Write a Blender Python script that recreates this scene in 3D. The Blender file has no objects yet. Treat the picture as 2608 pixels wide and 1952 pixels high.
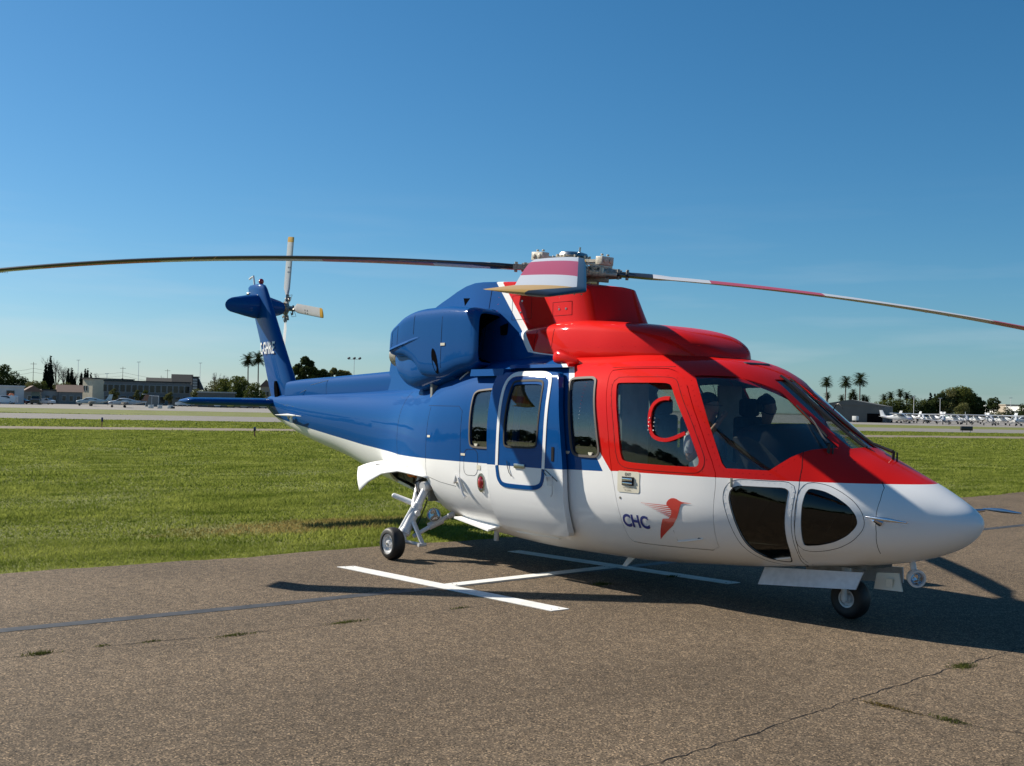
import bpy, bmesh, math, random
import numpy as np
from mathutils import Vector, Matrix
from mathutils.bvhtree import BVHTree

scene = bpy.context.scene
col = scene.collection

# ------------------------------------------------------------------ camera, sky, sun, exposure
CAM = Vector((4.376, -8.276, 1.754))
CR = Vector((0.6279712, 0.77794231, 0.02139919))
CU = Vector((0.00364326, -0.03043542, 0.9995301))
CF = Vector((-0.77822805, 0.62759815, 0.02194681))
camd = bpy.data.cameras.new('camera')
cam = bpy.data.objects.new('camera', camd); col.objects.link(cam)
camd.sensor_width = 36.0; camd.sensor_fit = 'HORIZONTAL'; camd.lens = 36.0*2801.1/2608
camd.clip_start = 0.05; camd.clip_end = 9000
m = Matrix((CR, CU, -CF)).transposed().to_4x4(); m.translation = CAM
cam.matrix_world = m
scene.camera = cam

SUN_DIR = Vector((1.31, 0.54, -1.0)).normalized()      # direction the light travels
world = bpy.data.worlds.new('World'); scene.world = world; world.use_nodes = True
wn = world.node_tree; wn.nodes.clear()
sky = wn.nodes.new('ShaderNodeTexSky'); sky.sky_type = 'NISHITA'; sky.sun_disc = False
sky.sun_elevation = math.asin(-SUN_DIR.z)
sky.sun_rotation = math.atan2(-SUN_DIR.x, -SUN_DIR.y)
sky.altitude = 60; sky.air_density = 1.0; sky.dust_density = 0.3; sky.ozone_density = 6.0
bg = wn.nodes.new('ShaderNodeBackground'); bg.inputs[1].default_value = 0.079
wo = wn.nodes.new('ShaderNodeOutputWorld')
# thin high cirrus low in the sky, mixed into the sky itself
tc = wn.nodes.new('ShaderNodeTexCoord')
sep = wn.nodes.new('ShaderNodeSeparateXYZ'); wn.links.new(tc.outputs['Generated'], sep.inputs[0])
mp = wn.nodes.new('ShaderNodeMapping'); mp.inputs['Scale'].default_value = (1.6, 1.6, 16); wn.links.new(tc.outputs['Generated'], mp.inputs[0])
nz = wn.nodes.new('ShaderNodeTexNoise'); nz.inputs['Scale'].default_value = 2.6; nz.inputs['Detail'].default_value = 6; wn.links.new(mp.outputs[0], nz.inputs['Vector'])
cr = wn.nodes.new('ShaderNodeValToRGB'); cr.color_ramp.elements[0].position = .47; cr.color_ramp.elements[1].position = .75; wn.links.new(nz.outputs[0], cr.inputs[0])
er = wn.nodes.new('ShaderNodeValToRGB'); e = er.color_ramp.elements; e[0].position = 0.0; e[0].color = (1, 1, 1, 1); e[1].position = .2; e[1].color = (0, 0, 0, 1)
wn.links.new(sep.outputs[2], er.inputs[0])
mu = wn.nodes.new('ShaderNodeMath'); mu.operation = 'MULTIPLY'; wn.links.new(cr.outputs[0], mu.inputs[0]); wn.links.new(er.outputs[0], mu.inputs[1])
mu2 = wn.nodes.new('ShaderNodeMath'); mu2.operation = 'MULTIPLY'; mu2.inputs[1].default_value = .30; wn.links.new(mu.outputs[0], mu2.inputs[0])
mx = wn.nodes.new('ShaderNodeMix'); mx.data_type = 'RGBA'; mx.inputs[7].default_value = (5.6, 6.0, 6.3, 1)
# the clear, slightly dry air of the photograph: deepen the sky's red more than its blue
ssp = wn.nodes.new('ShaderNodeSeparateColor'); scb = wn.nodes.new('ShaderNodeCombineColor'); wn.links.new(sky.outputs[0], ssp.inputs[0])
for i, (g, k) in enumerate(((1.40, .305), (1.05, .655), (1.0, .77))):
    pw = wn.nodes.new('ShaderNodeMath'); pw.operation = 'POWER'; pw.inputs[1].default_value = g; wn.links.new(ssp.outputs[i], pw.inputs[0])
    ml = wn.nodes.new('ShaderNodeMath'); ml.operation = 'MULTIPLY'; ml.inputs[1].default_value = k; wn.links.new(pw.outputs[0], ml.inputs[0])
    mn = wn.nodes.new('ShaderNodeMath'); mn.operation = 'MINIMUM'; mn.inputs[1].default_value = (4.6, 6.0, 6.8)[i]; wn.links.new(ml.outputs[0], mn.inputs[0]); wn.links.new(mn.outputs[0], scb.inputs[i])
wn.links.new(mu2.outputs[0], mx.inputs[0]); wn.links.new(scb.outputs[0], mx.inputs[6])
wn.links.new(mx.outputs[2], bg.inputs[0]); wn.links.new(bg.outputs[0], wo.inputs[0])

sund = bpy.data.lights.new('sun', 'SUN'); sund.energy = 5.0; sund.angle = math.radians(0.53); sund.color = (1.0, .92, .80)
sun = bpy.data.objects.new('sun', sund); col.objects.link(sun)
sun.rotation_euler = SUN_DIR.to_track_quat('-Z', 'Y').to_euler(); sun.location = (0, 0, 60)

scene.view_settings.view_transform = 'Standard'; scene.view_settings.look = 'None'
scene.view_settings.exposure = 0.66; scene.view_settings.gamma = 1.0; scene.view_settings.use_curve_mapping = False
scene.render.engine = 'CYCLES'
scene.cycles.max_bounces = 8; scene.cycles.transparent_max_bounces = 16

# ------------------------------------------------------------------ helpers
rnd = random.Random(7)
def tag(o, label=None, cat=None, group=None, kind=None):
    if label: o['label'] = label
    if cat: o['category'] = cat
    if group: o['group'] = group
    if kind: o['kind'] = kind
    return o
def link(o, parent=None):
    col.objects.link(o)
    if parent is not None: o.parent = parent
    return o
def empty(name, loc=(0, 0, 0), rz=0, parent=None):
    o = bpy.data.objects.new(name, None); o.location = loc; o.rotation_euler = (0, 0, rz); o.empty_display_size = .3
    return link(o, parent)
def copy_tree(o, parent=None):
    c = o.copy(); col.objects.link(c); c.parent = parent
    for k in ('label', 'group'):
        if parent is None and k in c: del c[k]
    for ch in [x for x in bpy.data.objects if x.parent is o]: copy_tree(ch, c)
    return c

class MB:
    def __init__(s): s.v = []; s.f = []; s.m = []
    def add(s, V, F, m=0):
        b = len(s.v); s.v += [tuple(p) for p in V]; s.f += [tuple(i+b for i in f) for f in F]; s.m += [m]*len(F); return s
    def box(s, c, d, m=0, R=None):
        x, y, z = d[0]/2, d[1]/2, d[2]/2
        V = [Vector((a, b, e)) for a in (-x, x) for b in (-y, y) for e in (-z, z)]
        if R is not None: V = [R @ p for p in V]
        V = [p+Vector(c) for p in V]
        return s.add(V, [(0, 1, 3, 2), (4, 6, 7, 5), (0, 4, 5, 1), (2, 3, 7, 6), (0, 2, 6, 4), (1, 5, 7, 3)], m)
    def cyl(s, a, b, r0, r1=None, n=12, m=0, cap=True):
        a, b = Vector(a), Vector(b); r1 = r0 if r1 is None else r1
        d = (b-a).normalized(); u = d.orthogonal().normalized(); w = d.cross(u)
        V = []
        for p, r in ((a, r0), (b, r1)):
            for i in range(n):
                t = 2*math.pi*i/n; V.append(p+(u*math.cos(t)+w*math.sin(t))*r)
        F = [(i, (i+1) % n, n+(i+1) % n, n+i) for i in range(n)]
        if cap: F += [tuple(range(n))[::-1], tuple(range(n, 2*n))]
        return s.add(V, F, m)
    def lathe(s, c, axis, prof, n=20, m=0, ms=None):
        # prof: list of (along axis, radius)
        c = Vector(c); d = Vector(axis).normalized(); u = d.orthogonal().normalized(); w = d.cross(u); V = []; k = len(prof)
        for (h, r) in prof:
            for i in range(n):
                t = 2*math.pi*i/n; V.append(c+d*h+(u*math.cos(t)+w*math.sin(t))*max(r, 1e-4))
        b = len(s.v); s.v += [tuple(p) for p in V]
        for j in range(k-1):
            for i in range(n):
                s.f.append((b+j*n+i, b+j*n+(i+1) % n, b+(j+1)*n+(i+1) % n, b+(j+1)*n+i)); s.m.append(ms[j] if ms else m)
        return s
    def tube(s, pts, r, n=8, m=0, closed=False):
        pts = [Vector(p) for p in pts]; k = len(pts); V = []; rs = r if isinstance(r, (list, tuple)) else [r]*k
        up = None
        for i, p in enumerate(pts):
            if closed: d = (pts[(i+1) % k]-pts[i-1]).normalized()
            else: d = (pts[min(i+1, k-1)]-pts[max(i-1, 0)]).normalized()
            u = d.orthogonal().normalized() if up is None else (up-d*up.dot(d)).normalized()
            up = u; w = d.cross(u)
            for j in range(n):
                t = 2*math.pi*j/n; V.append(p+(u*math.cos(t)+w*math.sin(t))*rs[i])
        F = []
        for i in range(k if closed else k-1):
            for j in range(n): F.append((i*n+j, i*n+(j+1) % n, ((i+1) % k)*n+(j+1) % n, ((i+1) % k)*n+j))
        if not closed: F += [tuple(range(n))[::-1], tuple(range((k-1)*n, k*n))]
        return s.add(V, F, m)
    def sphere(s, c, r, n=10, m=0, sc=(1, 1, 1)):
        prof = [(-math.cos(math.pi*i/n)*r, math.sin(math.pi*i/n)*r) for i in range(n+1)]
        b = len(s.v); s.lathe((0, 0, 0), (0, 0, 1), prof, n*2 if n < 8 else 16, m)
        for i in range(b, len(s.v)): p = s.v[i]; s.v[i] = (p[0]*sc[0]+c[0], p[1]*sc[1]+c[1], p[2]*sc[2]+c[2])
        return s
    def loft(s, rings, m=0, cap=True, ms=None):
        n = len(rings[0]); b = len(s.v)
        for r in rings: s.v += [tuple(p) for p in r]
        for j in range(len(rings)-1):
            for i in range(n):
                s.f.append((b+j*n+i, b+j*n+(i+1) % n, b+(j+1)*n+(i+1) % n, b+(j+1)*n+i)); s.m.append(ms[j] if ms else m)
        if cap:
            s.f.append(tuple(b+i for i in range(n))[::-1]); s.m.append(ms[0] if ms else m)
            k = b+(len(rings)-1)*n; s.f.append(tuple(k+i for i in range(n))); s.m.append(ms[-1] if ms else m)
        return s
    def build(s, name, mats, parent=None, smooth=True, ang=38, bevel=0):
        me = bpy.data.meshes.new(name); me.from_pydata(s.v, [], s.f)
        for mt in (mats if isinstance(mats, (list, tuple)) else [mats]): me.materials.append(mt)
        me.polygons.foreach_set('material_index', s.m)
        bm = bmesh.new(); bm.from_mesh(me); bmesh.ops.recalc_face_normals(bm, faces=bm.faces)
        if bevel:
            bmesh.ops.bevel(bm, geom=[e for e in bm.edges if len(e.link_faces) == 2 and e.calc_face_angle(0) > .6], offset=bevel, segments=2, affect='EDGES', profile=.5)
        bm.to_mesh(me); bm.free()
        if smooth:
            me.polygons.foreach_set('use_smooth', [True]*len(me.polygons)); me.set_sharp_from_angle(angle=math.radians(ang))
        me.update()
        return link(bpy.data.objects.new(name, me), parent)

def N(nt, t, **kw):
    n = nt.nodes.new(t)
    for k, v in kw.items(): setattr(n, k, v)
    return n
def newmat(name):
    m = bpy.data.materials.new(name); m.use_nodes = True
    nt = m.node_tree; return m, nt, nt.nodes['Principled BSDF']
def mat(name, c, rough=.5, metal=0, coat=0, var=0, vscale=8, bump=0, bscale=60, spec=None, emit=None):
    m, nt, p = newmat(name)
    p.inputs['Base Color'].default_value = (*c, 1); p.inputs['Roughness'].default_value = rough; p.inputs['Metallic'].default_value = metal
    if coat: p.inputs['Coat Weight'].default_value = coat; p.inputs['Coat Roughness'].default_value = .04
    if spec is not None: p.inputs['Specular IOR Level'].default_value = spec
    if emit: p.inputs['Emission Color'].default_value = (*emit[0], 1); p.inputs['Emission Strength'].default_value = emit[1]
    if var or bump:
        t = N(nt, 'ShaderNodeTexCoord')
    if var:
        n = N(nt, 'ShaderNodeTexNoise'); n.inputs['Scale'].default_value = vscale; n.inputs['Detail'].default_value = 6; nt.links.new(t.outputs['Object'], n.inputs['Vector'])
        mr = N(nt, 'ShaderNodeMapRange'); mr.inputs[1].default_value = .3; mr.inputs[2].default_value = .7; mr.inputs[3].default_value = 1-var; mr.inputs[4].default_value = 1+var
        nt.links.new(n.outputs[0], mr.inputs[0])
        mm = N(nt, 'ShaderNodeVectorMath', operation='SCALE'); mm.inputs[0].default_value = c; nt.links.new(mr.outputs[0], mm.inputs['Scale'])
        nt.links.new(mm.outputs[0], p.inputs['Base Color'])
    if bump:
        n = N(nt, 'ShaderNodeTexNoise'); n.inputs['Scale'].default_value = bscale; n.inputs['Detail'].default_value = 4; nt.links.new(t.outputs['Object'], n.inputs['Vector'])
        b = N(nt, 'ShaderNodeBump'); b.inputs['Strength'].default_value = bump; b.inputs['Distance'].default_value = .02; nt.links.new(n.outputs[0], b.inputs['Height']); nt.links.new(b.outputs[0], p.inputs['Normal'])
    return m

M = {}
BLUE = (.0005, .066, .245); RED = (.64, .012, .009); WHITE = (.86, .86, .845)
def paint(name, c): return mat(name, c, .6, 0, .36, spec=.02)
M['blue'] = paint('blue_paint', BLUE); M['red'] = paint('red_paint', RED); M['white'] = paint('white_paint', WHITE)
M['gearwhite'] = mat('gear_white', (.66, .66, .66), .35, 0, .3, var=.12, vscale=14)
M['rubber'] = mat('tyre_rubber', (.012, .012, .013), .55, var=.3, vscale=12, bump=.1)
M['black'] = mat('black_plastic', (.012, .012, .014), .4)
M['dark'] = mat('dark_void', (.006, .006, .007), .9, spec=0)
M['steel'] = mat('steel', (.45, .44, .42), .3, 1, var=.15)
M['chrome'] = mat('chrome', (.62, .63, .66), .12, 1)
M['hub'] = mat('hub_cream_paint', (.55, .50, .40), .45, 0, .2, var=.25, vscale=25, bump=.15)
M['hubgrey'] = mat('hub_grey_metal', (.34, .32, .28), .42, .25, var=.35, vscale=30, bump=.2)
M['liner'] = mat('cabin_liner', (.30, .31, .29), .8, var=.15)
M['seat'] = mat('seat_fabric', (.05, .055, .065), .9, var=.25, vscale=30, bump=.2)
M['panelgrey'] = mat('panel_grey', (.045, .048, .05), .38)
M['seam'] = mat('seam_black', (.02, .02, .022), .9, spec=.1)
M['frame'] = mat('window_frame', (.10, .085, .075), .7)
M['seal'] = mat('window_seal', (.02, .02, .02), .8)
M['ivory'] = mat('ivory_plastic', (.72, .68, .55), .4)
M['logored'] = mat('logo_red', (.62, .05, .035), .35, 0, .6)
M['logoblue'] = mat('logo_blue', (.02, .035, .22), .35, 0, .6)
M['print'] = mat('black_print', (.02, .02, .02), .5)
M['orange'] = mat('orange_plastic', (.75, .2, .03), .45)
M['bay'] = mat('bay_grey', (.15, .14, .12), .7, var=.4, vscale=12)
M['beacon'] = mat('beacon_red', (.35, .01, .02), .1, 0, .8)
M['yellow'] = mat('tip_yellow', (.72, .40, .05), .4, 0, .3)
M['skin'] = mat('skin', (.42, .23, .16), .55, var=.1)
M['hair'] = mat('hair', (.025, .018, .013), .6, bump=.4, bscale=120)
M['shirt'] = mat('white_shirt', (.70, .72, .76), .8, var=.06, bump=.2, bscale=18)
M['navy'] = mat('navy_trousers', (.02, .025, .05), .85, var=.2)

def glass(name, tint, ior=1.5, rough=.0, extra=0.0):
    m, nt, p = newmat(name); nt.nodes.remove(p); o = nt.nodes['Material Output']
    t = N(nt, 'ShaderNodeBsdfTransparent'); t.inputs[0].default_value = (*tint, 1)
    g = N(nt, 'ShaderNodeBsdfGlossy'); g.inputs['Roughness'].default_value = rough; g.inputs[0].default_value = (.95, .97, 1, 1)
    f = N(nt, 'ShaderNodeFresnel'); ge = N(nt, 'ShaderNodeNewGeometry'); mr = N(nt, 'ShaderNodeMapRange'); mr.inputs[3].default_value = ior; mr.inputs[4].default_value = 1/ior
    nt.links.new(ge.outputs['Backfacing'], mr.inputs[0]); nt.links.new(mr.outputs[0], f.inputs[0])      # the same reflection from both faces of the thin pane
    a = N(nt, 'ShaderNodeMath', operation='ADD'); a.inputs[1].default_value = extra; a.use_clamp = True; nt.links.new(f.outputs[0], a.inputs[0])
    x = N(nt, 'ShaderNodeMixShader'); nt.links.new(a.outputs[0], x.inputs[0]); nt.links.new(t.outputs[0], x.inputs[1]); nt.links.new(g.outputs[0], x.inputs[2]); nt.links.new(x.outputs[0], o.inputs[0])
    return m
M['glass'] = glass('cockpit_glass', (.80, .83, .82))
M['glassdark'] = glass('tinted_glass', (.30, .30, .28), 1.5)
M['glasscabin'] = glass('cabin_glass', (.74, .76, .72), 1.5, extra=.05)
M['lens'] = glass('lens_glass', (.9, .9, .92))
M['cessglass'] = mat('aircraft_window', (.05, .07, .09), .08, 0, .5)

# ------------------------------------------------------------------ ground, runways, grass
def spot(b, d):
    """ground point on the bearing b (offset from the view axis in units of focal length * 2801) at distance d"""
    v = CF*2801+CR*(b-1304); p = CAM+v*(d/2801); return Vector((p.x, p.y, 0))

def ground_mat(name, c1, c2, scale, rough=.9, bump=.3, fine=None, fs=300, big=None):
    m, nt, p = newmat(name); L = nt.links.new
    t = N(nt, 'ShaderNodeTexCoord'); n = N(nt, 'ShaderNodeTexNoise'); n.inputs['Scale'].default_value = scale; n.inputs['Detail'].default_value = 8; n.inputs['Roughness'].default_value = .65
    L(t.outputs['Object'], n.inputs['Vector'])
    r = N(nt, 'ShaderNodeValToRGB'); r.color_ramp.elements[0].position = .35; r.color_ramp.elements[1].position = .68
    r.color_ramp.elements[0].color = (*c1, 1); r.color_ramp.elements[1].color = (*c2, 1); L(n.outputs[0], r.inputs[0]); out = r.outputs[0]
    if fine:
        v = N(nt, 'ShaderNodeTexVoronoi'); v.inputs['Scale'].default_value = fs; L(t.outputs['Object'], v.inputs['Vector'])
        h = N(nt, 'ShaderNodeSeparateColor'); L(v.outputs['Color'], h.inputs[0])
        r2 = N(nt, 'ShaderNodeValToRGB'); el = r2.color_ramp.elements
        el[0].position = 0; el[0].color = (fine[0], fine[0], fine[0], 1); el[1].position = 1; el[1].color = (fine[1], fine[1]*.95, fine[1]*.87, 1)
        e = el.new(.45); e.color = (.75, .75, .75, 1); e = el.new(.85); e.color = (1.1, 1.07, 1.02, 1); L(h.outputs[0], r2.inputs[0])
        x = N(nt, 'ShaderNodeMix', data_type='RGBA', blend_type='MULTIPLY'); x.inputs[0].default_value = 1; L(out, x.inputs[6]); L(r2.outputs[0], x.inputs[7]); out = x.outputs[2]
        b = N(nt, 'ShaderNodeBump'); b.inputs['Strength'].default_value = bump; b.inputs['Distance'].default_value = .006; L(h.outputs[1], b.inputs['Height']); L(b.outputs[0], p.inputs['Normal'])
    if big:
        n3 = N(nt, 'ShaderNodeTexNoise'); n3.inputs['Scale'].default_value = big[0]; n3.inputs['Detail'].default_value = 5; L(t.outputs['Object'], n3.inputs['Vector'])
        mr = N(nt, 'ShaderNodeMapRange'); mr.inputs[1].default_value = .35; mr.inputs[2].default_value = .65; mr.inputs[3].default_value = big[1]; mr.inputs[4].default_value = big[2]; L(n3.outputs[0], mr.inputs[0])
        sc = N(nt, 'ShaderNodeVectorMath', operation='SCALE'); L(out, sc.inputs[0]); L(mr.outputs[0], sc.inputs['Scale']); out = sc.outputs[0]
    L(out, p.inputs['Base Color']); p.inputs['Roughness'].default_value = rough; p.inputs['Specular IOR Level'].default_value = .25
    return m
M['asphalt'] = ground_mat('asphalt_old', (.130, .097, .064), (.196, .150, .103), 9, .93, 1.0, (.16, 2.5), 120, (.45, .82, 1.12))
M['earth'] = ground_mat('grass_earth', (.10, .115, .022), (.18, .19, .05), 3.2, .95, .3, None, 0, (.25, .8, 1.2))
M['farland'] = ground_mat('far_land', (.08, .09, .05), (.14, .13, .09), .05)
M['taxi'] = ground_mat('taxiway_asphalt', (.165, .155, .14), (.225, .21, .19), .6)
M['apron'] = ground_mat('apron_concrete', (.20, .188, .17), (.27, .253, .232), .2)
M['dirt'] = ground_mat('dirt_verge', (.16, .13, .09), (.24, .20, .15), 1.2)
M['line'] = ground_mat('white_line_paint', (.66, .66, .62), (.80, .80, .77), 14, .7, .3, None, 0, (3, .92, 1.03))
M['sealer'] = ground_mat('crack_sealer', (.030, .032, .036), (.07, .07, .072), 6, .6)

def sheet(name, pts, z, m, parent=None, t=0):
    b = MB(); n = len(pts)
    if t:
        b.add([(x, y, z) for x, y in pts]+[(x, y, z-t) for x, y in pts], [tuple(range(n))]+[(i, i+n, (i+1) % n+n, (i+1) % n) for i in range(n)])
    else: b.add([(x, y, z) for x, y in pts], [tuple(range(n))])
    return b.build(name, m, parent, smooth=False)
S = lambda o: tag(o, kind='structure')
S(sheet('ground', [(-4200, -3000), (900, -3000), (900, 4200), (-4200, 4200)], -.06, M['farland']))
r2 = random.Random(3)
def edge_x(y): return -7.22-max(0, y-1)*.066+.05*math.sin(y*1.7)+.03*math.sin(y*4.3+1)+.02*math.sin(y*11)
ey = [-80+i*.25 for i in range(int(200/.25))]
S(sheet('asphalt_pavement', [(edge_x(y), y) for y in ey]+[(90, 120), (90, -80)], 0, M['asphalt'], t=.055))
def dl(y, a): x0, y0, k = a; return x0+(y-y0)*k
LN = dict(df=(-66.4, 9.3, .2205), dn=(-61.1, 8.0, .2388), tf=(-124, 23.6, .362), tn=(-92.4, 15.8, .325), ap=(-183.5, 38.4, .544))
y0, y1 = -160, 700
S(sheet('grass_field', [(90, -80), (90, -160), (dl(y0, LN['ap']), y0), (dl(-160, LN['ap']), -160), (dl(330, LN['ap']), 330), (90, 330)], -.045, M['earth']))
def strip(name, a, b, z, m, ya=-160, yb=320):
    return S(sheet(name, [(dl(ya, LN[a]), ya), (dl(yb, LN[a]), yb), (dl(yb, LN[b]), yb), (dl(ya, LN[b]), ya)], z, m))
strip('dirt_path', 'df', 'dn', -.035, M['dirt'])
strip('taxiway', 'tf', 'tn', -.035, M['taxi'])
S(sheet('apron', [(dl(-200, LN['ap']), -200), (dl(330, LN['ap']), 330), (-60, 520), (-260, 900), (-700, 900), (-700, -200)], -.035, M['apron']))

# helipad H of white strips, each its own painted strip
bar1 = [(-5.98, -2.28), (-5.93, -2.09), (-2.79, -1.80), (-2.80, -2.00)]
bar2 = [(-6.05, .12), (-6.05, .31), (-2.95, .70), (-2.96, .51)]
cross = [(-4.46, -2.135), (-4.30, -2.12), (-4.37, .315), (-4.54, .30)]
for nm, q, lb in (('marking_strip', bar1, 'long white strip of the H marking, sunlit and nearest the viewer'), ('marking_strip', bar2, 'white strip of the H marking lying in the shade under the belly'), ('marking_strip', cross, 'short white crossbar between the two long strips of the H')):
    if q is cross: q = [(-4.46, -1.945), (-4.31, -1.935), (-4.385, .33), (-4.54, .31)]
    o = tag(sheet(nm, q, .006, M['line'], t=.005), lb, 'ground marking', 'white strips of the H marking')
    if q is not cross:
        for e in (0, 2):
            p0, p1 = Vector((*q[e], 0)), Vector((*q[e+1], 0)); mid = (p0+p1)/2; inw = ((Vector((*q[(e+2) % 4], 0))+Vector((*q[(e+3) % 4], 0)))/2-mid).normalized()
            for k in (.3, .72):
                c = p0.lerp(p1, k)+inw*.06; b = MB(); b.cyl((c.x, c.y, .0055), (c.x, c.y, .0075), .008, n=8); b.build('bolt', M['seam'], o)
def ribbon(name, pts, w, z, m, jit=.02, seed=1, parent=None):
    rr = random.Random(seed); P = []
    for i in range(len(pts)-1):
        a, c = Vector(pts[i]), Vector(pts[i+1]); n = max(2, int((c-a).length/.06))
        for k in range(n): P.append(a.lerp(c, k/n)+Vector((rr.uniform(-jit, jit), rr.uniform(-jit, jit))))
    P.append(Vector(pts[-1])); b = MB(); V = []
    for i, p in enumerate(P):
        d = (P[min(i+1, len(P)-1)]-P[max(i-1, 0)]).normalized(); nn = Vector((-d.y, d.x)); ww = w*rr.uniform(.35, 1.2) if jit > .006 else w
        V += [(p.x+nn.x*ww, p.y+nn.y*ww, z), (p.x-nn.x*ww, p.y-nn.y*ww, z)]
    b.add(V, [(2*i, 2*i+2, 2*i+3, 2*i+1) for i in range(len(P)-1)]); return b.build(name, m, parent, smooth=False)
S(ribbon('sealed_joint', [(-4.42, -14), (-4.44, -6.0), (-4.35, -3.83), (-4.35, -3.02), (-4.32, -2.35), (-4.38, 0.6), (-4.40, 12)], .075, .0025, M['sealer'], .004, 5))
S(ribbon('pavement_crack', [(-3.5, -12), (-3.5, -6.05), (-3.47, -5.27), (-3.37, -4.68), (-3.33, -3.83), (-3.35, -3.42), (-3.33, -2.59), (-3.36, -1.5), (-3.6, .4)], .004, .002, M['seam'], .012, 6))
S(ribbon('pavement_crack', [(.60, -7), (.56, -4.14), (.55, -3.8), (.51, -3.3), (.42, -2.32), (.38, -1.76), (.33, -1.13), (.28, .12), (.2, 4)], .0045, .002, M['seam'], .014, 7))
S(ribbon('pavement_crack', [(.42, -2.33), (.71, -2.31), (.93, -2.29), (1.19, -2.26), (1.40, -2.17), (3, -2.0)], .004, .002, M['seam'], .014, 8))

# grass
def leafmat(name, c1, c2, scale, trans=.35, dry=None, sp=.3):
    m, nt, p = newmat(name); L = nt.links.new; nt.nodes.remove(p); o = nt.nodes['Material Output']
    t = N(nt, 'ShaderNodeTexCoord'); n = N(nt, 'ShaderNodeTexNoise'); n.inputs['Scale'].default_value = scale; n.inputs['Detail'].default_value = 7; n.inputs['Roughness'].default_value = .62; mpp = N(nt, 'ShaderNodeMapping'); mpp.inputs['Scale'].default_value = (1, .45, 1) if dry else (1, 1, 1); L(t.outputs['Object'], mpp.inputs[0]); L(mpp.outputs[0], n.inputs['Vector'])
    r = N(nt, 'ShaderNodeValToRGB'); r.color_ramp.elements[0].position = .36; r.color_ramp.elements[1].position = .62
    r.color_ramp.elements[0].color = (*c1, 1); r.color_ramp.elements[1].color = (*c2, 1); L(n.outputs[0], r.inputs[0]); out = r.outputs[0]
    if dry:
        # a dried straw-coloured patch of the field
        s = N(nt, 'ShaderNodeVectorMath', operation='SUBTRACT'); L(t.outputs['Object'], s.inputs[0]); s.inputs[1].default_value = dry[0]
        d = N(nt, 'ShaderNodeVectorMath', operation='MULTIPLY'); L(s.outputs[0], d.inputs[0]); d.inputs[1].default_value = dry[1]
        ln = N(nt, 'ShaderNodeVectorMath', operation='LENGTH'); L(d.outputs[0], ln.inputs[0])
        n2 = N(nt, 'ShaderNodeTexNoise'); n2.inputs['Scale'].default_value = 2.5; L(t.outputs['Object'], n2.inputs['Vector'])
        a = N(nt, 'ShaderNodeMath', operation='MULTIPLY_ADD'); L(n2.outputs[0], a.inputs[0]); a.inputs[1].default_value = 1.2; L(ln.outputs[1], a.inputs[2])
        mr = N(nt, 'ShaderNodeMapRange'); mr.inputs[1].default_value = 1.2; mr.inputs[2].default_value = 1.75; mr.inputs[3].default_value = .8; mr.inputs[4].default_value = 0; L(a.outputs[0], mr.inputs[0])
        x = N(nt, 'ShaderNodeMix', data_type='RGBA'); L(mr.outputs[0], x.inputs[0]); L(out, x.inputs[6]); x.inputs[7].default_value = (.30, .215, .09, 1); out = x.outputs[2]
    df = N(nt, 'ShaderNodeBsdfDiffuse'); tr = N(nt, 'ShaderNodeBsdfTranslucent'); L(out, df.inputs[0]); L(out, tr.inputs[0])
    x1 = N(nt, 'ShaderNodeMixShader'); x1.inputs[0].default_value = trans; L(df.outputs[0], x1.inputs[1]); L(tr.outputs[0], x1.inputs[2]); L(x1.outputs[0], o.inputs[0])
    return m
M['grass'] = leafmat('grass_blades', (.120, .162, .023), (.285, .315, .070), 1.3, .45, ((-9.9, -.4, 0), (1.25, .42, 1)))
def np_mesh(name, V, tri, m, parent=None):
    me = bpy.data.meshes.new(name); nv, nf = len(V), len(tri)
    me.vertices.add(nv); me.vertices.foreach_set('co', np.asarray(V, np.float32).ravel())
    me.loops.add(nf*3); me.loops.foreach_set('vertex_index', np.asarray(tri, np.int32).ravel())
    me.polygons.add(nf); me.polygons.foreach_set('loop_start', np.arange(0, nf*3, 3, dtype=np.int32))
    me.update(calc_edges=True); me.materials.append(m)
    return link(bpy.data.objects.new(name, me), parent)
rg = np.random.default_rng(11)
def blades(xy, h, w):
    n = len(xy); a = rg.uniform(0, 2*np.pi, n); hh = h*rg.uniform(.45, 1.25, n); ww = w*rg.uniform(.6, 1.3, n)
    ln = rg.uniform(.3, 1.7, n)*hh; b = a+rg.uniform(-1, 1, n)+np.pi/2
    base = np.column_stack([xy, np.full(n, -.045)]); dx = np.column_stack([np.cos(a)*ww, np.sin(a)*ww, np.zeros(n)])
    tip = base+np.column_stack([np.cos(b)*ln, np.sin(b)*ln, hh])
    V = np.empty((n*3, 3)); V[0::3] = base-dx; V[1::3] = base+dx; V[2::3] = tip
    return V
def in_view(x, y, dmin, dmax, margin=1.12):
    dx, dy = x-CAM.x, y-CAM.y; d = dx*CF.x+dy*CF.y; s = dx*CR.x+dy*CR.y
    return (d > dmin) & (d < dmax) & (abs(s) < d*.4655*margin+1.5)
def patchy(x, y): return .5+.25*np.sin(x*.9+1.3*np.sin(y*.5))+.25*np.sin(y*1.1+x*.35+2*np.sin(x*.21))
GV = []
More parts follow.
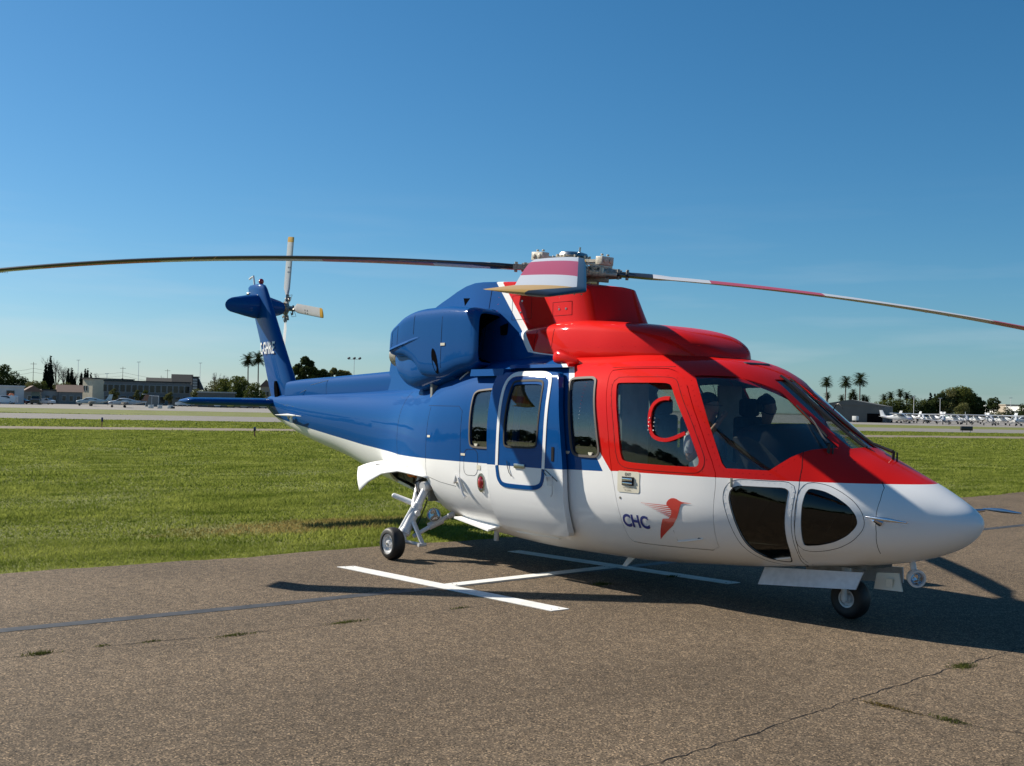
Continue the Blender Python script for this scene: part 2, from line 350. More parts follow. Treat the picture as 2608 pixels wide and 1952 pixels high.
for (dmin, dmax, dens, h, w) in ((5, 14, 3600, .050, .0048), (14, 22, 1500, .055, .009), (22, 36, 800, .050, .015), (36, 62, 330, .055, .026), (62, 125, 60, .07, .055)):
    # sample the field in boxes along the view
    xs0, xs1 = -7.0-(dmax*1.0 if dmax > 30 else dmax), -6.9; A = (CF*dmax)
    bx0, bx1 = min(-8, CAM.x-dmax*1.14), -6.95; by0, by1 = -12, CAM.y+dmax*1.05
    n = int((bx1-bx0)*(by1-by0)*dens); n = min(n, 3500000)
    x = rg.uniform(bx0, bx1, n); y = rg.uniform(by0, by1, n)
    ed = -7.22-np.maximum(0, y-1)*.066+.05*np.sin(y*1.7)+.03*np.sin(y*4.3+1)
    k = in_view(x, y, dmin, dmax) & (x < ed+.05*rg.uniform(0, 1, n)**2*2-.01)
    k &= ~((x > dl(y, LN['df'])) & (x < dl(y, LN['dn'])+.3)) & ~((x > dl(y, LN['tf'])) & (x < dl(y, LN['tn'])+.5))
    k &= rg.uniform(0, 1, n) < (.45+.6*patchy(x*1.4, y*1.4))
    x, y = x[k], y[k]
    hh = h*(.45+.6*patchy(x*1.6+3, y*.5)+.9*(rg.uniform(0, 1, len(x)) < .25*(patchy(x*3.1, y*1.2+4) > .78))); hh = hh*(1+.5*np.exp(-((x-ed[k])/.22)**2))
    GV.append(blades(np.column_stack([x, y]), hh, w))
GV = np.concatenate(GV); print('grass tris', len(GV)//3)
tag(np_mesh('grass', GV, np.arange(len(GV)).reshape(-1, 3), M['grass']), kind='stuff')

def tuft(x, y, n, r, h, lb, grp=None, mt=None, sx=1, sy=1):
    n = int(n*.42)
    xy = np.column_stack([x+rg.normal(0, r*.5, n)*sx*.8, y+rg.normal(0, r*.5, n)*sy*.8])
    V = blades(xy-np.array([x, y]), h*.45, .0035); V[:, 2] += .045
    o = np_mesh('weed_tuft', V, np.arange(len(V)).reshape(-1, 3), mt or M['grass']); o.location = (x, y, 0)
    return tag(o, lb, 'weed', grp)
M['weed'] = leafmat('weed_leaves', (.05, .065, .02), (.11, .12, .035), 5, .4)
M['dryweed'] = leafmat('dry_weed', (.12, .08, .03), (.16, .13, .04), 9, .3)
tuft(-3.5, -6.02, 420, .05, .05, 'low green weed at the left edge of the photo, on the long crack', mt=M['weed'], sy=2.4)
tuft(-3.52, -5.58, 120, .035, .03, 'small dark weed second from the left on the long crack', mt=M['weed'], sy=2)
tuft(-3.47, -5.25, 160, .035, .03, 'small flat weed on the crack just left of the wide green one', mt=M['weed'], sy=2.5)
tuft(-3.35, -4.66, 420, .05, .035, 'wide flat green weed growing along the crack left of the H marking', mt=M['weed'], sy=4)
tuft(-3.33, -3.72, 420, .05, .04, 'wide green weed on the crack in front of the H marking', mt=M['weed'], sy=4.5)
tuft(-3.35, -2.57, 160, .04, .03, 'faint weed on the crack in front of the H crossbar', mt=M['weed'], sy=3)
tuft(-3.63, -.62, 500, .08, .06, 'green weed at the shadow edge below the fuselage middle', mt=M['weed'], sy=1.6)
tuft(-3.61, .41, 320, .06, .04, 'dark weed in the shade beside the end of the far H strip', mt=M['weed'], sy=2.2)
tuft(.35, -.9, 620, .075, .05, 'tallest green weed at the lower right, in the crack near the shadow', mt=M['weed'], sy=1.8)
tuft(.60, -2.31, 420, .05, .03, 'brownish weed where the two cracks meet at the lower right', mt=M['dryweed'], sx=3)
tuft(1.02, -2.27, 420, .05, .035, 'green weed in the crack at the bottom right corner', mt=M['weed'], sx=3)
tuft(.80, -2.3, 160, .04, .02, 'reddish dry weed between two greener ones at the lower right', mt=M['dryweed'], sx=3)

# ------------------------------------------------------------------ the helicopter
HK=np.array([
[0.00,0.000,0.915,0.905,0.910,2.0,2.0],
[0.03,0.085,0.970,0.845,0.910,2.0,2.0],
[0.10,0.175,1.030,0.765,0.910,2.0,2.0],
[0.22,0.275,1.100,0.685,0.910,2.0,2.05],
[0.40,0.395,1.190,0.610,0.915,2.05,2.1],
[0.60,0.505,1.275,0.550,0.92,2.1,2.15],
[0.82,0.605,1.375,0.505,0.93,2.15,2.2],
[1.05,0.690,1.475,0.465,0.94,2.2,2.3],
[1.30,0.775,1.635,0.435,0.96,2.25,2.35],
[1.60,0.860,1.850,0.395,0.99,2.3,2.4],
[1.85,0.920,2.030,0.365,1.02,2.35,2.45],
[2.05,0.960,2.140,0.345,1.04,2.6,2.5],
[2.30,0.995,2.235,0.325,1.06,2.9,2.55],
[2.70,1.035,2.300,0.290,1.08,3.3,2.6],
[3.30,1.060,2.335,0.255,1.10,3.6,2.65],
[4.40,1.070,2.340,0.240,1.10,3.6,2.65],
[5.40,1.065,2.320,0.285,1.12,3.4,2.65],
[6.00,1.030,2.270,0.355,1.16,3.0,2.5],
[6.60,0.920,2.180,0.450,1.24,2.5,2.4],
[7.20,0.740,2.080,0.540,1.32,2.4,2.3],
[7.70,0.600,2.010,0.620,1.38,2.4,2.2],
[8.50,0.470,1.960,0.750,1.44,2.4,2.1],
[9.50,0.370,1.930,0.980,1.50,2.4,2.0],
[10.5,0.280,1.910,1.155,1.56,2.4,2.0],
[11.2,0.220,1.890,1.300,1.62,2.4,2.0],
[11.8,0.165,1.870,1.470,1.70,2.3,2.0],
[12.15,0.110,1.850,1.620,1.75,2.2,2.0],
[12.30,0.020,1.780,1.740,1.76,2.0,2.0]])
def pchip(x,y,xi):
    h=np.diff(x);d=np.diff(y)/h;m=np.zeros_like(y)
    for k in range(1,len(x)-1):
        if d[k-1]*d[k]>0:
            w1=2*h[k]+h[k-1];w2=h[k]+2*h[k-1];m[k]=(w1+w2)/(w1/d[k-1]+w2/d[k])
    m[0]=d[0];m[-1]=d[-1]
    k=np.clip(np.searchsorted(x,xi)-1,0,len(x)-2);t=(xi-x[k])/h[k]
    return (2*t**3-3*t**2+1)*y[k]+(t**3-2*t**2+t)*h[k]*m[k]+(-2*t**3+3*t**2)*y[k+1]+(t**3-t**2)*h[k]*m[k+1]
def hull(K,S,N=72):
    P=[]
    r=np.linspace(0,1,len(S))
    for s in S:
        w,zt,zb,zc,nu,nl=[float(pchip(K[:,0],K[:,i],np.array([s]))[0]) for i in range(1,7)]
        ring=[]
        for j in range(N):
            t=2*np.pi*j/N
            c,sn=np.cos(t),np.sin(t)
            n=nu if c>=0 else nl
            # even spacing tweak
            yy=w*np.sign(sn)*abs(sn)**(2/n)
            zz=zc+((zt-zc) if c>=0 else (zc-zb))*np.sign(c)*abs(c)**(2/n)
            ring.append((-s,yy,zz))
        P.append(ring)
    return np.array(P)
def stations():
    a=[0.004,.012,.03,.05,.075,.1,.13,.17,.22,.28,.34]
    a+=list(np.arange(.42,7.8,.085));a+=list(np.arange(7.8,12.2,.16));a+=[12.2,12.27,12.3]
    return np.array(a)

def hull_sec(s):
    return [float(pchip(HK[:, 0], HK[:, i], np.array([s]))[0]) for i in range(1, 7)]
def side_pt(s, z, side=-1, off=0.0):
    """point of the hull's side at station s and height z, off metres outside it"""
    w, zt, zb, zc, nu, nl = hull_sec(s)
    def yy(s_, z_):
        w, zt, zb, zc, nu, nl = hull_sec(s_)
        n, h = (nu, zt-zc) if z_ > zc else (nl, zc-zb)
        q = min(1, abs((z_-zc)/h))**n
        return w*max(0, 1-q)**(1/n)
    y = yy(s, z); e = .004
    ds = (yy(s+e, z)-yy(s-e, z))/(2*e); dz = (yy(s, z+e)-yy(s, z-e))/(2*e)
    nrm = Vector((ds, 1, -dz)).normalized()
    p = Vector((-s, y, z))+nrm*off
    return Vector((p.x, p.y*side*1.0 if side > 0 else -p.y, p.z)), Vector((nrm.x, nrm.y*side, nrm.z))

heli = tag(empty('helicopter'), 'blue, red and white twin-engine helicopter with drooping rotor blades parked on the pavement', 'helicopter')

# paint scheme: red nose and pylon, blue rear, white underside, all keyed to the airframe's own coordinates
def scheme_mat():
    m, nt, p = newmat('hull_paint'); L = nt.links.new
    t = N(nt, 'ShaderNodeTexCoord'); sp = N(nt, 'ShaderNodeSeparateXYZ'); L(t.outputs['Object'], sp.inputs[0])
    ng = N(nt, 'ShaderNodeMath', operation='MULTIPLY'); ng.inputs[1].default_value = -1/14; L(sp.outputs[0], ng.inputs[0])
    def ramp(inp, pts, sx, sy):
        r = N(nt, 'ShaderNodeValToRGB'); el = r.color_ramp.elements
        while len(el) > 1: el.remove(el[-1])
        for i, (a, b) in enumerate(pts):
            e = el[0] if i == 0 else el.new(a/sx)
            e.position = a/sx; e.color = (b/sy,)*3+(1,)
        L(inp, r.inputs[0]); q = N(nt, 'ShaderNodeMath', operation='MULTIPLY'); q.inputs[1].default_value = sy; L(r.outputs[0], q.inputs[0]); return q.outputs[0]
    zl = ramp(ng.outputs[0], [(0, 1.21), (.43, 1.202), (1.2, 1.19), (3.02, 1.178), (3.2, 1.166), (4.0, 1.15), (6.3, 1.136), (7.2, 1.13), (7.8, 1.158), (8.53, 1.20), (9.52, 1.288), (10.04, 1.338), (11.17, 1.448), (13, 1.66)], 14, 4)
    zc = N(nt, 'ShaderNodeMath', operation='MULTIPLY'); zc.inputs[1].default_value = 1/4; L(sp.outputs[2], zc.inputs[0])
    sb = ramp(zc.outputs[0], [(0, 2.0), (1.177, 3.08), (1.363, 3.24), (1.60, 3.42), (1.88, 3.63), (2.02, 3.72), (2.12, 3.80), (2.20, 3.89), (2.26, 4.0), (2.31, 4.26), (2.335, 4.55), (2.36, 4.74), (3.13, 5.53), (3.4, 5.8)], 4, 14)
    sbb = ramp(zc.outputs[0], [(0, 2.1), (1.167, 3.18), (1.294, 3.27), (1.6, 3.50), (1.88, 3.715), (2.02, 3.80), (2.12, 3.88), (2.20, 3.97), (2.26, 4.10), (2.31, 4.40), (2.335, 4.67), (2.36, 4.85), (3.13, 5.64), (3.4, 5.91)], 4, 14)
    def gt(a, b):
        g = N(nt, 'ShaderNodeMath', operation='GREATER_THAN'); L(a, g.inputs[0]); L(b, g.inputs[1]); return g.outputs[0]
    s14 = N(nt, 'ShaderNodeMath', operation='MULTIPLY'); s14.inputs[1].default_value = -1; L(sp.outputs[0], s14.inputs[0])
    isw = gt(zl, sp.outputs[2]); isr = gt(sb, s14.outputs[0])
    isb = gt(s14.outputs[0], sbb)
    def mixc(f, a, b):
        x = N(nt, 'ShaderNodeMix', data_type='RGBA'); L(f, x.inputs[0])
        for i, v in ((6, a), (7, b)):
            if isinstance(v, tuple): x.inputs[i].default_value = (*v, 1)
            else: L(v, x.inputs[i])
        return x.outputs[2]
    c = mixc(isr, WHITE, RED); c = mixc(isb, c, BLUE); c = mixc(isw, c, WHITE)
    L(c, p.inputs['Base Color']); p.inputs['Roughness'].default_value = .6; p.inputs['Specular IOR Level'].default_value = .02; p.inputs['Coat Weight'].default_value = .36; p.inputs['Coat Roughness'].default_value = .035
    n = N(nt, 'ShaderNodeTexNoise'); n.inputs['Scale'].default_value = 2.2; n.inputs['Detail'].default_value = 2; L(t.outputs['Object'], n.inputs['Vector'])
    b = N(nt, 'ShaderNodeBump'); b.inputs['Strength'].default_value = .12; b.inputs['Distance'].default_value = .02; L(n.outputs[0], b.inputs['Height']); L(b.outputs[0], p.inputs['Coat Normal']); 
    return m
M['hull'] = scheme_mat()

ST = stations(); PO = hull(HK, ST); NR = PO.shape[1]
def ring_normals(P):
    du = np.roll(P, -1, 1)-np.roll(P, 1, 1); dv = np.gradient(P, axis=0)
    n = np.cross(du, dv); n /= np.linalg.norm(n, axis=2)[..., None]+1e-12
    if (n[:, NR//4, 1]*P[:, NR//4, 1]).sum() < 0: n = -n
    return n
NO = ring_normals(PO)
def loft_faces(n, m, base=0, flip=False):
    F = []
    for i in range(n-1):
        for j in range(m):
            q = (base+i*m+j, base+i*m+(j+1) % m, base+(i+1)*m+(j+1) % m, base+(i+1)*m+j); F.append(q[::-1] if flip else q)
    return F
hv = [Vector(p) for p in PO.reshape(-1, 3)]; hn = [Vector(p) for p in NO.reshape(-1, 3)]; hf = loft_faces(len(ST), NR)
HB = BVHTree.FromPolygons(hv, hf)
def hull_normal(p):
    loc, nn, i, d = HB.find_nearest(p); q = hf[i]; a = Vector((0, 0, 0)); 
    for k in q: a += hn[k]/((hv[k]-loc).length+1e-4)
    return a.normalized()
def solid(name, off_out, t, s0, s1, mats):
    """closed double-walled skin of the hull between stations s0 and s1"""
    ks = [i for i in range(len(ST)) if s0 <= ST[i] <= s1]; me = bpy.data.meshes.new(name)
    O = (PO+NO*off_out)[ks]; I = (PO+NO*(off_out-t))[ks]; n = len(ks); m = NR
    V = np.concatenate([O.reshape(-1, 3), I.reshape(-1, 3)]).tolist(); b = n*m
    F = loft_faces(n, m)+loft_faces(n, m, b, True)
    mi = [0]*((n-1)*m)+[1]*((n-1)*m)
    for j in range(m):
        k = (j+1) % m; F.append((j, b+j, b+k, k)); F.append(((n-1)*m+k, b+(n-1)*m+k, b+(n-1)*m+j, (n-1)*m+j)); mi += [0, 0]
    me.from_pydata(V, [], F); me.polygons.foreach_set('material_index', mi)
    for x in mats: me.materials.append(x)
    bm = bmesh.new(); bm.from_mesh(me); bmesh.ops.recalc_face_normals(bm, faces=bm.faces); bm.to_mesh(me); bm.free()
    return link(bpy.data.objects.new(name, me))
def full_shell(name, t, mats):
    k = [i for i in range(len(ST)) if .13 <= ST[i] <= 8.2]; me = bpy.data.meshes.new(name)
    I = (PO-NO*t)[k]; n, m = len(ST), NR; V = np.concatenate([PO.reshape(-1, 3), I.reshape(-1, 3)]).tolist(); b = n*m
    F = loft_faces(n, m)+[tuple(range(m))[::-1], tuple(range((n-1)*m, n*m))]; mi = [0]*len(F)
    G = loft_faces(len(k), m, b, True)+[tuple(range(b, b+m)), tuple(range(b+(len(k)-1)*m, b+len(k)*m))[::-1]]; mi += [1]*len(G)
    me.from_pydata(V, [], F+G); me.polygons.foreach_set('material_index', mi)
    for x in mats: me.materials.append(x)
    # make outer skin face out and inner skin face the cabin
    bm = bmesh.new(); bm.from_mesh(me); bm.faces.ensure_lookup_table()
    f0 = bm.faces[NR*60+NR//4]; c = f0.calc_center_median(); f0.normal_update()
    if f0.normal.y*c.y < 0: bmesh.ops.reverse_faces(bm, faces=bm.faces)
    bm.to_mesh(me); bm.free()
    return link(bpy.data.objects.new(name, me))
def prism(pts, d, lo, hi, name='cutter'):
    d = Vector(d).normalized(); pts = [Vector(p) for p in pts]; c = sum(pts, Vector())/len(pts)
    q = [p-d*(p-c).dot(d) for p in pts]; n = len(q); me = bpy.data.meshes.new(name)
    me.from_pydata([tuple(p+d*lo) for p in q]+[tuple(p+d*hi) for p in q], [], [tuple(range(n)), tuple(range(n, 2*n))[::-1]]+[(i, (i+1) % n, n+(i+1) % n, n+i) for i in range(n)])
    bm = bmesh.new(); bm.from_mesh(me); bmesh.ops.recalc_face_normals(bm, faces=bm.faces); bm.to_mesh(me); bm.free()
    return me
def join_meshes(ms):
    bm = bmesh.new()
    for x in ms: bm.from_mesh(x)
    me = bpy.data.meshes.new('cutter'); bm.to_mesh(me); bm.free(); return me
def boolean(obj, cut, op):
    c = link(bpy.data.objects.new('cutter', cut)); md = obj.modifiers.new('b', 'BOOLEAN'); md.operation = op; md.solver = 'EXACT'; md.object = c
    dg = bpy.context.evaluated_depsgraph_get(); dg.update(); me = bpy.data.meshes.new_from_object(obj.evaluated_get(dg)); obj.modifiers.clear(); obj.data = me
    bpy.data.objects.remove(c); return obj
def dupe(o, name):
    c = o.copy(); c.data = o.data.copy(); c.name = name; return link(c)
def hull_shade(o, thr=.6, shift=Vector((0, 0, 0))):
    me = o.data; me.polygons.foreach_set('use_smooth', [True]*len(me.polygons)); cache = {}
    ln = [None]*len(me.loops)
    for p in me.polygons:
        fn = p.normal
        for li in p.loop_indices:
            v = me.loops[li].vertex_index
            if v not in cache: cache[v] = hull_normal(me.vertices[v].co-shift)
            a = cache[v]; d = a.dot(fn)
            ln[li] = tuple(a) if d > thr else (tuple(-a) if d < -thr else tuple(fn))
    me.normals_split_custom_set(ln)
def mirror(pts): return [(x, -y, z) for x, y, z in pts]
def grow(pts, g, ax=(0, 2)):
    """offset a closed outline by g in the plane of the two axes"""
    a, b = ax; n = len(pts); area = sum(pts[i][a]*pts[(i+1) % n][b]-pts[(i+1) % n][a]*pts[i][b] for i in range(n)); sg = 1 if area > 0 else -1; out = []
    for i in range(n):
        p0, p1, p2 = pts[i-1], pts[i], pts[(i+1) % n]
        e1 = Vector((p1[a]-p0[a], p1[b]-p0[b])).normalized(); e2 = Vector((p2[a]-p1[a], p2[b]-p1[b])).normalized()
        n1 = Vector((e1.y, -e1.x)); n2 = Vector((e2.y, -e2.x)); mm = (n1+n2); mm = mm.normalized()/max(.5, mm.normalized().dot(n1))
        q = list(p1); q[a] += mm.x*g*sg; q[b] += mm.y*g*sg; out.append(tuple(q))
    return out
def rrect(s0, s1, z0, z1, r, lean=0, n=5):
    """rounded rectangle in station/height; lean shifts the top aft"""
    P = []
    for cx, cz, a0 in ((s1-r, z0+r, -90), (s1-r, z1-r, 0), (s0+r, z1-r, 90), (s0+r, z0+r, 180)):
        for k in range(n):
            a = math.radians(a0+90*k/(n-1)); P.append((cx+r*math.cos(a), cz+r*math.sin(a)))
    return [(-(s+lean*(z-z0)/(z1-z0)), -1.0, z) for s, z in P]
W_door = [(-3.131, -0.943, 2.002), (-3.082, -0.935, 2.009), (-2.600, -0.862, 2.009), (-2.529, -0.853, 1.996), (-2.489, -0.867, 1.957), (-2.246, -0.938, 1.633), (-2.079, -0.953, 1.339), (-2.083, -0.958, 1.283), (-2.120, -0.966, 1.262), (-2.506, -1.017, 1.261), (-2.876, -1.044, 1.267), (-2.939, -1.047, 1.290), (-2.969, -1.047, 1.375), (-3.008, -1.037, 1.599), (-3.093, -0.985, 1.893)]
D_cockpit = [(-3.256, -0.942, 2.016), (-3.282, -0.893, 2.093), (-3.269, -0.850, 2.142), (-2.679, -0.744, 2.152), (-2.554, -0.744, 2.121), (-2.422, -0.772, 2.050), (-2.320, -0.826, 1.939), (-2.089, -0.908, 1.587), (-1.914, -0.924, 1.248), (-1.902, -0.929, 1.127), (-1.926, -0.928, 0.892), (-1.943, -0.885, 0.729), (-1.988, -0.733, 0.529), (-2.430, -0.799, 0.515), (-2.931, -0.857, 0.509), (-2.969, -0.895, 0.547), (-2.973, -0.988, 0.697), (-3.014, -1.048, 0.962), (-3.083, -1.053, 1.237), (-3.143, -1.042, 1.609)]
W_cabin = [(-3.770, -0.960, 1.998), (-3.776, -0.944, 2.027), (-3.753, -0.932, 2.047), (-3.502, -0.924, 2.055), (-3.455, -0.929, 2.045), (-3.418, -0.945, 2.018), (-3.301, -1.046, 1.613), (-3.264, -1.055, 1.456), (-3.242, -1.057, 1.370), (-3.244, -1.057, 1.331), (-3.279, -1.058, 1.301), (-3.533, -1.062, 1.303), (-3.587, -1.063, 1.319), (-3.618, -1.063, 1.370), (-3.656, -1.056, 1.564), (-3.706, -1.023, 1.808)]
W_quarter = [(-2.356, -0.712, 2.078), (-2.098, -0.523, 2.073), (-1.943, -0.211, 2.074), (-1.860, -0.231, 2.018), (-1.559, -0.267, 1.794), (-1.343, -0.276, 1.634), (-1.112, -0.297, 1.471), (-1.171, -0.417, 1.463), (-1.226, -0.506, 1.451), (-1.272, -0.578, 1.427), (-1.331, -0.660, 1.383), (-1.385, -0.721, 1.331), (-1.456, -0.780, 1.268), (-1.632, -0.842, 1.268), (-1.823, -0.898, 1.268), (-1.864, -0.902, 1.309), (-2.059, -0.867, 1.672)]
W_front = [(-1.930, -0.012, 2.075), (-1.800, -0.012, 1.990), (-1.600, -0.012, 1.850), (-1.400, -0.012, 1.705), (-1.200, -0.012, 1.570), (-1.030, -0.012, 1.465), (-1.055, -0.195, 1.466), (-1.330, -0.175, 1.644), (-1.570, -0.165, 1.823), (-1.750, -0.160, 1.950), (-1.900, -0.150, 2.060)]
W_n1 = [(-1.782, -0.905, 1.020), (-1.773, -0.901, 1.074), (-1.742, -0.893, 1.111), (-1.695, -0.880, 1.127), (-1.465, -0.814, 1.128), (-1.274, -0.749, 1.131), (-1.284, -0.767, 1.025), (-1.298, -0.771, 0.891), (-1.314, -0.726, 0.725), (-1.340, -0.628, 0.597), (-1.429, -0.463, 0.485), (-1.517, -0.488, 0.479), (-1.612, -0.586, 0.507), (-1.665, -0.689, 0.564), (-1.697, -0.769, 0.634), (-1.717, -0.842, 0.742), (-1.743, -0.884, 0.855), (-1.771, -0.900, 0.960)]
W_n2 = [(-1.120, -0.683, 1.142), (-1.146, -0.706, 1.099), (-1.160, -0.726, 1.018), (-1.167, -0.730, 0.930), (-1.177, -0.714, 0.797), (-1.189, -0.676, 0.706), (-1.194, -0.639, 0.656), (-1.057, -0.607, 0.675), (-0.935, -0.587, 0.713), (-0.826, -0.576, 0.775), (-0.757, -0.570, 0.846), (-0.739, -0.569, 0.890), (-0.755, -0.576, 0.953), (-0.812, -0.592, 1.020), (-0.906, -0.614, 1.081), (-1.007, -0.640, 1.125)]
W_rear = [(-5.310, -1.000, 1.860), (-5.295, -1.000, 1.900), (-5.230, -1.000, 1.927), (-4.620, -1.000, 1.960), (-4.560, -1.000, 1.930), (-4.560, -1.000, 1.360), (-4.600, -1.000, 1.320), (-5.220, -1.000, 1.312), (-5.280, -1.000, 1.345), (-5.300, -1.000, 1.600)]
W_slide = [(-4.560, -1.000, 1.955), (-4.530, -1.000, 1.992), (-4.130, -1.000, 1.997), (-4.065, -1.000, 1.965), (-4.040, -1.000, 1.780), (-4.045, -1.000, 1.390), (-4.080, -1.000, 1.348), (-4.530, -1.000, 1.340), (-4.575, -1.000, 1.370), (-4.580, -1.000, 1.600), (-4.570, -1.000, 1.840)]
W_slide_body = [(-4.460, -1.000, 1.990), (-3.960, -1.000, 1.990), (-3.960, -1.000, 1.350), (-4.460, -1.000, 1.350)]
W_slide_port = [(-4.400, -1.000, 1.990), (-3.900, -1.000, 1.990), (-3.860, -1.000, 1.950), (-3.860, -1.000, 1.380), (-3.900, -1.000, 1.340), (-4.400, -1.000, 1.340), (-4.440, -1.000, 1.380), (-4.440, -1.000, 1.950)]
D_slide = [(-4.900, -1.000, 2.120), (-4.300, -1.000, 2.128), (-3.970, -1.000, 2.120), (-3.900, -1.000, 2.100), (-3.800, -1.000, 1.920), (-3.740, -1.000, 1.690), (-3.690, -1.000, 1.440), (-3.650, -1.000, 1.160), (-3.640, -1.000, 0.900), (-3.650, -1.000, 0.660), (-3.700, -1.000, 0.500), (-3.800, -1.000, 0.475), (-4.300, -1.000, 0.490), (-4.740, -1.000, 0.500), (-4.800, -1.000, 0.540), (-4.815, -1.000, 0.740), (-4.830, -1.000, 0.930), (-4.850, -1.000, 1.140), (-4.870, -1.000, 1.460), (-4.880, -1.000, 1.770), (-4.900, -1.000, 2.050)]
D_port_slide = [(-4.620, -1.000, 2.160), (-3.600, -1.000, 2.160), (-3.560, -1.000, 2.100), (-3.560, -1.000, 0.550), (-3.600, -1.000, 0.500), (-4.620, -1.000, 0.500), (-4.660, -1.000, 0.550), (-4.660, -1.000, 2.100)]
WELL = [(-7.950, -1.000, 0.900), (-7.600, -1.000, 0.985), (-7.300, -1.000, 1.000), (-6.900, -1.000, 0.995), (-6.540, -1.000, 0.965), (-6.270, -1.000, 0.920), (-6.150, -1.000, 0.800), (-6.180, -1.000, 0.660), (-6.200, -1.000, 0.500), (-6.200, -1.000, 0.360), (-6.200, -1.000, 0.100), (-7.950, -1.000, 0.100)]
FRAME_TOP = [(-4.680, -1.000, 1.145), (-4.675, -1.000, 1.460), (-4.680, -1.000, 1.770), (-4.685, -1.000, 1.930), (-4.670, -1.000, 2.000), (-4.620, -1.000, 2.042), (-4.540, -1.000, 2.058), (-4.120, -1.000, 2.058), (-4.030, -1.000, 2.036), (-3.975, -1.000, 1.990), (-3.945, -1.000, 1.880), (-3.930, -1.000, 1.700), (-3.925, -1.000, 1.460), (-3.935, -1.000, 1.145)]
FRAME_BOT = [(-3.935, -1.000, 1.143), (-3.940, -1.000, 1.050), (-3.970, -1.000, 0.985), (-4.060, -1.000, 0.955), (-4.250, -1.000, 0.950), (-4.520, -1.000, 0.950), (-4.600, -1.000, 0.965), (-4.655, -1.000, 1.020), (-4.680, -1.000, 1.143)]
STORM = [(2.47, 1.86), (2.52, 1.862), (2.58, 1.845), (2.625, 1.8), (2.64, 1.74), (2.635, 1.66), (2.61, 1.57), (2.57, 1.515), (2.5, 1.49), (2.42, 1.487), (2.34, 1.51), (2.24, 1.555)]

def smooth_outline(P, it=2, closed=True):
    for _ in range(it):
        Q = []; n = len(P)
        for i in range(n if closed else n-1):
            a, c = P[i], P[(i+1) % n]; Q += [tuple(a[k]*.8+c[k]*.2 for k in range(3)), tuple(a[k]*.2+c[k]*.8 for k in range(3))]
        P = Q if closed else [P[0]]+Q+[P[-1]]
    return P
W_door, W_cabin, W_rear, W_slide, W_n1, W_n2 = [smooth_outline(P) for P in (W_door, W_cabin, W_rear, W_slide, W_n1, W_n2)]
D_cockpit = smooth_outline(D_cockpit, 1); D_slide = smooth_outline(D_slide, 1); FRAME_TOP = smooth_outline(FRAME_TOP, 2, False); FRAME_BOT = smooth_outline(FRAME_BOT, 2, False); STORM = [(a, c) for a, c, d in smooth_outline([(a, c, 0) for a, c in STORM], 2, False)]
YD = (0, 1, 0)
shell = full_shell('fuselage', .03, [M['hull'], M['liner']])
glass_shell = solid('glass_shell', -.010, .006, .5, 5.8, [M['glass'], M['glass']])

def side_prism(pts, side, a=.62, b=1.45):
    q = [(x, 0, z) for x, y, z in pts]; return prism(q, YD, a, b) if side > 0 else prism(q, YD, -b, -a)
NOSEW = [(W_n1, (0, 1, 0), .55), (W_n2, (-.35, 1, 0), .3)]
cuts = []
win = []      # (name, prism mesh, glass material, parent key, side)
for side in (-1, 1):
    mi = (lambda P: P) if side < 0 else mirror
    for P, d, ex in NOSEW:
        dd = (d[0], d[1], 0) if side > 0 else (d[0], -d[1], 0)
        dd = (-d[0]*1.0, d[1]*side, 0); cuts.append((prism(mi(P), dd, -.22, .3)))
        win.append(('chin_window', prism(mi(grow(P, .012)), dd, -.22, .3), M['glassdark'], None, side))
    cuts.append(prism(mi(W_quarter), (.62, .78*side, .1), -.3, .45)); win.append(('quarter_windshield', prism(mi(grow(W_quarter, .012)), (.62, .78*side, .1), -.3, .45), M['glass'], None, side))
    if side < 0: cuts.append(prism(W_front[6:]+mirror(W_front[6:])[::-1], (.75, .0, .66), -.18, .3))
    win.append(('windshield', prism(mi(grow(W_front, .012, (1, 2))), (.75, .0, .66), -.18, .3), M['glass'], None, side))
    cuts.append(side_prism(W_cabin, side)); win.append(('cabin_window', side_prism(grow(W_cabin, .012), side), M['glasscabin'], None, side))
    cuts.append(side_prism(W_rear, side)); win.append(('rear_cabin_window', side_prism(grow(W_rear, .012), side), M['glasscabin'], None, side))
    cuts.append(side_prism(D_cockpit, side, .4))
# starboard wheel well
cuts.append(side_prism(WELL, -1, .25))
cuts.append(side_prism(WELL, 1, .25))
# doorway of the port cabin door closed: only a seam; its window still opens
cuts.append(side_prism(W_slide_port, 1))
win.append(('cabin_window', side_prism(grow(W_slide_port, .012), 1), M['glasscabin'], None, 1))
cuts.append(side_prism(W_slide_body, -1))

# cockpit doors
doors = []
for side in (-1, 1):
    d = dupe(shell, 'cockpit_door'); boolean(d, side_prism(grow(D_cockpit, -.006), side, .4), 'INTERSECT'); boolean(d, side_prism(W_door, side), 'DIFFERENCE')
    hull_shade(d); d.parent = heli; doors.append(d)
    win.append(('door_window', side_prism(grow(W_door, .012), side), M['glass'], d, side))
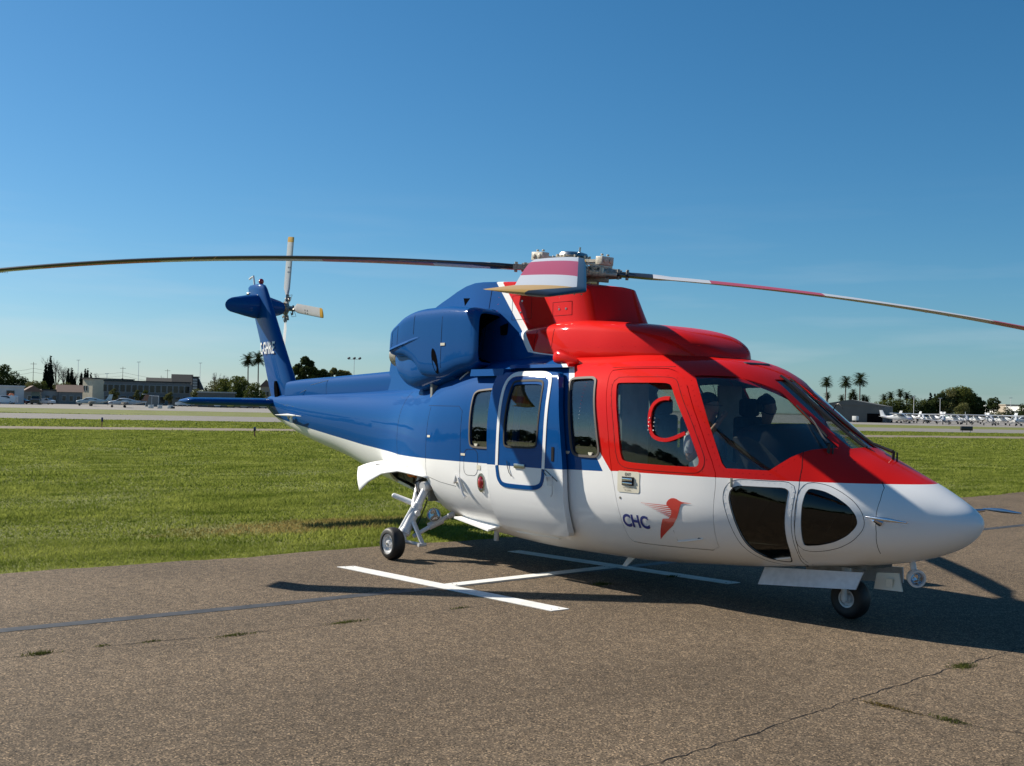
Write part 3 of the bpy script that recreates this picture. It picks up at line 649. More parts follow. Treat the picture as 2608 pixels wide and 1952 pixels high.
# sliding cabin door, starboard: stands proud of the skin
OFFD = .085
sl = solid('cabin_door', OFFD, .06, 3.3, 5.2, [M['hull'], M['liner']])
boolean(sl, side_prism(D_slide, -1, .5, 1.6), 'INTERSECT'); boolean(sl, side_prism(W_slide, -1, .5, 1.6), 'DIFFERENCE'); hull_shade(sl); sl.parent = heli
gs2 = solid('door_glass', OFFD-.012, .006, 3.6, 5.0, [M['glasscabin'], M['glasscabin']])
boolean(gs2, side_prism(grow(W_slide, .012), -1, .5, 1.6), 'INTERSECT'); gs2.name = 'window_pane'; gs2.parent = sl; hull_shade(gs2)
boolean(shell, join_meshes(cuts), 'DIFFERENCE'); hull_shade(shell); shell.name = 'fuselage'; shell.parent = heli
for nm, pm, gm, par, side in win:
    g = dupe(glass_shell, nm if par is None else 'window_pane'); g.data.materials.clear(); g.data.materials.append(gm); g.data.materials.append(gm)
    boolean(g, pm, 'INTERSECT'); hull_shade(g); g.parent = par or heli
bpy.data.objects.remove(glass_shell)

# conformal trims, seams, rivets, stripes
def on_hull(pts, side=-1, off=.002): return [side_pt(-p[0], p[2], side, off) for p in pts]
def dens(pts, step=.04, closed=True):
    out = []; n = len(pts)
    for i in range(n if closed else n-1):
        a, b = Vector(pts[i]), Vector(pts[(i+1) % n]); k = max(1, int((b-a).length/step))
        for j in range(k): out.append(tuple(a.lerp(b, j/k)))
    if not closed: out.append(tuple(pts[-1]))
    return out
def trim(name, pts, w, t, m, side=-1, off=0., closed=True, parent=None, inward=0):
    """flat raised band of width w and thickness t following an outline on the hull's side"""
    P = dens(pts, .03, closed); n = len(P)
    A = grow(P, w/2+inward) if closed else None; B = grow(P, -w/2+inward) if closed else None
    if not closed:
        A, B = [], []
        for i, p in enumerate(P):
            d = Vector(P[min(i+1, n-1)])-Vector(P[max(i-1, 0)]); nn = Vector((-d.z, 0, d.x)).normalized()
            A.append(tuple(Vector(p)+nn*w/2)); B.append(tuple(Vector(p)-nn*w/2))
    b = MB(); V = []
    for p, q in zip(A, B):
        a0, na = side_pt(-p[0], p[2], side, off); b0, nb = side_pt(-q[0], q[2], side, off)
        V += [a0-na*.004, a0+na*t, b0+nb*t, b0-nb*.004]
    F = []
    for i in range(n if closed else n-1):
        j = (i+1) % n
        for k in range(4): F.append((4*i+k, 4*i+(k+1) % 4, 4*j+(k+1) % 4, 4*j+k))
    if not closed: F += [(0, 1, 2, 3), (4*n-4, 4*n-3, 4*n-2, 4*n-1)]
    b.add(V, F); return b.build(name, m, parent or heli, ang=50)
for side in (-1, 1):
    trim('window_frame', W_cabin, .022, .010, M['frame'], side, inward=.004)
    trim('window_frame', W_rear, .020, .008, M['frame'], side, inward=.004)
    trim('window_seal', W_n1, .006, .0015, M['seal'], side); 
trim('door_stripe', FRAME_TOP, .042, .005, M['white'], -1, OFFD, False, sl)
trim('door_stripe', FRAME_BOT, .042, .005, M['blue'], -1, OFFD, False, sl)
trim('window_frame', W_slide, .02, .004, M['seal'], -1, OFFD, True, sl, inward=.0)
trim('window_surround', grow(W_door, .055), .003, .0008, M['seam'], -1, 0, True, doors[0])
trim('window_surround', grow(W_door, .055), .003, .0008, M['seam'], 1, 0, True, doors[1])
def seam(pts, w=.0035, side=-1, off=0, closed=False, parent=None): return trim('panel_seam', pts, w, .0006, M['seam'], side, off, closed, parent)
def zline(s, z0, z1): return [(-s, -1, z0+(z1-z0)*k/8) for k in range(9)]
seam([(-s_, -1, z_) for s_, z_ in ((.66, 1.215), (.62, 1.17), (.605, 1.08), (.61, 1.0), (.615, .82), (.65, .64))])
seam(grow(W_n2, .05), closed=True); seam(grow(W_n1, .055), closed=True)
seam([(-s_, -1, z_) for s_, z_ in ((1.27, 1.44), (1.22, 1.30), (1.20, 1.14), (1.21, .9), (1.25, .65), (1.33, .46))])
seam([(-s_, -1, z_) for s_, z_ in ((6.30, 1.752), (5.55, 1.752), (5.47, 1.70), (5.455, 1.16), (5.46, .92))])
seam(zline(6.22, .92, 1.74)); seam([(-s_, -1, z_) for s_, z_ in ((5.55, .86), (5.9, .885), (6.2, .93))])
seam(zline(7.27, .62, 1.92), .006)
seam(D_port_slide, side=1, closed=True)
seam([(-s_, -1, 2.16+.004*math.sin(s_)) for s_ in (3.3, 3.0, 2.6)], .003)
riv = MB()
def rivets(pts, step, side=-1, off=0, r=.0042):
    P = []; acc = 0
    for i in range(len(pts)-1):
        a, b = Vector(pts[i]), Vector(pts[i+1]); L = (b-a).length
        while acc < L: P.append(a.lerp(b, acc/L)); acc += step
        acc -= L
    for p in P:
        q, nn = side_pt(-p[0], p[2], side, off); riv.lathe(q-nn*.001, nn, [(0, r), (.0018, r*.8), (.0028, .0003)], 6)
rivets(grow(W_n1, .04)+[grow(W_n1, .04)[0]], .05); rivets(grow(W_quarter, .03)[5:]+[grow(W_quarter, .03)[0]], .06)
rivets(grow(W_door, .07), .11)
rivets(grow(W_slide, .03)+[grow(W_slide, .03)[0]], .022, -1, OFFD, .003)
rivets(grow(D_slide, -.02)+[grow(D_slide, -.02)[0]], .03, -1, OFFD, .003)
rivets(zline(3.545, .75, 2.12), .035, -1, 0, .0032)
for z_ in (1.30, 1.22): rivets([(-4.55, -1, z_), (-4.08, -1, z_)], .025, -1, OFFD, .0028)
rivets([(-3.73, -1, 1.55), (-3.9, -1, 1.55), (-3.9, -1, 1.2), (-3.73, -1, 1.2), (-3.73, -1, 1.55)], .03, -1, OFFD, .003)
rv = riv.build('rivets', M['hull'], heli); tag(rv, kind='stuff')

# window catches
for P, off, par in ((W_cabin, .002, heli), (W_rear, .002, heli)):
    xs = [p[0] for p in P]; zs = [p[2] for p in P]; z0 = min(zs)
    for k in (.2, .8):
        x = min(xs)+(max(xs)-min(xs)-.03)*k; q, nn = side_pt(-x-(.02 if k > .5 else 0), z0+.035, -1, -.002)
        b = MB(); u = Vector((1, 0, 0)); w_ = nn.cross(u).normalized()
        if w_.z < 0: w_ = -w_
        V = [q+nn*.008+u*.028*math.cos(math.pi*i/8)-w_*.030*math.sin(math.pi*i/8) for i in range(9)]
        b.add([v-nn*.012 for v in V]+V, [tuple(range(9, 18)), tuple(range(9))[::-1]]+[(i, (i+1) % 9, 9+(i+1) % 9, 9+i) for i in range(9)])
        b.build('window_catch', M['ivory'], heli, ang=50)

# text and logo laid on the skin
def decal(name, tris2d, verts2d, m, off, to3d, parent):
    V = [to3d(u, v, off) for u, v in verts2d]; me = bpy.data.meshes.new(name); me.from_pydata([tuple(p) for p in V], [], tris2d); me.materials.append(m)
    o = link(bpy.data.objects.new(name, me), parent)
    if name != 'registration_letters': hull_shade(o, .3)
    return o
def text2d(txt, size, bold=0., shear=0, sub=.05):
    cu = bpy.data.curves.new('t', 'FONT'); cu.body = txt; cu.size = size; cu.offset = bold*size; cu.resolution_u = 4; cu.shear = shear
    ob = link(bpy.data.objects.new('t', cu)); dg = bpy.context.evaluated_depsgraph_get(); dg.update(); me = bpy.data.meshes.new_from_object(ob.evaluated_get(dg))
    bm = bmesh.new(); bm.from_mesh(me); bmesh.ops.triangulate(bm, faces=bm.faces)
    bm.normal_update(); bmesh.ops.delete(bm, geom=[f for f in bm.faces if f.normal.z < -.5], context='FACES')
    for _ in range(3):
        es = [e for e in bm.edges if e.calc_length() > sub]
        if not es: break
        bmesh.ops.subdivide_edges(bm, edges=es, cuts=1); bmesh.ops.triangulate(bm, faces=[f for f in bm.faces if len(f.verts) > 3])
    vs = [(v.co.x, v.co.y) for v in bm.verts]; bm.verts.index_update(); fs = [tuple(v.index for v in f.verts) for f in bm.faces]; bm.free()
    bpy.data.objects.remove(ob); return vs, fs
def hull_map(s0, z0, side=-1, k=1, wx=1):      # text runs forward on the starboard side
    return lambda u, v, off: side_pt(s0-u*wx, z0+v*k, side, off)[0]
vs, fs = text2d('CHC', .158, .035); w_ = max(v[0] for v in vs); decal('company_letters', fs, vs, M['logoblue'], .004, hull_map(2.955, .675, wx=.315/w_), doors[0])
def poly_decal(name, pts, m, off=.0035, parent=None, side=-1):
    bm = bmesh.new(); f = bm.faces.new([bm.verts.new((p[0], p[1], 0)) for p in pts]); bmesh.ops.triangulate(bm, faces=bm.faces)
    for _ in range(3):
        es = [e for e in bm.edges if e.calc_length() > .05]
        if not es: break
        bmesh.ops.subdivide_edges(bm, edges=es, cuts=1); bmesh.ops.triangulate(bm, faces=[f for f in bm.faces if len(f.verts) > 3])
    bm.verts.index_update(); vs = [(v.co.x, v.co.y) for v in bm.verts]; fs = [tuple(v.index for v in f.verts) for f in bm.faces]; bm.free()
    return decal(name, fs, vs, m, off, lambda u, v, o: side_pt(u, v, side, o)[0], parent or heli)
BIRD = [(2.41, .915), (2.405, .935), (2.385, .958), (2.355, .974), (2.325, .978), (2.295, .972), (2.265, .957), (2.235, .949), (2.135, .944), (2.235, .937), (2.262, .925), (2.275, .895), (2.285, .86), (2.30, .82), (2.335, .775), (2.575, .583), (2.535, .66), (2.465, .782), (2.40, .80), (2.375, .85), (2.39, .885)]
BIRD = [(2.41, .915), (2.405, .935), (2.385, .958), (2.355, .974), (2.325, .978), (2.295, .972), (2.265, .957), (2.235, .949), (2.135, .944), (2.235, .937), (2.255, .925), (2.268, .895), (2.285, .85), (2.31, .80), (2.37, .73), (2.575, .583), (2.53, .67), (2.47, .782), (2.40, .79), (2.365, .83), (2.36, .87), (2.36, .905)]
poly_decal('bird_emblem', BIRD, M['logored'], parent=doors[0])
for i in range(7):
    a = i/6; poly_decal('wing_feather', [(2.362+.0*a, .900-.0175*i), (2.362, .909-.0175*i), (2.70-.30*a**.95*.85, .909-.0145*i), (2.70-.30*a**.95*.85, .907-.0145*i)], M['logored'], parent=doors[0])
# exit plate with handle
pl = [(-s_, -1, z_) for s_, z_ in [(x[0]*-1, x[2]) for x in rrect(2.715, 2.985, .99, 1.185, .022)]]
poly_decal('exit_plate', [(-p[0], p[2]) for p in pl], M['ivory'], .003, doors[0])
def small_text(txt, size, s0, z0, bold=.0, mt='print', parent=None, cx=True):
    vs, fs = text2d(txt, size, bold); mxu = max(v[0] for v in vs); decal('lettering', fs, vs, M[mt], .0055, hull_map(s0+(mxu/2 if cx else 0), z0), parent or doors[0])
small_text('EXIT', .036, 2.855, 1.145, .02); small_text('LIFT HANDLE', .019, 2.855, 1.028); small_text('TO OPEN', .019, 2.855, 1.004)
b = MB(); q, nn = side_pt(2.855, 1.095, -1, .0); b.box(q+nn*.004, (.145, .012, .078)); b.build('door_handle', M['seam'], doors[0], smooth=False)
b = MB(); b.box(q+nn*.014+Vector((0, 0, .014)), (.125, .014, .028)); b.box(q+nn*.012+Vector((0, 0, -.022)), (.125, .012, .02)); b.build('door_handle', M['chrome'], doors[0], bevel=.003)
b = MB(); q, nn = side_pt(2.955, .935, -1, .0); b.lathe(q-nn*.002, nn, [(0, .012), (.004, .011), (.005, .0)], 12); b.build('door_lock', M['steel'], doors[0])
# ram-air scoop under the emblem
b = MB(); A, B, C_ = [side_pt(s_, z_, -1, .003)[0] for s_, z_ in ((2.385, .685), (2.10, .633), (2.39, .580))]; nA = side_pt(2.3, .62, -1)[1]
b.add([A, B, C_, A-nA*.012, C_-nA*.012], [(0, 3, 4, 2), (3, 1, 4)]); b.build('air_scoop', M['panelgrey'], doors[0], smooth=False)
b = MB(); b.tube([C_, (C_+B)/2+nA*.006, B], .006, 6); b.build('scoop_lip', M['white'], doors[0])
# red beacon in the lower side
b = MB(); q, nn = side_pt(5.06, .934, -1); b.lathe(q, nn, [(-.004, .068), (.008, .066), (.010, .052)], 20); bc = b.build('side_light', M['steel'], heli)
for i in range(len(bc.data.vertices)): v = bc.data.vertices[i].co; v.z = q.z+(v.z-q.z)*1.55
b = MB(); b.lathe(q, nn, [(.0, .046), (.018, .040), (.028, .02), (.030, .0)], 18); lo = b.build('lens', M['beacon'], bc)
for v in lo.data.vertices: v.co.z = q.z+(v.co.z-q.z)*1.5
# fuel cover, static port labels
trim('access_panel', rrect(5.13, 5.38, 1.0, 1.285, .07), .004, .0008, M['seam'], -1)
poly_decal('label_plate', [(-p[0], p[2]) for p in rrect(5.07, 5.14, 1.07, 1.12, .005)], M['ivory'], .003)
poly_decal('label_plate', [(-p[0], p[2]) for p in rrect(6.12, 6.19, 1.385, 1.41, .004)], M['ivory'], .003)
poly_decal('label_plate', [(-p[0], p[2]) for p in rrect(5.36, 5.44, 1.21, 1.235, .004)], M['ivory'], .003)
# cabin door furniture
q, nn = side_pt(4.3, 1.155, -1, OFFD); b = MB(); b.box(q+nn*.006, (.17, .016, .045)); b.build('door_handle', M['steel'], sl, bevel=.004)
q, nn = side_pt(3.80, 1.30, -1, OFFD); b = MB(); b.box(q, (.035, .008, .14)); b.build('handle_recess', M['seam'], sl, smooth=False)
b = MB(); a = [side_pt(s_, z_, -1, OFFD+o)[0] for s_, z_, o in ((3.86, 1.03, .004), (3.86, 1.08, .03), (3.78, 1.08, .035), (3.76, 1.03, .03), (3.765, .93, .03), (3.79, .90, .028))]
b.tube(a, .008, 6); b.box(side_pt(3.83, 1.04, -1, OFFD+.004)[0], (.07, .012, .10)); b.build('grab_latch', M['gearwhite'], sl)
b = MB()
for s0, z0, s1, z1 in ((3.95, 1.14, 3.84, 1.05), (3.9, 1.14, 3.72, 1.04)): b.cyl(side_pt(s0, z0, -1, OFFD+.006)[0], side_pt(s1, z1, -1, OFFD+.006)[0], .004, n=6)
b.build('latch_rod', M['panelgrey'], sl)
b = MB(); b.tube([side_pt(s_, z_, -1, OFFD+.01)[0] for s_, z_ in ((4.50, 1.20), (4.49, 1.14), (4.46, 1.08), (4.42, 1.045))], .004, 6); b.build('pull_cord', M['panelgrey'], sl)
# upper door rail and deck lip
def bar(name, s0, s1, z, h, t0, t1, m, k=8, off0=0.):
    b = MB(); R = []
    for i in range(k+1):
        s_ = s0+(s1-s0)*i/k; a, na = side_pt(s_, z-h/2, -1, 0); c, nc = side_pt(s_, z+h/2, -1, 0); y = -abs(na.y)
        R.append([a+Vector((0, .02, 0)), a+Vector((0, -t0, 0)), Vector((c.x, a.y-t1, c.z)), c+Vector((0, .04, 0))])
    b.loft(R); return b.build(name, m, heli, ang=30)
bar('door_rail', 4.80, 5.42, 2.125, .075, .10, .085, M['hull'])
bar('door_rail_cap', 3.86, 4.80, 2.185, .035, .085, .07, M['hull'])
bar('lower_door_rail', 4.05, 4.75, .43, .02, .02, .02, M['white'])
# folding boarding step below the door
b = MB(); a0 = side_pt(5.75, .50, -1)[0]; a1 = side_pt(5.02, .46, -1)[0]
b.add([a0, a1, a1+Vector((0, -.16, -.03)), a0+Vector((0, -.13, .0)), a0-Vector((0, 0, .02)), a1-Vector((0, 0, .02)), a1+Vector((0, -.16, -.05)), a0+Vector((0, -.13, -.02))], [(0, 1, 2, 3), (7, 6, 5, 4), (3, 2, 6, 7), (0, 3, 7, 4), (2, 1, 5, 6), (1, 0, 4, 5)])
b.build('boarding_step', M['white'], heli, smooth=False)
b = MB(); b.cyl((-5.55, -.45, .36), (-5.55, -.45, .22), .03); b.cyl((-5.45, -.52, .36), (-5.45, -.52, .25), .022); b.build('drain_fitting', M['gearwhite'], heli)
# rear strap fitting (handle hanging by the fuel cover)
b = MB(); p0 = side_pt(5.50, .99, -1, .02)[0]; p1 = side_pt(5.35, .78, -1, .05)[0]; b.tube([side_pt(5.56, .90, -1, .01)[0], side_pt(5.50, .93, -1, .03)[0], p0, side_pt(5.44, .96, -1, .03)[0], side_pt(5.36, .80, -1, .05)[0], side_pt(5.33, .77, -1, .05)[0]], [.012, .02, .012, .018, .013, .02], 8); b.build('mooring_handle', M['gearwhite'], heli)

# ---- upper works
def sgnpow(v, e): return math.copysign(abs(v)**e, v)
def ringS(s, yc, w, zb, zt, n=3, k=0., m_=40, tilt=0., zmid=.5):
    R = []; zc = zb+(zt-zb)*zmid
    for j in range(m_):
        t = 2*math.pi*j/m_; c, sn = math.cos(t), math.sin(t); z = zc+((zt-zc) if c > 0 else (zc-zb))*sgnpow(c, 2/n); y = w*sgnpow(sn, 2/n)
        y *= 1-k*max(0, (z-zb)/(zt-zb)); R.append((-s-tilt*(y/max(w, .01)), yc+y, z))
    return R
def interp_rings(K, step, fn):
    K = np.array(K, float); ss = np.arange(K[0, 0], K[-1, 0], step).tolist()+[K[-1, 0]]
    for k in K[:, 0]:
        if min(abs(k-x) for x in ss) > 1e-6: ss.append(float(k))
    ss = sorted(ss); return [fn(s_, *[float(pchip(K[:, 0], K[:, i], np.array([s_]))[0]) for i in range(1, K.shape[1])]) for s_ in ss]
# forward hump
b = MB(); b.loft(interp_rings([(2.44, .10, 2.20, 2.285), (2.50, .26, 2.20, 2.335), (2.62, .40, 2.2, 2.42), (2.85, .52, 2.2, 2.525), (3.2, .62, 2.2, 2.60), (3.7, .68, 2.2, 2.655), (4.2, .69, 2.2, 2.69), (4.6, .675, 2.2, 2.685), (4.9, .64, 2.2, 2.665), (5.2, .58, 2.2, 2.63), (5.5, .50, 2.2, 2.58)], .06, lambda s_, w, zb, zt: ringS(s_, 0, w, zb, zt, 4.8, .10)))
b.build('forward_cowling', M['hull'], heli, ang=60)
# mast pylon
PF = [3.60, 3.604, 3.615, 3.635, 3.67, 3.72, 3.80, 3.90, 4.05]+[4.2+.2*i for i in range(22)]+[8.5]
def p_ztop(s_): return float(pchip(np.array([3.3, 4.0, 4.5, 5.5, 6.2, 6.4, 6.8, 7.2, 8.0, 8.6]), np.array([2.95, 3.03, 3.10, 3.185, 3.225, 3.205, 3.105, 2.995, 2.62, 2.22]), np.array([s_]))[0])
def p_half(s_, h):
    """half width of the pylon at station s_ and height fraction h, rounded in plan at the front"""
    wb = float(np.interp(s_, [3.6, 4.4, 6.0, 7.2, 8.5], [.56, .60, .60, .45, .16])); wt = float(np.interp(s_, [3.6, 4.4, 6.0, 7.2, 8.5], [.36, .41, .40, .24, .10])); w = wb+(wt-wb)*h
    sf = 3.60+.44*h; L_ = .42; q = min(1, max(0, (sf+L_-s_)/L_)); return w*max(0, 1-q**2.6)**(1/2.6)
def pylon_ring(h, dz=0., sc=1.):
    P = []
    for side in (1, -1):
        ks = PF if side > 0 else PF[::-1][1:-1]
        for s0 in ks:
            s_ = s0+.44*h*max(0, 1-(s0-3.6)/1.6); zt = p_ztop(s_); zb = 2.05 if s_ < 6.5 else 1.85
            P.append((-s_, side*p_half(s_, h)*sc if s0 > 3.6 else 0.0, zb+(zt-zb)*h+dz))
    return P
def quad_cap(b, base, n):
    for i in range(1, n//2): pass
b = MB(); rr_ = [pylon_ring(h) for h in (0, .15, .3, .45, .6, .75, .9, .97, 1.0)]+[pylon_ring(1.0, .012, .93), pylon_ring(1.0, .02, .75), pylon_ring(1.0, .026, .4), pylon_ring(1.0, .028, .02)]
b.loft(rr_, cap=False); pyl = b.build('mast_pylon', M['hull'], heli, ang=40)
def pylon_pt(s_, z, off=.002):
    zt = p_ztop(s_); zb = 2.05 if s_ < 6.5 else 1.85; h = (z-zb)/(zt-zb); return Vector((-s_, -(p_half(s_, h)+off), z))
def seam3(pts, m, r=.0022, parent=None, nm='panel_seam'):
    b = MB(); b.tube(pts, r, 4); return b.build(nm, m, parent or heli)
def pan_outline(s0, s1, z0, z1, sk=.0, closed=True):
    P = []
    for (a, c), (d, e) in (((s0, z0), (s1, z0)), ((s1, z0), (s1+sk, z1)), ((s1+sk, z1), (s0+sk, z1)), ((s0+sk, z1), (s0, z0))):
        for k in range(6): P.append(pylon_pt(a+(d-a)*k/6, c+(e-c)*k/6, .0005))
    P.append(P[0]); return P
seam3(pan_outline(4.98, 5.32, 2.74, 3.02, .05), M['seam'], parent=pyl); seam3(pan_outline(4.32, 4.62, 2.75, 2.90, .03), M['seam'], parent=pyl)
seam3([pylon_pt(5.78-.0*k, 3.12-.09*k) for k in range(9)], M['seam'], parent=pyl)
for s_, z in ((5.18, 2.95), (5.18, 2.82), (4.42, 2.82), (4.53, 2.82)): b = MB(); p = pylon_pt(s_, z); b.lathe(p, (0, -1, 0), [(0, .014), (.004, .012), (.005, 0)], 8); b.build('panel_latch', M['steel'], pyl)
b = MB(); p = pylon_pt(6.28, 3.03, .0); b.add([p+Vector((-.08, -.004, .03)), p+Vector((.08, -.004, .02)), p+Vector((-.05, -.004, -.07))], [(0, 1, 2)]); b.build('vent', M['dark'], pyl, smooth=False)
b = MB(); p = pylon_pt(5.37, 2.62, 0); b.add([p+Vector((-.06, -.06, .05)), p+Vector((.02, -.005, .09)), p+Vector((.01, -.005, -.05)), p+Vector((-.06, -.05, -.05))], [(0, 1, 2, 3)]); b.build('vent', M['dark'], pyl, smooth=False)

# engine nacelles with dark intakes and rear exhaust hoods
def nacelle(side):
    K = [(5.44, -.68, .275, 2.22, 2.82), (5.48, -.68, .295, 2.20, 2.85), (5.7, -.665, .32, 2.14, 2.885), (6.1, -.645, .335, 2.05, 2.915), (6.45, -.625, .34, 2.08, 2.915), (6.62, -.615, .34, 2.22, 2.905), (6.9, -.60, .335, 2.33, 2.85), (7.10, -.585, .325, 2.35, 2.77), (7.24, -.575, .31, 2.37, 2.70), (7.27, -.56, .28, 2.40, 2.67)]
    R = interp_rings(K, .07, lambda s_, yc, w, zb, zt: ringS(s_, yc, w, zb, zt, 6.0, .07, tilt=(.12 if s_ < 5.6 else .0)))
    c = ringS(5.45, -.68, .262, 2.245, 2.80, 6, .07, tilt=.12); d = ringS(5.50, -.68, .255, 2.255, 2.79, 6, .07, tilt=.12); e_ = ringS(5.85, -.68, .20, 2.32, 2.74, 4, .06, tilt=.0)
    rings = [e_, d, c]+R; ms = [1, 1, 0]+[0]*(len(R))
    b = MB(); b.loft(rings, ms=ms)
    if side > 0: b.v = [(x, -y, z) for x, y, z in b.v]
    nc = b.build('engine_nacelle', [M['blue'], M['dark']], heli, ang=28)
    b = MB(); b.loft(interp_rings([(5.9, -.66, .28, 2.05, 2.5), (6.3, -.64, .30, 1.98, 2.5), (6.7, -.60, .295, 1.93, 2.5), (7.0, -.56, .275, 1.97, 2.5), (7.2, -.54, .25, 2.08, 2.46), (7.30, -.53, .22, 2.2, 2.44)], .07, lambda s_, yc, w, zb, zt: ringS(s_, yc, w, zb, zt, 3.0, 0)))
    if side > 0: b.v = [(x, -y, z) for x, y, z in b.v]
    b.build('exhaust_fairing', M['blue'], nc, ang=60)
    # exhaust hood: the overhanging lip along the rear flank
    b = MB(); R = []
    for i in range(15):
        a = i/14; s_ = 6.45+.94*a; w = .005+.03*math.sin(math.pi*min(1, a*1.15)*.5); z = 2.56-.16*a; kk = np.array(K); y = float(np.interp(s_, kk[:, 0], kk[:, 1]-kk[:, 2]))+.02 if a < .88 else -.80+.9*(a-.88)
        R.append([(-s_, y+.06, z+.05), (-s_-.0, y-w*.6, z+.024), (-s_, y-w, z-.004), (-s_, y-w*.3, z-.018), (-s_, y+.07, z-.01)])
    b.loft(R)
    if side > 0: b.v = [(x, -y, z) for x, y, z in b.v]
    b.build('exhaust_lip', M['blue'], nc, ang=60)
    # exhaust opening under the lip
    b = MB(); b.lathe((-7.36, -.62*(-side)*-1 if False else .60*side, 2.38), (-1, 0, 0), [(-.05, .15), (.10, .145), (.10, .12), (-.1, .11)], 20, ms=[0, 0, 1]); b.build('exhaust_pipe', [M['hubgrey'], M['dark']], nc)
    # cooling slot low in the nacelle's flank
    b = MB(); q = []; dg = bpy.context.evaluated_depsgraph_get(); dg.update()
    for i in range(16):
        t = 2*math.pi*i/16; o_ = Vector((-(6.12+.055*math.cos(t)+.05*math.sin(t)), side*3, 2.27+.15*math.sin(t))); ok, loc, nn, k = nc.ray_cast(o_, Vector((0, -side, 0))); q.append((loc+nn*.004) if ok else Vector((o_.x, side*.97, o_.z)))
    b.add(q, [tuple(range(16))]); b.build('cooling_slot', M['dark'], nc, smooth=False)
    b = MB(); b.box((-5.96, side*.975, 2.46), (.085, .01, .03)); b.build('label_plate', M['ivory'], nc, smooth=False)
    return nc
nacelle(-1); nacelle(1)
# fasteners and joints along the upper works
def snap(o, p, d):
    ok, loc, nn, k = o.ray_cast(Vector(p), Vector(d)); return (loc, nn) if ok else None
CW = [o for o in bpy.data.objects if o.name.startswith('forward_cowling')][0]; NAC = [o for o in bpy.data.objects if o.name == 'engine_nacelle'][0]
rb2, rb3 = MB(), MB()
def rv3(b, hit, r=.006):
    if hit: b.lathe(hit[0]-hit[1]*.001, hit[1], [(0, r), (.002, r*.8), (.0032, .0003)], 6)
for i in range(15): rv3(rb2, snap(CW, (-2.62-.155*i, -2, 2.375), (0, 1, 0)))
for i in range(7): rv3(rb2, snap(pyl, (-4.55-.0*i, -2, 2.75+.05*i), (0, 1, 0)), .005)
for i in range(9): rv3(rb2, snap(pyl, (-5.62, -2, 3.1-.08*i), (0, 1, 0)), .005)
tag(rb2.build('rivets', M['red'], CW), kind='stuff')
for s0, z0, s1, z1, n_ in ((5.75, 2.12, 6.6, 2.12, 10), (5.62, 2.2, 5.62, 2.8, 8), (5.7, 2.84, 7.0, 2.80, 15), (7.15, 2.45, 7.15, 2.7, 5)):
    for i in range(n_): t = i/(n_-1); rv3(rb3, snap(NAC, (-(s0+(s1-s0)*t), -3, z0+(z1-z0)*t), (0, 1, 0)), .005)
tag(rb3.build('rivets', M['blue'], NAC), kind='stuff')
def snapline(o, pts, nm, m, r=.0022):
    P = []
    for a, c in zip(pts[:-1], pts[1:]):
        for k in range(8):
            h = snap(o, (-(a[0]+(c[0]-a[0])*k/8), -3, a[1]+(c[1]-a[1])*k/8), (0, 1, 0))
            if h: P.append(h[0]+h[1]*.0008)
    if len(P) > 2: seam3(P, m, r, o, nm)
snapline(NAC, [(6.0, 2.10), (6.0, 2.88)], 'panel_seam', M['seam']); snapline(NAC, [(7.02, 2.45), (7.02, 2.72), (7.17, 2.66), (7.17, 2.46), (7.02, 2.45)], 'panel_seam', M['seam']); snapline(NAC, [(6.62, 2.60), (6.62, 2.86)], 'panel_seam', M['seam'])
snapline(CW, [(4.42, 2.40), (4.42, 2.62)], 'panel_seam', M['seam']); snapline(CW, [(4.75, 2.38), (4.72, 2.62)], 'panel_seam', M['seam'])
# drain tubes on the shoulder
for s0 in (5.62, 6.02):
    P = []
    for k in range(7):
        z = 2.235-.19*k/6; P.append(side_pt(s0+.13*k/6, z, -1, .012)[0])
    b = MB(); b.tube(P, .009, 6); b.build('drain_tube', M['gearwhite'], heli)
# roof scoop, small antennas
b = MB(); b.loft([ringS(4.17, -.80, .05, 2.22, 2.33, 2.5), ringS(4.10, -.80, .07, 2.2, 2.36, 2.5), ringS(3.95, -.80, .05, 2.2, 2.30, 2.5), ringS(3.84, -.80, .012, 2.2, 2.25, 2.5)]); b.build('roof_scoop', M['red'], heli)

# tail boom spine, fin, stabiliser
b = MB(); b.loft(interp_rings([(7.2, .20, 1.8, 2.27), (7.8, .195, 1.78, 2.245), (8.6, .185, 1.75, 2.21), (10, .165, 1.72, 2.155), (11.0, .14, 1.70, 2.12), (11.5, .12, 1.7, 2.09)], .2, lambda s_, w, zb, zt: ringS(s_, 0, w, zb, zt, 3.2, .12)))
b.build('drive_shaft_cover', M['blue'], heli, ang=60)
def foil(n=14, t=.14):
    up = []
    for i in range(n+1):
        x = .5*(1-math.cos(math.pi*i/n)); y = 5*t*(.2969*math.sqrt(x)-.126*x-.3516*x*x+.2843*x**3-.1036*x**4); up.append((x, y))
    return up+[(x, -y) for x, y in up[-2:0:-1]]
FO = foil()
fin = MB(); R = []
for z, le, te, t in ((1.62, 11.30, 12.0, .12), (1.72, 11.22, 12.10, .15), (1.85, 11.25, 12.18, .19), (2.0, 11.33, 12.27, .215), (2.15, 11.42, 12.34, .21), (2.4, 11.60, 12.46, .20), (2.8, 11.88, 12.66, .19), (3.14, 12.115, 12.85, .18), (3.5, 12.365, 13.05, .165), (3.64, 12.46, 13.13, .15), (3.70, 12.52, 13.15, .13), (3.735, 12.62, 13.08, .08)):
    R.append([(-(le+(te-le)*x), y/.14*t*.85, z+(.0)*x) for x, y in FO])
fin.loft(R); fino = fin.build('tail_fin', M['blue'], heli, ang=60)
vs, fs = text2d('C-GHRE', .27, .022, .2); wv = max(v[0] for v in vs)
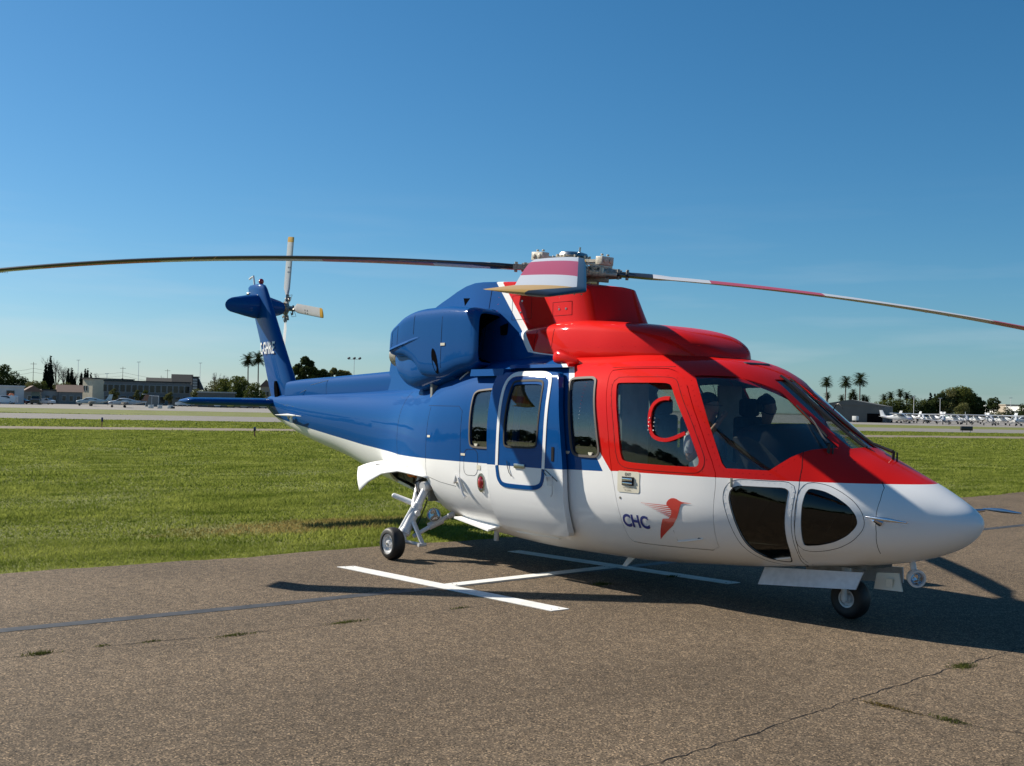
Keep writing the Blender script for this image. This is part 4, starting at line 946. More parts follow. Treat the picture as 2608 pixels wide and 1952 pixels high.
def fin_map(u, v, off):
    z = 2.55+v; le = 11.60+(z-2.4)*.7; te = 12.46+(z-2.4)*.51; s_ = 12.60+.15*(z-2.5)-u*(.70/wv)+.0; x = min(.999, max(0, (s_-le)/(te-le)))
    y = 5*.195*(.2969*math.sqrt(x)-.126*x-.3516*x*x+.2843*x**3-.1036*x**4)*.87; return Vector((-s_, -(y+.014), z))
decal('registration_letters', fs, vs, M['white'], .004, fin_map, fino)
b = MB(); q = [(-(11.80+.06*math.cos(2*math.pi*i/14)+.05*math.sin(2*math.pi*i/14)), -.125, 1.90+.20*math.sin(2*math.pi*i/14)) for i in range(14)]
b.add([(x, -.112, z) for x, y, z in q]+[(x, .0, z) for x, y, z in q], [tuple(range(14))]+[(i, (i+1) % 14, 14+(i+1) % 14, 14+i) for i in range(14)]); b.build('fin_slot', M['dark'], fino, smooth=False)
st = MB(); R = []
for y, le, te, t in ((-1.53, 11.98, 12.22, .03), (-1.51, 11.90, 12.34, .07), (-1.45, 11.86, 12.42, .095), (-1.0, 11.83, 12.44, .105), (-.4, 11.78, 12.45, .115), (.4, 11.78, 12.45, .115), (1.0, 11.83, 12.44, .105), (1.45, 11.86, 12.42, .095), (1.51, 11.90, 12.34, .07), (1.53, 11.98, 12.22, .03)):
    R.append([(-(le+(te-le)*x), y, 1.745+yy/.14*t*1.15) for x, yy in FO])
st.loft(R); st.build('stabiliser', M['blue'], heli, ang=60)
b = MB(); b.sphere((-12.66, 0, 3.775), .045, 8, sc=(1, 1, 1.1)); b.build('anticollision_light', M['beacon'], fino)
b = MB(); b.tube([(-12.90, 0, 3.70), (-12.93, 0, 3.80), (-12.96, 0, 3.89), (-13.05, 0, 3.87), (-13.11, 0, 3.85)], .017, 6); b.build('whip_antenna', M['white'], fino)
b = MB(); b.sphere((-13.15, 0, 3.60), .035, 6, sc=(1.5, .7, .7)); b.build('tail_light', M['steel'], fino)
# tail gearbox fairing across the fin
b = MB(); b.lathe((-12.70, 0, 3.355), (0, -1, 0), [(-.42, .10), (-.36, .125), (-.1, .19), (.08, .205), (.25, .175), (.44, .13), (.46, .115)], 22)
for i in range(len(b.v)):
    x, y, z = b.v[i]
    if y < -.4: b.v[i] = (x, y+(x+12.70)*.9, z)
b.v = [(x, y, z) for x, y, z in b.v]; k = len(b.v)-22; b.f.append(tuple(range(k, k+22))); b.m.append(0)
gb = b.build('gearbox_fairing', M['blue'], heli, ang=50)
# boom antenna under the tail
b = MB(); b.tube([(-11.18, -.20, 1.50), (-11.0, -.30, 1.56), (-10.65, -.36, 1.56)], [.008, .02, .006], 6); b.box((-10.93, -.28, 1.50), (.07, .02, .12)); b.tube([(-11.35, -.34, 1.555), (-10.95, -.34, 1.56), (-10.5, -.34, 1.55)], [.004, .02, .003], 6); b.build('boom_antenna', M['white'], heli)
b = MB()
b.cyl((-9.9, -.01, 2.15), (-10.35, -.28, 2.02), .004, n=5); b.cyl((-10.2, -.05, 2.14), (-10.9, -.16, 1.90), .003, n=5); b.build('wire_antenna', M['steel'], heli)

# tail rotor
tr = MB(); HUBT = Vector((-12.72, .52, 3.365))
tr.cyl((-12.72, .36, 3.365), (-12.72, .62, 3.365), .045, n=12); tr.lathe((-12.72, .46, 3.365), (0, 1, 0), [(0, .10), (.03, .12), (.06, .10)], 14); tr.sphere((-12.72, .63, 3.365), .05, 6)
TA = [81, 171, 261, 351]
def tdir(a): a = math.radians(a); return Vector((math.cos(a), 0, math.sin(a)))
for i, a in enumerate((83, -8.5, 263, 171.5)):
    d = tdir(a); c = HUBT+Vector((0, .03 if i % 2 else -.01, 0)); tr.cyl(c+d*.03, c+d*.24, .035, .028, 8); tr.cyl(c+d*.12+Vector((0, .03, 0)), c+d*.2+Vector((0, .05, 0)), .018, n=6)
    pr = Vector((0, 1, 0)).cross(d); tr.cyl(c+d*.16+pr*.07, c+d*.16-pr*.07, .014, n=6); tr.sphere(c+d*.15+pr*.08, .022, 5)
    tr.tube([c+d*.22+pr*.03, c+d*.24+pr*.11+Vector((0, .03, 0)), c+d*.15+pr*.13, c+d*.08+pr*.06], .004, 5)
tro = tr.build('tail_rotor', M['hubgrey'], heli)
M['tblade'] = mat('tail_blade_paint', (.66, .66, .65), .35, 0, .5, var=.04)
for i, a in enumerate((83, -8.5, 263, 171.5)):
    d = tdir(a); ch = Vector((0, 1, 0)).cross(d).normalized(); c = HUBT+Vector((0, .03 if i % 2 else -.01, 0))
    pit = math.radians(12 if i % 2 == 0 else 12); cd = ch*math.cos(pit)+Vector((0, 1, 0))*math.sin(pit); th = d.cross(cd)
    b = MB(); R = []
    rs = (.22, .26, .34, .6, .9, 1.12, 1.13, 1.19, 1.22)
    for r in rs:
        w = .165 if r > .3 else (.10 if r > .24 else .07); w = w*.9 if r > 1.21 else w; sw = -.0 if r < .9 else .0
        R.append([c+d*r+cd*((.3-x)*w)+th*(y*w*(.9 if r > .3 else 2.2)) for x, y in FO])
    ms = [0]*5+[0, 1, 1]
    b.loft(R, ms=ms); bl = b.build('tail_rotor_blade', [M['tblade'], M['yellow']], tro, ang=50)
    b = MB()
    for k in (.62, .70):
        for e_ in (-.02, .02): b.box(c+d*k+cd*(e_-.01)+th*.0085*(1 if True else -1), (.022, .003, .022)); b.box(c+d*k+cd*(e_-.01)-th*.0095, (.022, .003, .022))
    b.build('blade_marking', M['print'], bl, smooth=False)

# main rotor
HUB = Vector((-4.848, 0, 3.302)); TL = Matrix.Translation(HUB) @ Matrix.Rotation(math.radians(5), 4, 'Y')
def T(p): return TL @ Vector(p)
b = MB(); b.cyl((-4.848+.06, 0, 2.9), HUB, .11, .10, 16); b.lathe(HUB, T((0, 0, 1))-HUB, [(-.13, .13), (-.10, .20), (-.06, .22), (-.02, .20), (.02, .22), (.07, .16), (.10, .12)], 20)
b.lathe(T((0, 0, -.22)), T((0, 0, 1))-HUB, [(0, .13), (.0, .20), (.03, .21), (.05, .14)], 18)
mr = b.build('main_rotor_hub', M['hubgrey'], heli, ang=40)
b = MB(); b.lathe(T((0, 0, .17)), T((0, 0, 1))-HUB, [(-.03, .15), (.0, .17), (.03, .155), (.045, .10), (.05, 0)], 20); b.cyl(T((.08, .02, .22)), T((.08, .02, .27)), .012, n=6); b.build('hub_cap', M['steel'], mr)
b = MB(); b.lathe(T((0, 0, .11)), T((0, 0, 1))-HUB, [(0, .10), (.02, .20), (.035, .21), (.045, .12)], 20)
for k in range(10): a = k*.628; b.cyl(T((.19*math.cos(a), .19*math.sin(a), .15)), T((.19*math.cos(a), .19*math.sin(a), .175)), .012, n=6)
b.build('hub_plate', M['hub'], mr)
PHI = 316.88
for k in range(4):      # damping weights on arms between the blades
    a = math.radians(PHI+45+90*k); d = Vector((math.cos(a), math.sin(a), 0)); e_ = Vector((-d.y, d.x, 0)); Rm = (Matrix.Rotation(math.radians(5), 3, 'Y') @ Matrix.Rotation(a, 3, 'Z'))
    b = MB(); b.loft([[T(d*.10+e_*.06+Vector((0, 0, z))) for z in (.10, .13)]+[T(d*.10-e_*.06+Vector((0, 0, z))) for z in (.13, .10)], [T(d*.46+e_*.035+Vector((0, 0, z))) for z in (.10, .13)]+[T(d*.46-e_*.035+Vector((0, 0, z))) for z in (.13, .10)]])
    ar = b.build('damper_arm', M['hub'], mr, smooth=False)
    b = MB(); b.box(T(d*.50+Vector((0, 0, .115))), (.10, .18, .09), R=Rm)
    for q in (-.045, .045):
        b.cyl(T(d*.54+e_*q+Vector((0, 0, .115))), T(d*.562+e_*q+Vector((0, 0, .115))), .026, n=10)
        b.cyl(T(d*.50+e_*q+Vector((0, 0, .17))), T(d*.50+e_*q+Vector((0, 0, .19))), .016, n=8)
    b.build('damper_weight', M['hub'], mr, bevel=.004)
    b = MB(); b.cyl(T(d*.47+e_*.0+Vector((0, 0, .04))), T(d*.47+Vector((0, 0, -.02))), .02, n=8); b.cyl(T(d*.2+Vector((0, 0, -.04))), T(d*.34+e_*.2+Vector((0, 0, .0))), .028, n=8); b.build('lag_damper', M['steel'], mr)
    b = MB(); a2 = a+.35; p = Vector((.23*math.cos(a2), .23*math.sin(a2), 0)); b.cyl(T(p+Vector((0, 0, -.12))), T(p*.85+Vector((0, 0, -.40))), .014, n=6); b.build('pitch_link', M['steel'], mr)
b = MB()
for k in range(30):      # hydraulic fittings and bolts crowding the hub
    a = rnd.uniform(0, 6.28); r = rnd.uniform(.14, .26); z = rnd.uniform(-.12, .07); b.cyl(T((r*math.cos(a), r*math.sin(a), z)), T(((r+.05)*math.cos(a+.1), (r+.05)*math.sin(a+.1), z+rnd.uniform(-.03, .03))), rnd.uniform(.012, .028), n=7)
for k in range(6):
    a = k*1.05+.3; b.tube([T((.15*math.cos(a), .15*math.sin(a), .12)), T((.3*math.cos(a+.2), .3*math.sin(a+.2), .14)), T((.36*math.cos(a+.5), .36*math.sin(a+.5), .05)), T((.3*math.cos(a+.7), .3*math.sin(a+.7), -.02))], .006, 5)
b.build('hub_fittings', M['hub'], mr)
for k in range(4):      # lead-lag dampers and their rod ends beside each blade root
    a = math.radians(PHI+90*k); d = Vector((math.cos(a), math.sin(a), 0)); e_ = Vector((-d.y, d.x, 0))
    b = MB(); p0 = d*.16-e_*.20+Vector((0, 0, -.02)); p1 = d*.50-e_*.13+Vector((0, 0, -.02)); b.cyl(T(p0), T(p0.lerp(p1, .62)), .036, n=12); b.cyl(T(p0.lerp(p1, .6)), T(p1), .018, n=10)
    for t in (.0, .2, .4, .6): q = p0.lerp(p1, t); b.cyl(T(q), T(q.lerp(p1, .05)), .044, n=12)
    b.build('blade_damper', M['hub'], mr)
    b = MB(); b.box(T(d*.30+Vector((0, 0, -.075))), (.24, .12, .05), R=Matrix.Rotation(math.radians(5), 3, 'Y') @ Matrix.Rotation(a, 3, 'Z')); b.box(T(d*.30+Vector((0, 0, .065))), (.22, .11, .03), R=Matrix.Rotation(math.radians(5), 3, 'Y') @ Matrix.Rotation(a, 3, 'Z')); b.build('hub_arm', M['hub'], mr, bevel=.006)
    b = MB(); b.tube([T(d*.18+e_*.1+Vector((0, 0, .06))), T(d*.3+e_*.16+Vector((0, 0, .09))), T(d*.42+e_*.12+Vector((0, 0, .05))), T(d*.5+e_*.05+Vector((0, 0, .03)))], .007, 6); b.build('bonding_lead', M['black'], mr)

def blade_paint():
    m, nt, p = newmat('rotor_blade_paint'); L = nt.links.new; t = N(nt, 'ShaderNodeTexCoord'); sp = N(nt, 'ShaderNodeSeparateXYZ'); L(t.outputs['Object'], sp.inputs[0])
    d = N(nt, 'ShaderNodeMath', operation='DIVIDE'); d.inputs[1].default_value = 7; L(sp.outputs[0], d.inputs[0])
    r = N(nt, 'ShaderNodeValToRGB'); r.color_ramp.interpolation = 'CONSTANT'; el = r.color_ramp.elements; bk = (.02, .02, .022, 1); wh = (.64, .65, .66, 1); rd = (.50, .06, .08, 1); ye = (.62, .38, .10, 1)
    el[0].position = 0; el[0].color = bk; el[1].position = .9/7; el[1].color = wh
    for x, c in ((1.52, rd), (2.74, wh), (4.55, rd), (5.86, wh), (6.40, ye)): e = el.new(x/7); e.color = c
    L(d.outputs[0], r.inputs[0])
    g = N(nt, 'ShaderNodeMath', operation='GREATER_THAN'); g.inputs[1].default_value = .052; L(sp.outputs[1], g.inputs[0])
    # the swept tip: its leading strip is set back with the sweep
    ss = N(nt, 'ShaderNodeMath', operation='SUBTRACT'); ss.inputs[1].default_value = 6.4; L(sp.outputs[0], ss.inputs[0]); s2 = N(nt, 'ShaderNodeMath', operation='MAXIMUM'); s2.inputs[1].default_value = 0; L(ss.outputs[0], s2.inputs[0])
    s3 = N(nt, 'ShaderNodeMath', operation='MULTIPLY_ADD'); s3.inputs[1].default_value = .9; L(s2.outputs[0], s3.inputs[0]); L(sp.outputs[1], s3.inputs[2]); L(s3.outputs[0], g.inputs[0])
    x = N(nt, 'ShaderNodeMix', data_type='RGBA'); L(g.outputs[0], x.inputs[0]); L(r.outputs[0], x.inputs[6]); x.inputs[7].default_value = (.085, .09, .095, 1)
    g2 = N(nt, 'ShaderNodeMath', operation='MULTIPLY'); L(g.outputs[0], g2.inputs[0]); g2.inputs[1].default_value = .6; L(g2.outputs[0], p.inputs['Metallic'])
    L(x.outputs[2], p.inputs['Base Color']); p.inputs['Roughness'].default_value = .33; return m
M['blade'] = blade_paint()
b = MB(); R = []; C_ = .394
rs = [.50, .56, .62, .72, .86, .98, 1.10]+[1.3+.3*i for i in range(17)]+[6.30, 6.40, 6.46, 6.54, 6.62, 6.68, 6.70]
def droop(r): return -.591*(max(r-.3, 0)/6.7)**2.2
for r in rs:
    w = C_; t = .11; y0 = 0.; tw = math.radians(7.5-8.5*r/6.7)
    if r < 1.1: f_ = max(0, (r-.62)/.48); w = .15+(C_-.15)*f_**1.2; t = .42-.31*f_
    if r > 6.40: f_ = (r-6.40)/.30; y0 = -.60*(r-6.40); w = C_*(1-.06*f_); t = .10-.02*f_
    if r == 6.70: t = .03; w *= .9
    ring = []
    for x, y in FO:
        px_ = (.27-x)*w+y0; pz_ = y/.14*t*w
        ring.append((r, px_*math.cos(tw)-pz_*math.sin(tw)*-1*0-pz_*math.sin(tw)*0, 0))
        ring[-1] = (r, px_*math.cos(tw)-pz_*math.sin(tw), droop(r)+px_*math.sin(tw)+pz_*math.cos(tw))
    R.append(ring)
b.loft(R); bm_ = b
blade0 = b.build('rotor_blade', M['blade'], mr, ang=50)
b = MB()
for r in [1.3+.12*i for i in range(2)]: pass
tw = math.radians(7.5-8.5*6.4/6.7)
for i in range(9):
    x = .08-.039*i; b.lathe((6.385, x, droop(6.385)-.0125+x*math.sin(tw)-.012*(1-abs(x)*2)), (0, 0, -1), [(-.002, .006), (.004, .005), (.0045, 0)], 6)
bolts = b.build('tip_cap_bolts', M['hubgrey'], blade0)
b = MB()
for r in (3.9, 4.15):
    tw = math.radians(7.5-8.5*r/6.7); b.tube([(r, .105, droop(r)+.012), (r+.012, .1085, droop(r)+.006), (r+.03, .107, droop(r)-.012), (r+.05, .085, droop(r)-.022)], .0035, 4)
b.build('erosion_strip_joint', M['yellow'], blade0)
b = MB(); b.cyl((.16, 0, 0), (.42, 0, 0), .06, .05, 12); b.cyl((.36, 0, 0), (.56, 0, 0), .072, .05, 12); b.box((.55, .02, 0), (.20, .13, .06))
for q in (-.05, .05):
    for r in (.52, .62): b.cyl((r, q, -.055), (r, q, .055), .017, n=8)
for q in range(5): b.lathe((.20+.045*q, 0, 0), (1, 0, 0), [(0, .055), (.01, .078), (.03, .078), (.04, .055)], 12)
b.cyl((.30, .14, -.03), (.30, -.02, -.02), .022, n=8); b.cyl((.30, .15, .02), (.30, .15, -.20), .012, n=6)
cuff = b.build('blade_cuff', M['hubgrey'], blade0)
LEAD = (1.35, 0, 0, 2.9)      # the blades rest a little ahead on their hinges
def place_blade(o, k): o.matrix_parent_inverse.identity(); o.matrix_local = TL @ Matrix.Rotation(math.radians(PHI+90*k+LEAD[k]), 4, 'Z')
place_blade(blade0, 0)
for k in (1, 2, 3):
    bk_ = copy_tree(blade0, mr); place_blade(bk_, k)
    if k == 3: bk_.scale.x = 1.025

# landing gear
def wheel(c, r, w, ax, parent, rf=.60):
    c = Vector(c); ax = Vector(ax).normalized(); b = MB(); P = []
    for i in range(13):
        a = math.pi*(i/12); P.append((-math.cos(a)*w/2*1.0, r-(w*.42)*(1-math.sin(a)**.55)))
    P = [(-w*.42, r*rf)]+P+[(w*.42, r*rf)]
    b.lathe(c, ax, P, 36); 
    for g_ in (-.18, 0, .18): pass
    ty = b.build('tyre', M['rubber'], parent, ang=50)
    b = MB(); b.lathe(c, ax, [(-w*.42, r*(rf+.02)), (-w*.40, r*rf*.86), (-w*.24, r*rf*.78), (-w*.20, r*.25), (-w*.42, r*.20), (-w*.46, r*.08), (-w*.46, 0)], 28); b.lathe(c, ax, [(w*.42, r*(rf+.02)), (w*.40, r*rf*.86), (w*.24, r*rf*.78), (w*.20, r*.25), (w*.42, r*.20), (w*.46, r*.08), (w*.46, 0)], 28)
    b.build('rim', M['gearwhite'], parent)
    b = MB(); u = ax.orthogonal().normalized(); v = ax.cross(u)
    for k in range(5): a = k*1.257; b.cyl(c-ax*w*.20+(u*math.cos(a)+v*math.sin(a))*r*.36, c-ax*w*.25+(u*math.cos(a)+v*math.sin(a))*r*.36, r*.045, n=8)
    b.cyl(c-ax*w*.44, c-ax*w*.50, r*.07, n=8)
    b.build('rim_bolt', M['steel'], parent)
for side in (-1, 1):
    yy = lambda v: v*side
    b = MB(); piv = Vector((-6.30, yy(.70), .78))
    A0 = Vector((-6.28, yy(.92), .82)); A1 = Vector((-6.23, yy(1.30), .215))
    b.cyl(A0, A0.lerp(A1, .45), .046, .046, 14); b.cyl(A0.lerp(A1, .38), A0.lerp(A1, .44), .066, .066, 14); b.cyl(A0.lerp(A1, .40), A0.lerp(A1, .86), .062, .056, 14); b.cyl(A0.lerp(A1, .84), A0.lerp(A1, .90), .066, .066, 14); b.cyl(A0.lerp(A1, .86), A1, .042, .042, 12); b.cyl(A0.lerp(A1, .52)+Vector((-.08, 0, 0)), A0.lerp(A1, .52)+Vector((.08, 0, 0)), .035, n=10)
    b.cyl((-6.28, yy(.60), .86), (-6.27, yy(1.0), .80), .06, n=12)
    b.cyl(A1, (-6.17, yy(1.40), .184), .045, .04, 12); b.sphere(A1, .062, 6)
    main = b.build('main_gear', M['gearwhite'], heli)
    b = MB(); b.cyl((-6.55, yy(.85), .90), A0.lerp(A1, .42)+Vector((-.07, 0, 0)), .032, n=10); b.cyl((-6.52, yy(.88), .8), (-6.50, yy(.92), .62), .045, n=10); b.build('drag_strut', M['gearwhite'], main)
    b = MB(); b.cyl((-6.02, yy(.74), .50), (-6.14, yy(1.20), .25), .024, n=10); b.cyl((-6.05, yy(.86), .43), (-6.09, yy(1.02), .36), .042, n=12); b.cyl((-6.02, yy(.72), .50), (-6.03, yy(.79), .47), .034, n=10); b.build('side_brace', M['gearwhite'], main)
    b = MB(); q0 = A0.lerp(A1, .68)+Vector((.06, 0, 0)); q1 = Vector((-5.99, yy(1.18), .17)); q2 = A1+Vector((.04, 0, -.02)); b.tube([q0, q1], [.022, .016], 8); b.tube([q2, q1], [.024, .018], 8); b.cyl(q1-Vector((0, .05, 0)), q1+Vector((0, .05, 0)), .022, n=8); b.tube([q0+Vector((-.02, .04, 0)), q1+Vector((0, .03, 0))], .012, 6); b.build('torque_link', M['gearwhite'], main)
    b = MB(); b.cyl((-6.40, yy(1.03), .60), (-6.62, yy(1.16), .68), .035, .03, 12); b.sphere((-6.62, yy(1.16), .68), .03, 6); b.cyl(A0.lerp(A1, .42)+Vector((0, yy(.06), 0)), A0.lerp(A1, .85)+Vector((-.045, yy(.05), 0)), .024, n=8); b.build('brake_reservoir', M['white'], main)
    b = MB(); Z = [(-6.42, yy(.78), .92), (-6.50, yy(.95), .84), (-6.38, yy(1.0), .74), (-6.32, yy(.97), .62), (-6.27, yy(1.08), .45), (-6.24, yy(1.2), .26)]; b.tube(Z, .010, 6); b.tube([(p[0]+.05, p[1]-yy(.04), p[2]+.02) for p in Z], .008, 6); b.tube([(-6.95, yy(.66), .93), (-6.75, yy(.8), .80), (-6.5, yy(.86), .86), (-6.25, yy(.86), .93)], .014, 6); b.build('hydraulic_hose', M['rubber'], main)
    b = MB(); b.lathe((-6.0, yy(1.02), .51), (.8, yy(.45)*1.0, -.1), [(-.10, .02), (-.07, .055), (0, .075), (.03, .082), (.03, .07)], 18); lt = b.build('landing_light', M['hubgrey'], main)
    b = MB(); b.lathe((-6.0, yy(1.02), .51), (.8, yy(.45), -.1), [(-.05, .005), (-.03, .04), (.015, .068)], 18); b.build('reflector', M['chrome'], lt)
    wheel((-6.17, yy(1.46), .184), .184, .155, (0, -side, 0) if side < 0 else (0, -1, 0), main)
    # open wheel-well interior and its curved door
    b = MB(); b.add([(-7.95, yy(.25), .8), (-6.15, yy(.25), .45), (-6.10, yy(.25), 1.08), (-7.95, yy(.25), 1.0), (-7.95, yy(.42), 1.0), (-6.10, yy(.93), 1.08), (-6.12, yy(.80), .6)], [(0, 1, 2, 3), (3, 2, 5, 4), (1, 6, 5, 2)]); b.build('wheel_well', M['bay'], heli, smooth=False)
    b = MB()
    for k in range(5): b.box((-6.25-.3*k, yy(.60), .96), (.03, .6, .08))
    b.sphere((-6.55, yy(.80), .99), .055, 6); b.box((-6.75, yy(.75), 1.0), (.16, .1, .06)); b.build('well_ribs', M['bay'], heli)
    b = MB(); b.sphere((-6.82, yy(.80), .925), .05, 7); b.cyl((-6.84, yy(.80), .94), (-6.70, yy(.80), .90), .03, n=10); b.build('fuel_valve', M['orange'], heli)
    b = MB(); V = []; nu_, nv_ = 17, 11
    for i in range(nu_):
        a = i/(nu_-1); s_ = 6.18+1.77*a; hz = float(np.interp(a, [0, .2, .5, .75, 1], [.93, .985, 1.01, 1.02, 1.02])); Hh = side_pt(s_, hz, side, .006)[0]
        E_ = Vector((-float(np.interp(a, [0, .3, .55, .8, 1], [6.19, 6.72, 6.98, 7.2, 7.35])), side*float(np.interp(a, [0, .3, .55, .8, 1], [.995, 1.05, 1.12, 1.17, 1.20])), float(np.interp(a, [0, .3, .55, .8, 1], [.915, .965, .92, .81, .69]))))
        B_ = Vector((-7.95, side*.88, .94)); Mx = (2*B_-(Vector((-7.95, side*.53, 1.02))+Vector((-7.35, side*1.2, .69)))/2); lin = (Hh+E_)/2; cc = lin.lerp(Mx+(lin-(Vector((-7.95, side*.53, 1.02))+Vector((-7.35, side*1.2, .69)))/2), a**1.3)
        for j in range(nv_):
            c = j/(nv_-1); pb = (cc*.5+(Hh+E_)*.25); pl_ = Hh.lerp(pb, c*2) if c < .5 else pb.lerp(E_, c*2-1); V.append((Hh*(1-c)**2+cc*2*c*(1-c)+E_*c*c).lerp(pl_, .55))
    F = [(i*nv_+j, i*nv_+j+1, (i+1)*nv_+j+1, (i+1)*nv_+j) for i in range(nu_-1) for j in range(nv_-1)]
    b.add(V, F); go = b.build('gear_door', M['white'], heli, ang=80); md = go.modifiers.new('t', 'SOLIDIFY'); md.thickness = .014
# nose gear
b = MB(); b.cyl((-1.25, 0, .50), (-1.19, 0, .30), .045, .04, 12); b.cyl((-1.19, -.085, .35), (-1.19, .085, .35), .035, n=10)
for s_ in (-1, 1): b.tube([(-1.19, .085*s_, .35), (-1.18, .092*s_, .26), (-1.177, .092*s_, .165)], [.022, .024, .03], 8)
b.cyl((-1.177, -.10, .165), (-1.177, .10, .165), .022, n=10)
ng = b.build('nose_gear', M['gearwhite'], heli); wheel((-1.177, 0, .172), .176, .15, (0, 1, 0), ng, .44)
for side, z1, x0_, x1_ in ((-1, .275, -1.86, -.86), (1, .26, -1.86, -.86)):
    b = MB(); y0_ = side*.30; V = [(x0_, y0_, .375), (x1_, y0_, .455), (x1_-.03, y0_+side*.06, .315), (x0_-.02, y0_+side*.07, .225)]
    V2 = [(x, y-side*.014, z) for x, y, z in V]; b.add(V+V2, [(0, 1, 2, 3), (7, 6, 5, 4)]+[(i, (i+1) % 4, 4+(i+1) % 4, 4+i) for i in range(4)]); b.build('nose_gear_door', M['gearwhite'], heli, smooth=False)
b = MB(); b.add([(-.86, -.10, .44), (-.66, -.10, .46), (-.60, -.14, .32), (-.86, -.14, .31), (-.86, -.085, .44), (-.66, -.085, .46), (-.60, -.125, .32), (-.86, -.125, .31)], [(0, 1, 2, 3), (7, 6, 5, 4), (0, 3, 7, 4), (1, 0, 4, 5), (2, 1, 5, 6), (3, 2, 6, 7)]); b.box((-.72, -.135, .375), (.06, .008, .07)); b.build('nose_gear_door', M['ivory'], heli, smooth=False)
b = MB(); b.box((-1.38, 0, .53), (.95, .4, .14)); b.build('nose_wheel_well', M['bay'], heli, smooth=False)
# taxi lamp hanging under the nose
b = MB(); q = Vector((-.50, -.10, .44)); ax = Vector((.75, -.60, -.12)).normalized(); b.lathe(q, ax, [(-.08, .02), (-.07, .042), (-.045, .066), (.02, .073), (.03, .07), (.03, .056), (.01, .05)], 24); b.cyl(q+Vector((-.03, .02, .04)), q+Vector((-.06, .04, .12)), .025, n=10); lamp = b.build('taxi_lamp', M['gearwhite'], heli)
b = MB(); b.lathe(q, ax, [(-.05, .004), (-.04, .03), (.0, .046), (.02, .054)], 24); b.build('reflector', M['chrome'], lamp); b = MB(); b.lathe(q, ax, [(.024, .056), (.03, .03), (.031, 0)], 20); b.build('lens', M['lens'], lamp)
# pitot heads
for side in (-1, 1):
    q, nn = side_pt(.585, .90, side, 0); b = MB()
    if side > 0:
        b.tube([(-.36, .36, .97), (-.22, .45, .99)], [.022, .012], 8); b.tube([(-.24, .455, 1.0), (-.18, .46, 1.0), (-.08, .46, .998), (.03, .46, .992), (.08, .46, .99)], [.006, .013, .018, .010, .006], 10); b.build('pitot_tube', M['chrome'], heli); continue
    e0 = Vector((-.60, q.y+side*.015, .885)); b.tube([q, Vector((-.60, q.y+side*.07, .925))], [.03, .012], 8)
    b.tube([(-.66, q.y+side*.075, .945), (-.58, q.y+side*.08, .94), (-.48, q.y+side*.08, .937), (-.36, q.y+side*.08, .932), (-.30, q.y+side*.08, .93)], [.006, .013, .017, .009, .007], 10); b.build('pitot_tube', M['chrome'], heli)
    b = MB(); P = [side_pt(.52+.055*math.cos(t_)*1.3, .885+.03*math.sin(t_), side, .003)[0] for t_ in [i*math.pi/6 for i in range(12)]]; b.add(P, [tuple(range(12))]); b.build('pitot_base', M['white'], heli, smooth=False)
b = MB(); q, nn = side_pt(2.0, .36, -1); b.add([(-3.56, -.30, .28), (-3.46, -.30, .28), (-3.60, -.30, .16), (-3.66, -.30, .16), (-3.56, -.285, .28), (-3.46, -.285, .28), (-3.60, -.285, .16), (-3.66, -.285, .16)], [(0, 1, 2, 3), (7, 6, 5, 4), (0, 3, 7, 4), (1, 0, 4, 5), (2, 1, 5, 6), (3, 2, 6, 7)]); b.build('belly_antenna', M['white'], heli, smooth=False)
b = MB(); q, nn = side_pt(1.755, 1.13, -1); b.box(q+nn*.012+Vector((0, 0, .02)), (.012, .02, .08)); b.build('temperature_probe', M['steel'], heli)

# wipers, windshield centre post, demist pipe
def ws_pt(s_, y, off=.02):
    w, zt, zb, zc, nu, nl = hull_sec(s_); z = zc+(zt-zc)*(max(0, 1-(abs(y)/w)**nu))**(1/nu); return Vector((-s_, y, z+off))
for y0_, piv, tip_, a0_ in ((-.5, (1.13, -.42), (1.42, -.27), 1), (.05, (.84, .08), (1.60, .06), 1)):
    p = ws_pt(*piv, 0); b = MB(); b.cyl(p-Vector((0, 0, .02)), p+Vector((.01, 0, .07)), .014, n=8); b.cyl(p+Vector((.03, .02, -.02)), p+Vector((.03, .02, .06)), .008, n=6)
    wo_ = b.build('wiper', M['black'], heli)
    pts = [p+Vector((.0, 0, .065))]+[ws_pt(piv[0]+(tip_[0]-piv[0])*k, piv[1]+(tip_[1]-piv[1])*k, .045) for k in (.25, .5, .75)]+[ws_pt(*tip_, .03)]
    b = MB(); b.tube(pts, [.018, .014, .010, .009, .008], 6); b.build('wiper_arm', M['black'], wo_)
    c_ = Vector((tip_[0], tip_[1])); b = MB(); D_ = Vector((.30, .02)) if y0_ > 0 else Vector((.16, .02)); b.tube([ws_pt(c_.x+D_.x*k-.0, c_.y+D_.y*k, .012) for k in (-1.2, -.6, 0, .6, 1)], .008, 5); b.build('wiper_blade', M['rubber'], wo_)
b = MB(); p = ws_pt(1.45, .10, .05); b.tube([p, p+Vector((.03, 0, .05)), p+Vector((.06, 0, .06)), p+Vector((.10, 0, .02))], .005, 5); b.build('washer_hose', M['black'], heli)
b = MB(); b.tube([ws_pt(s_, 0, .004) for s_ in np.linspace(1.04, 1.95, 14)], .016, 6); b.build('windshield_centre_post', M['black'], heli)

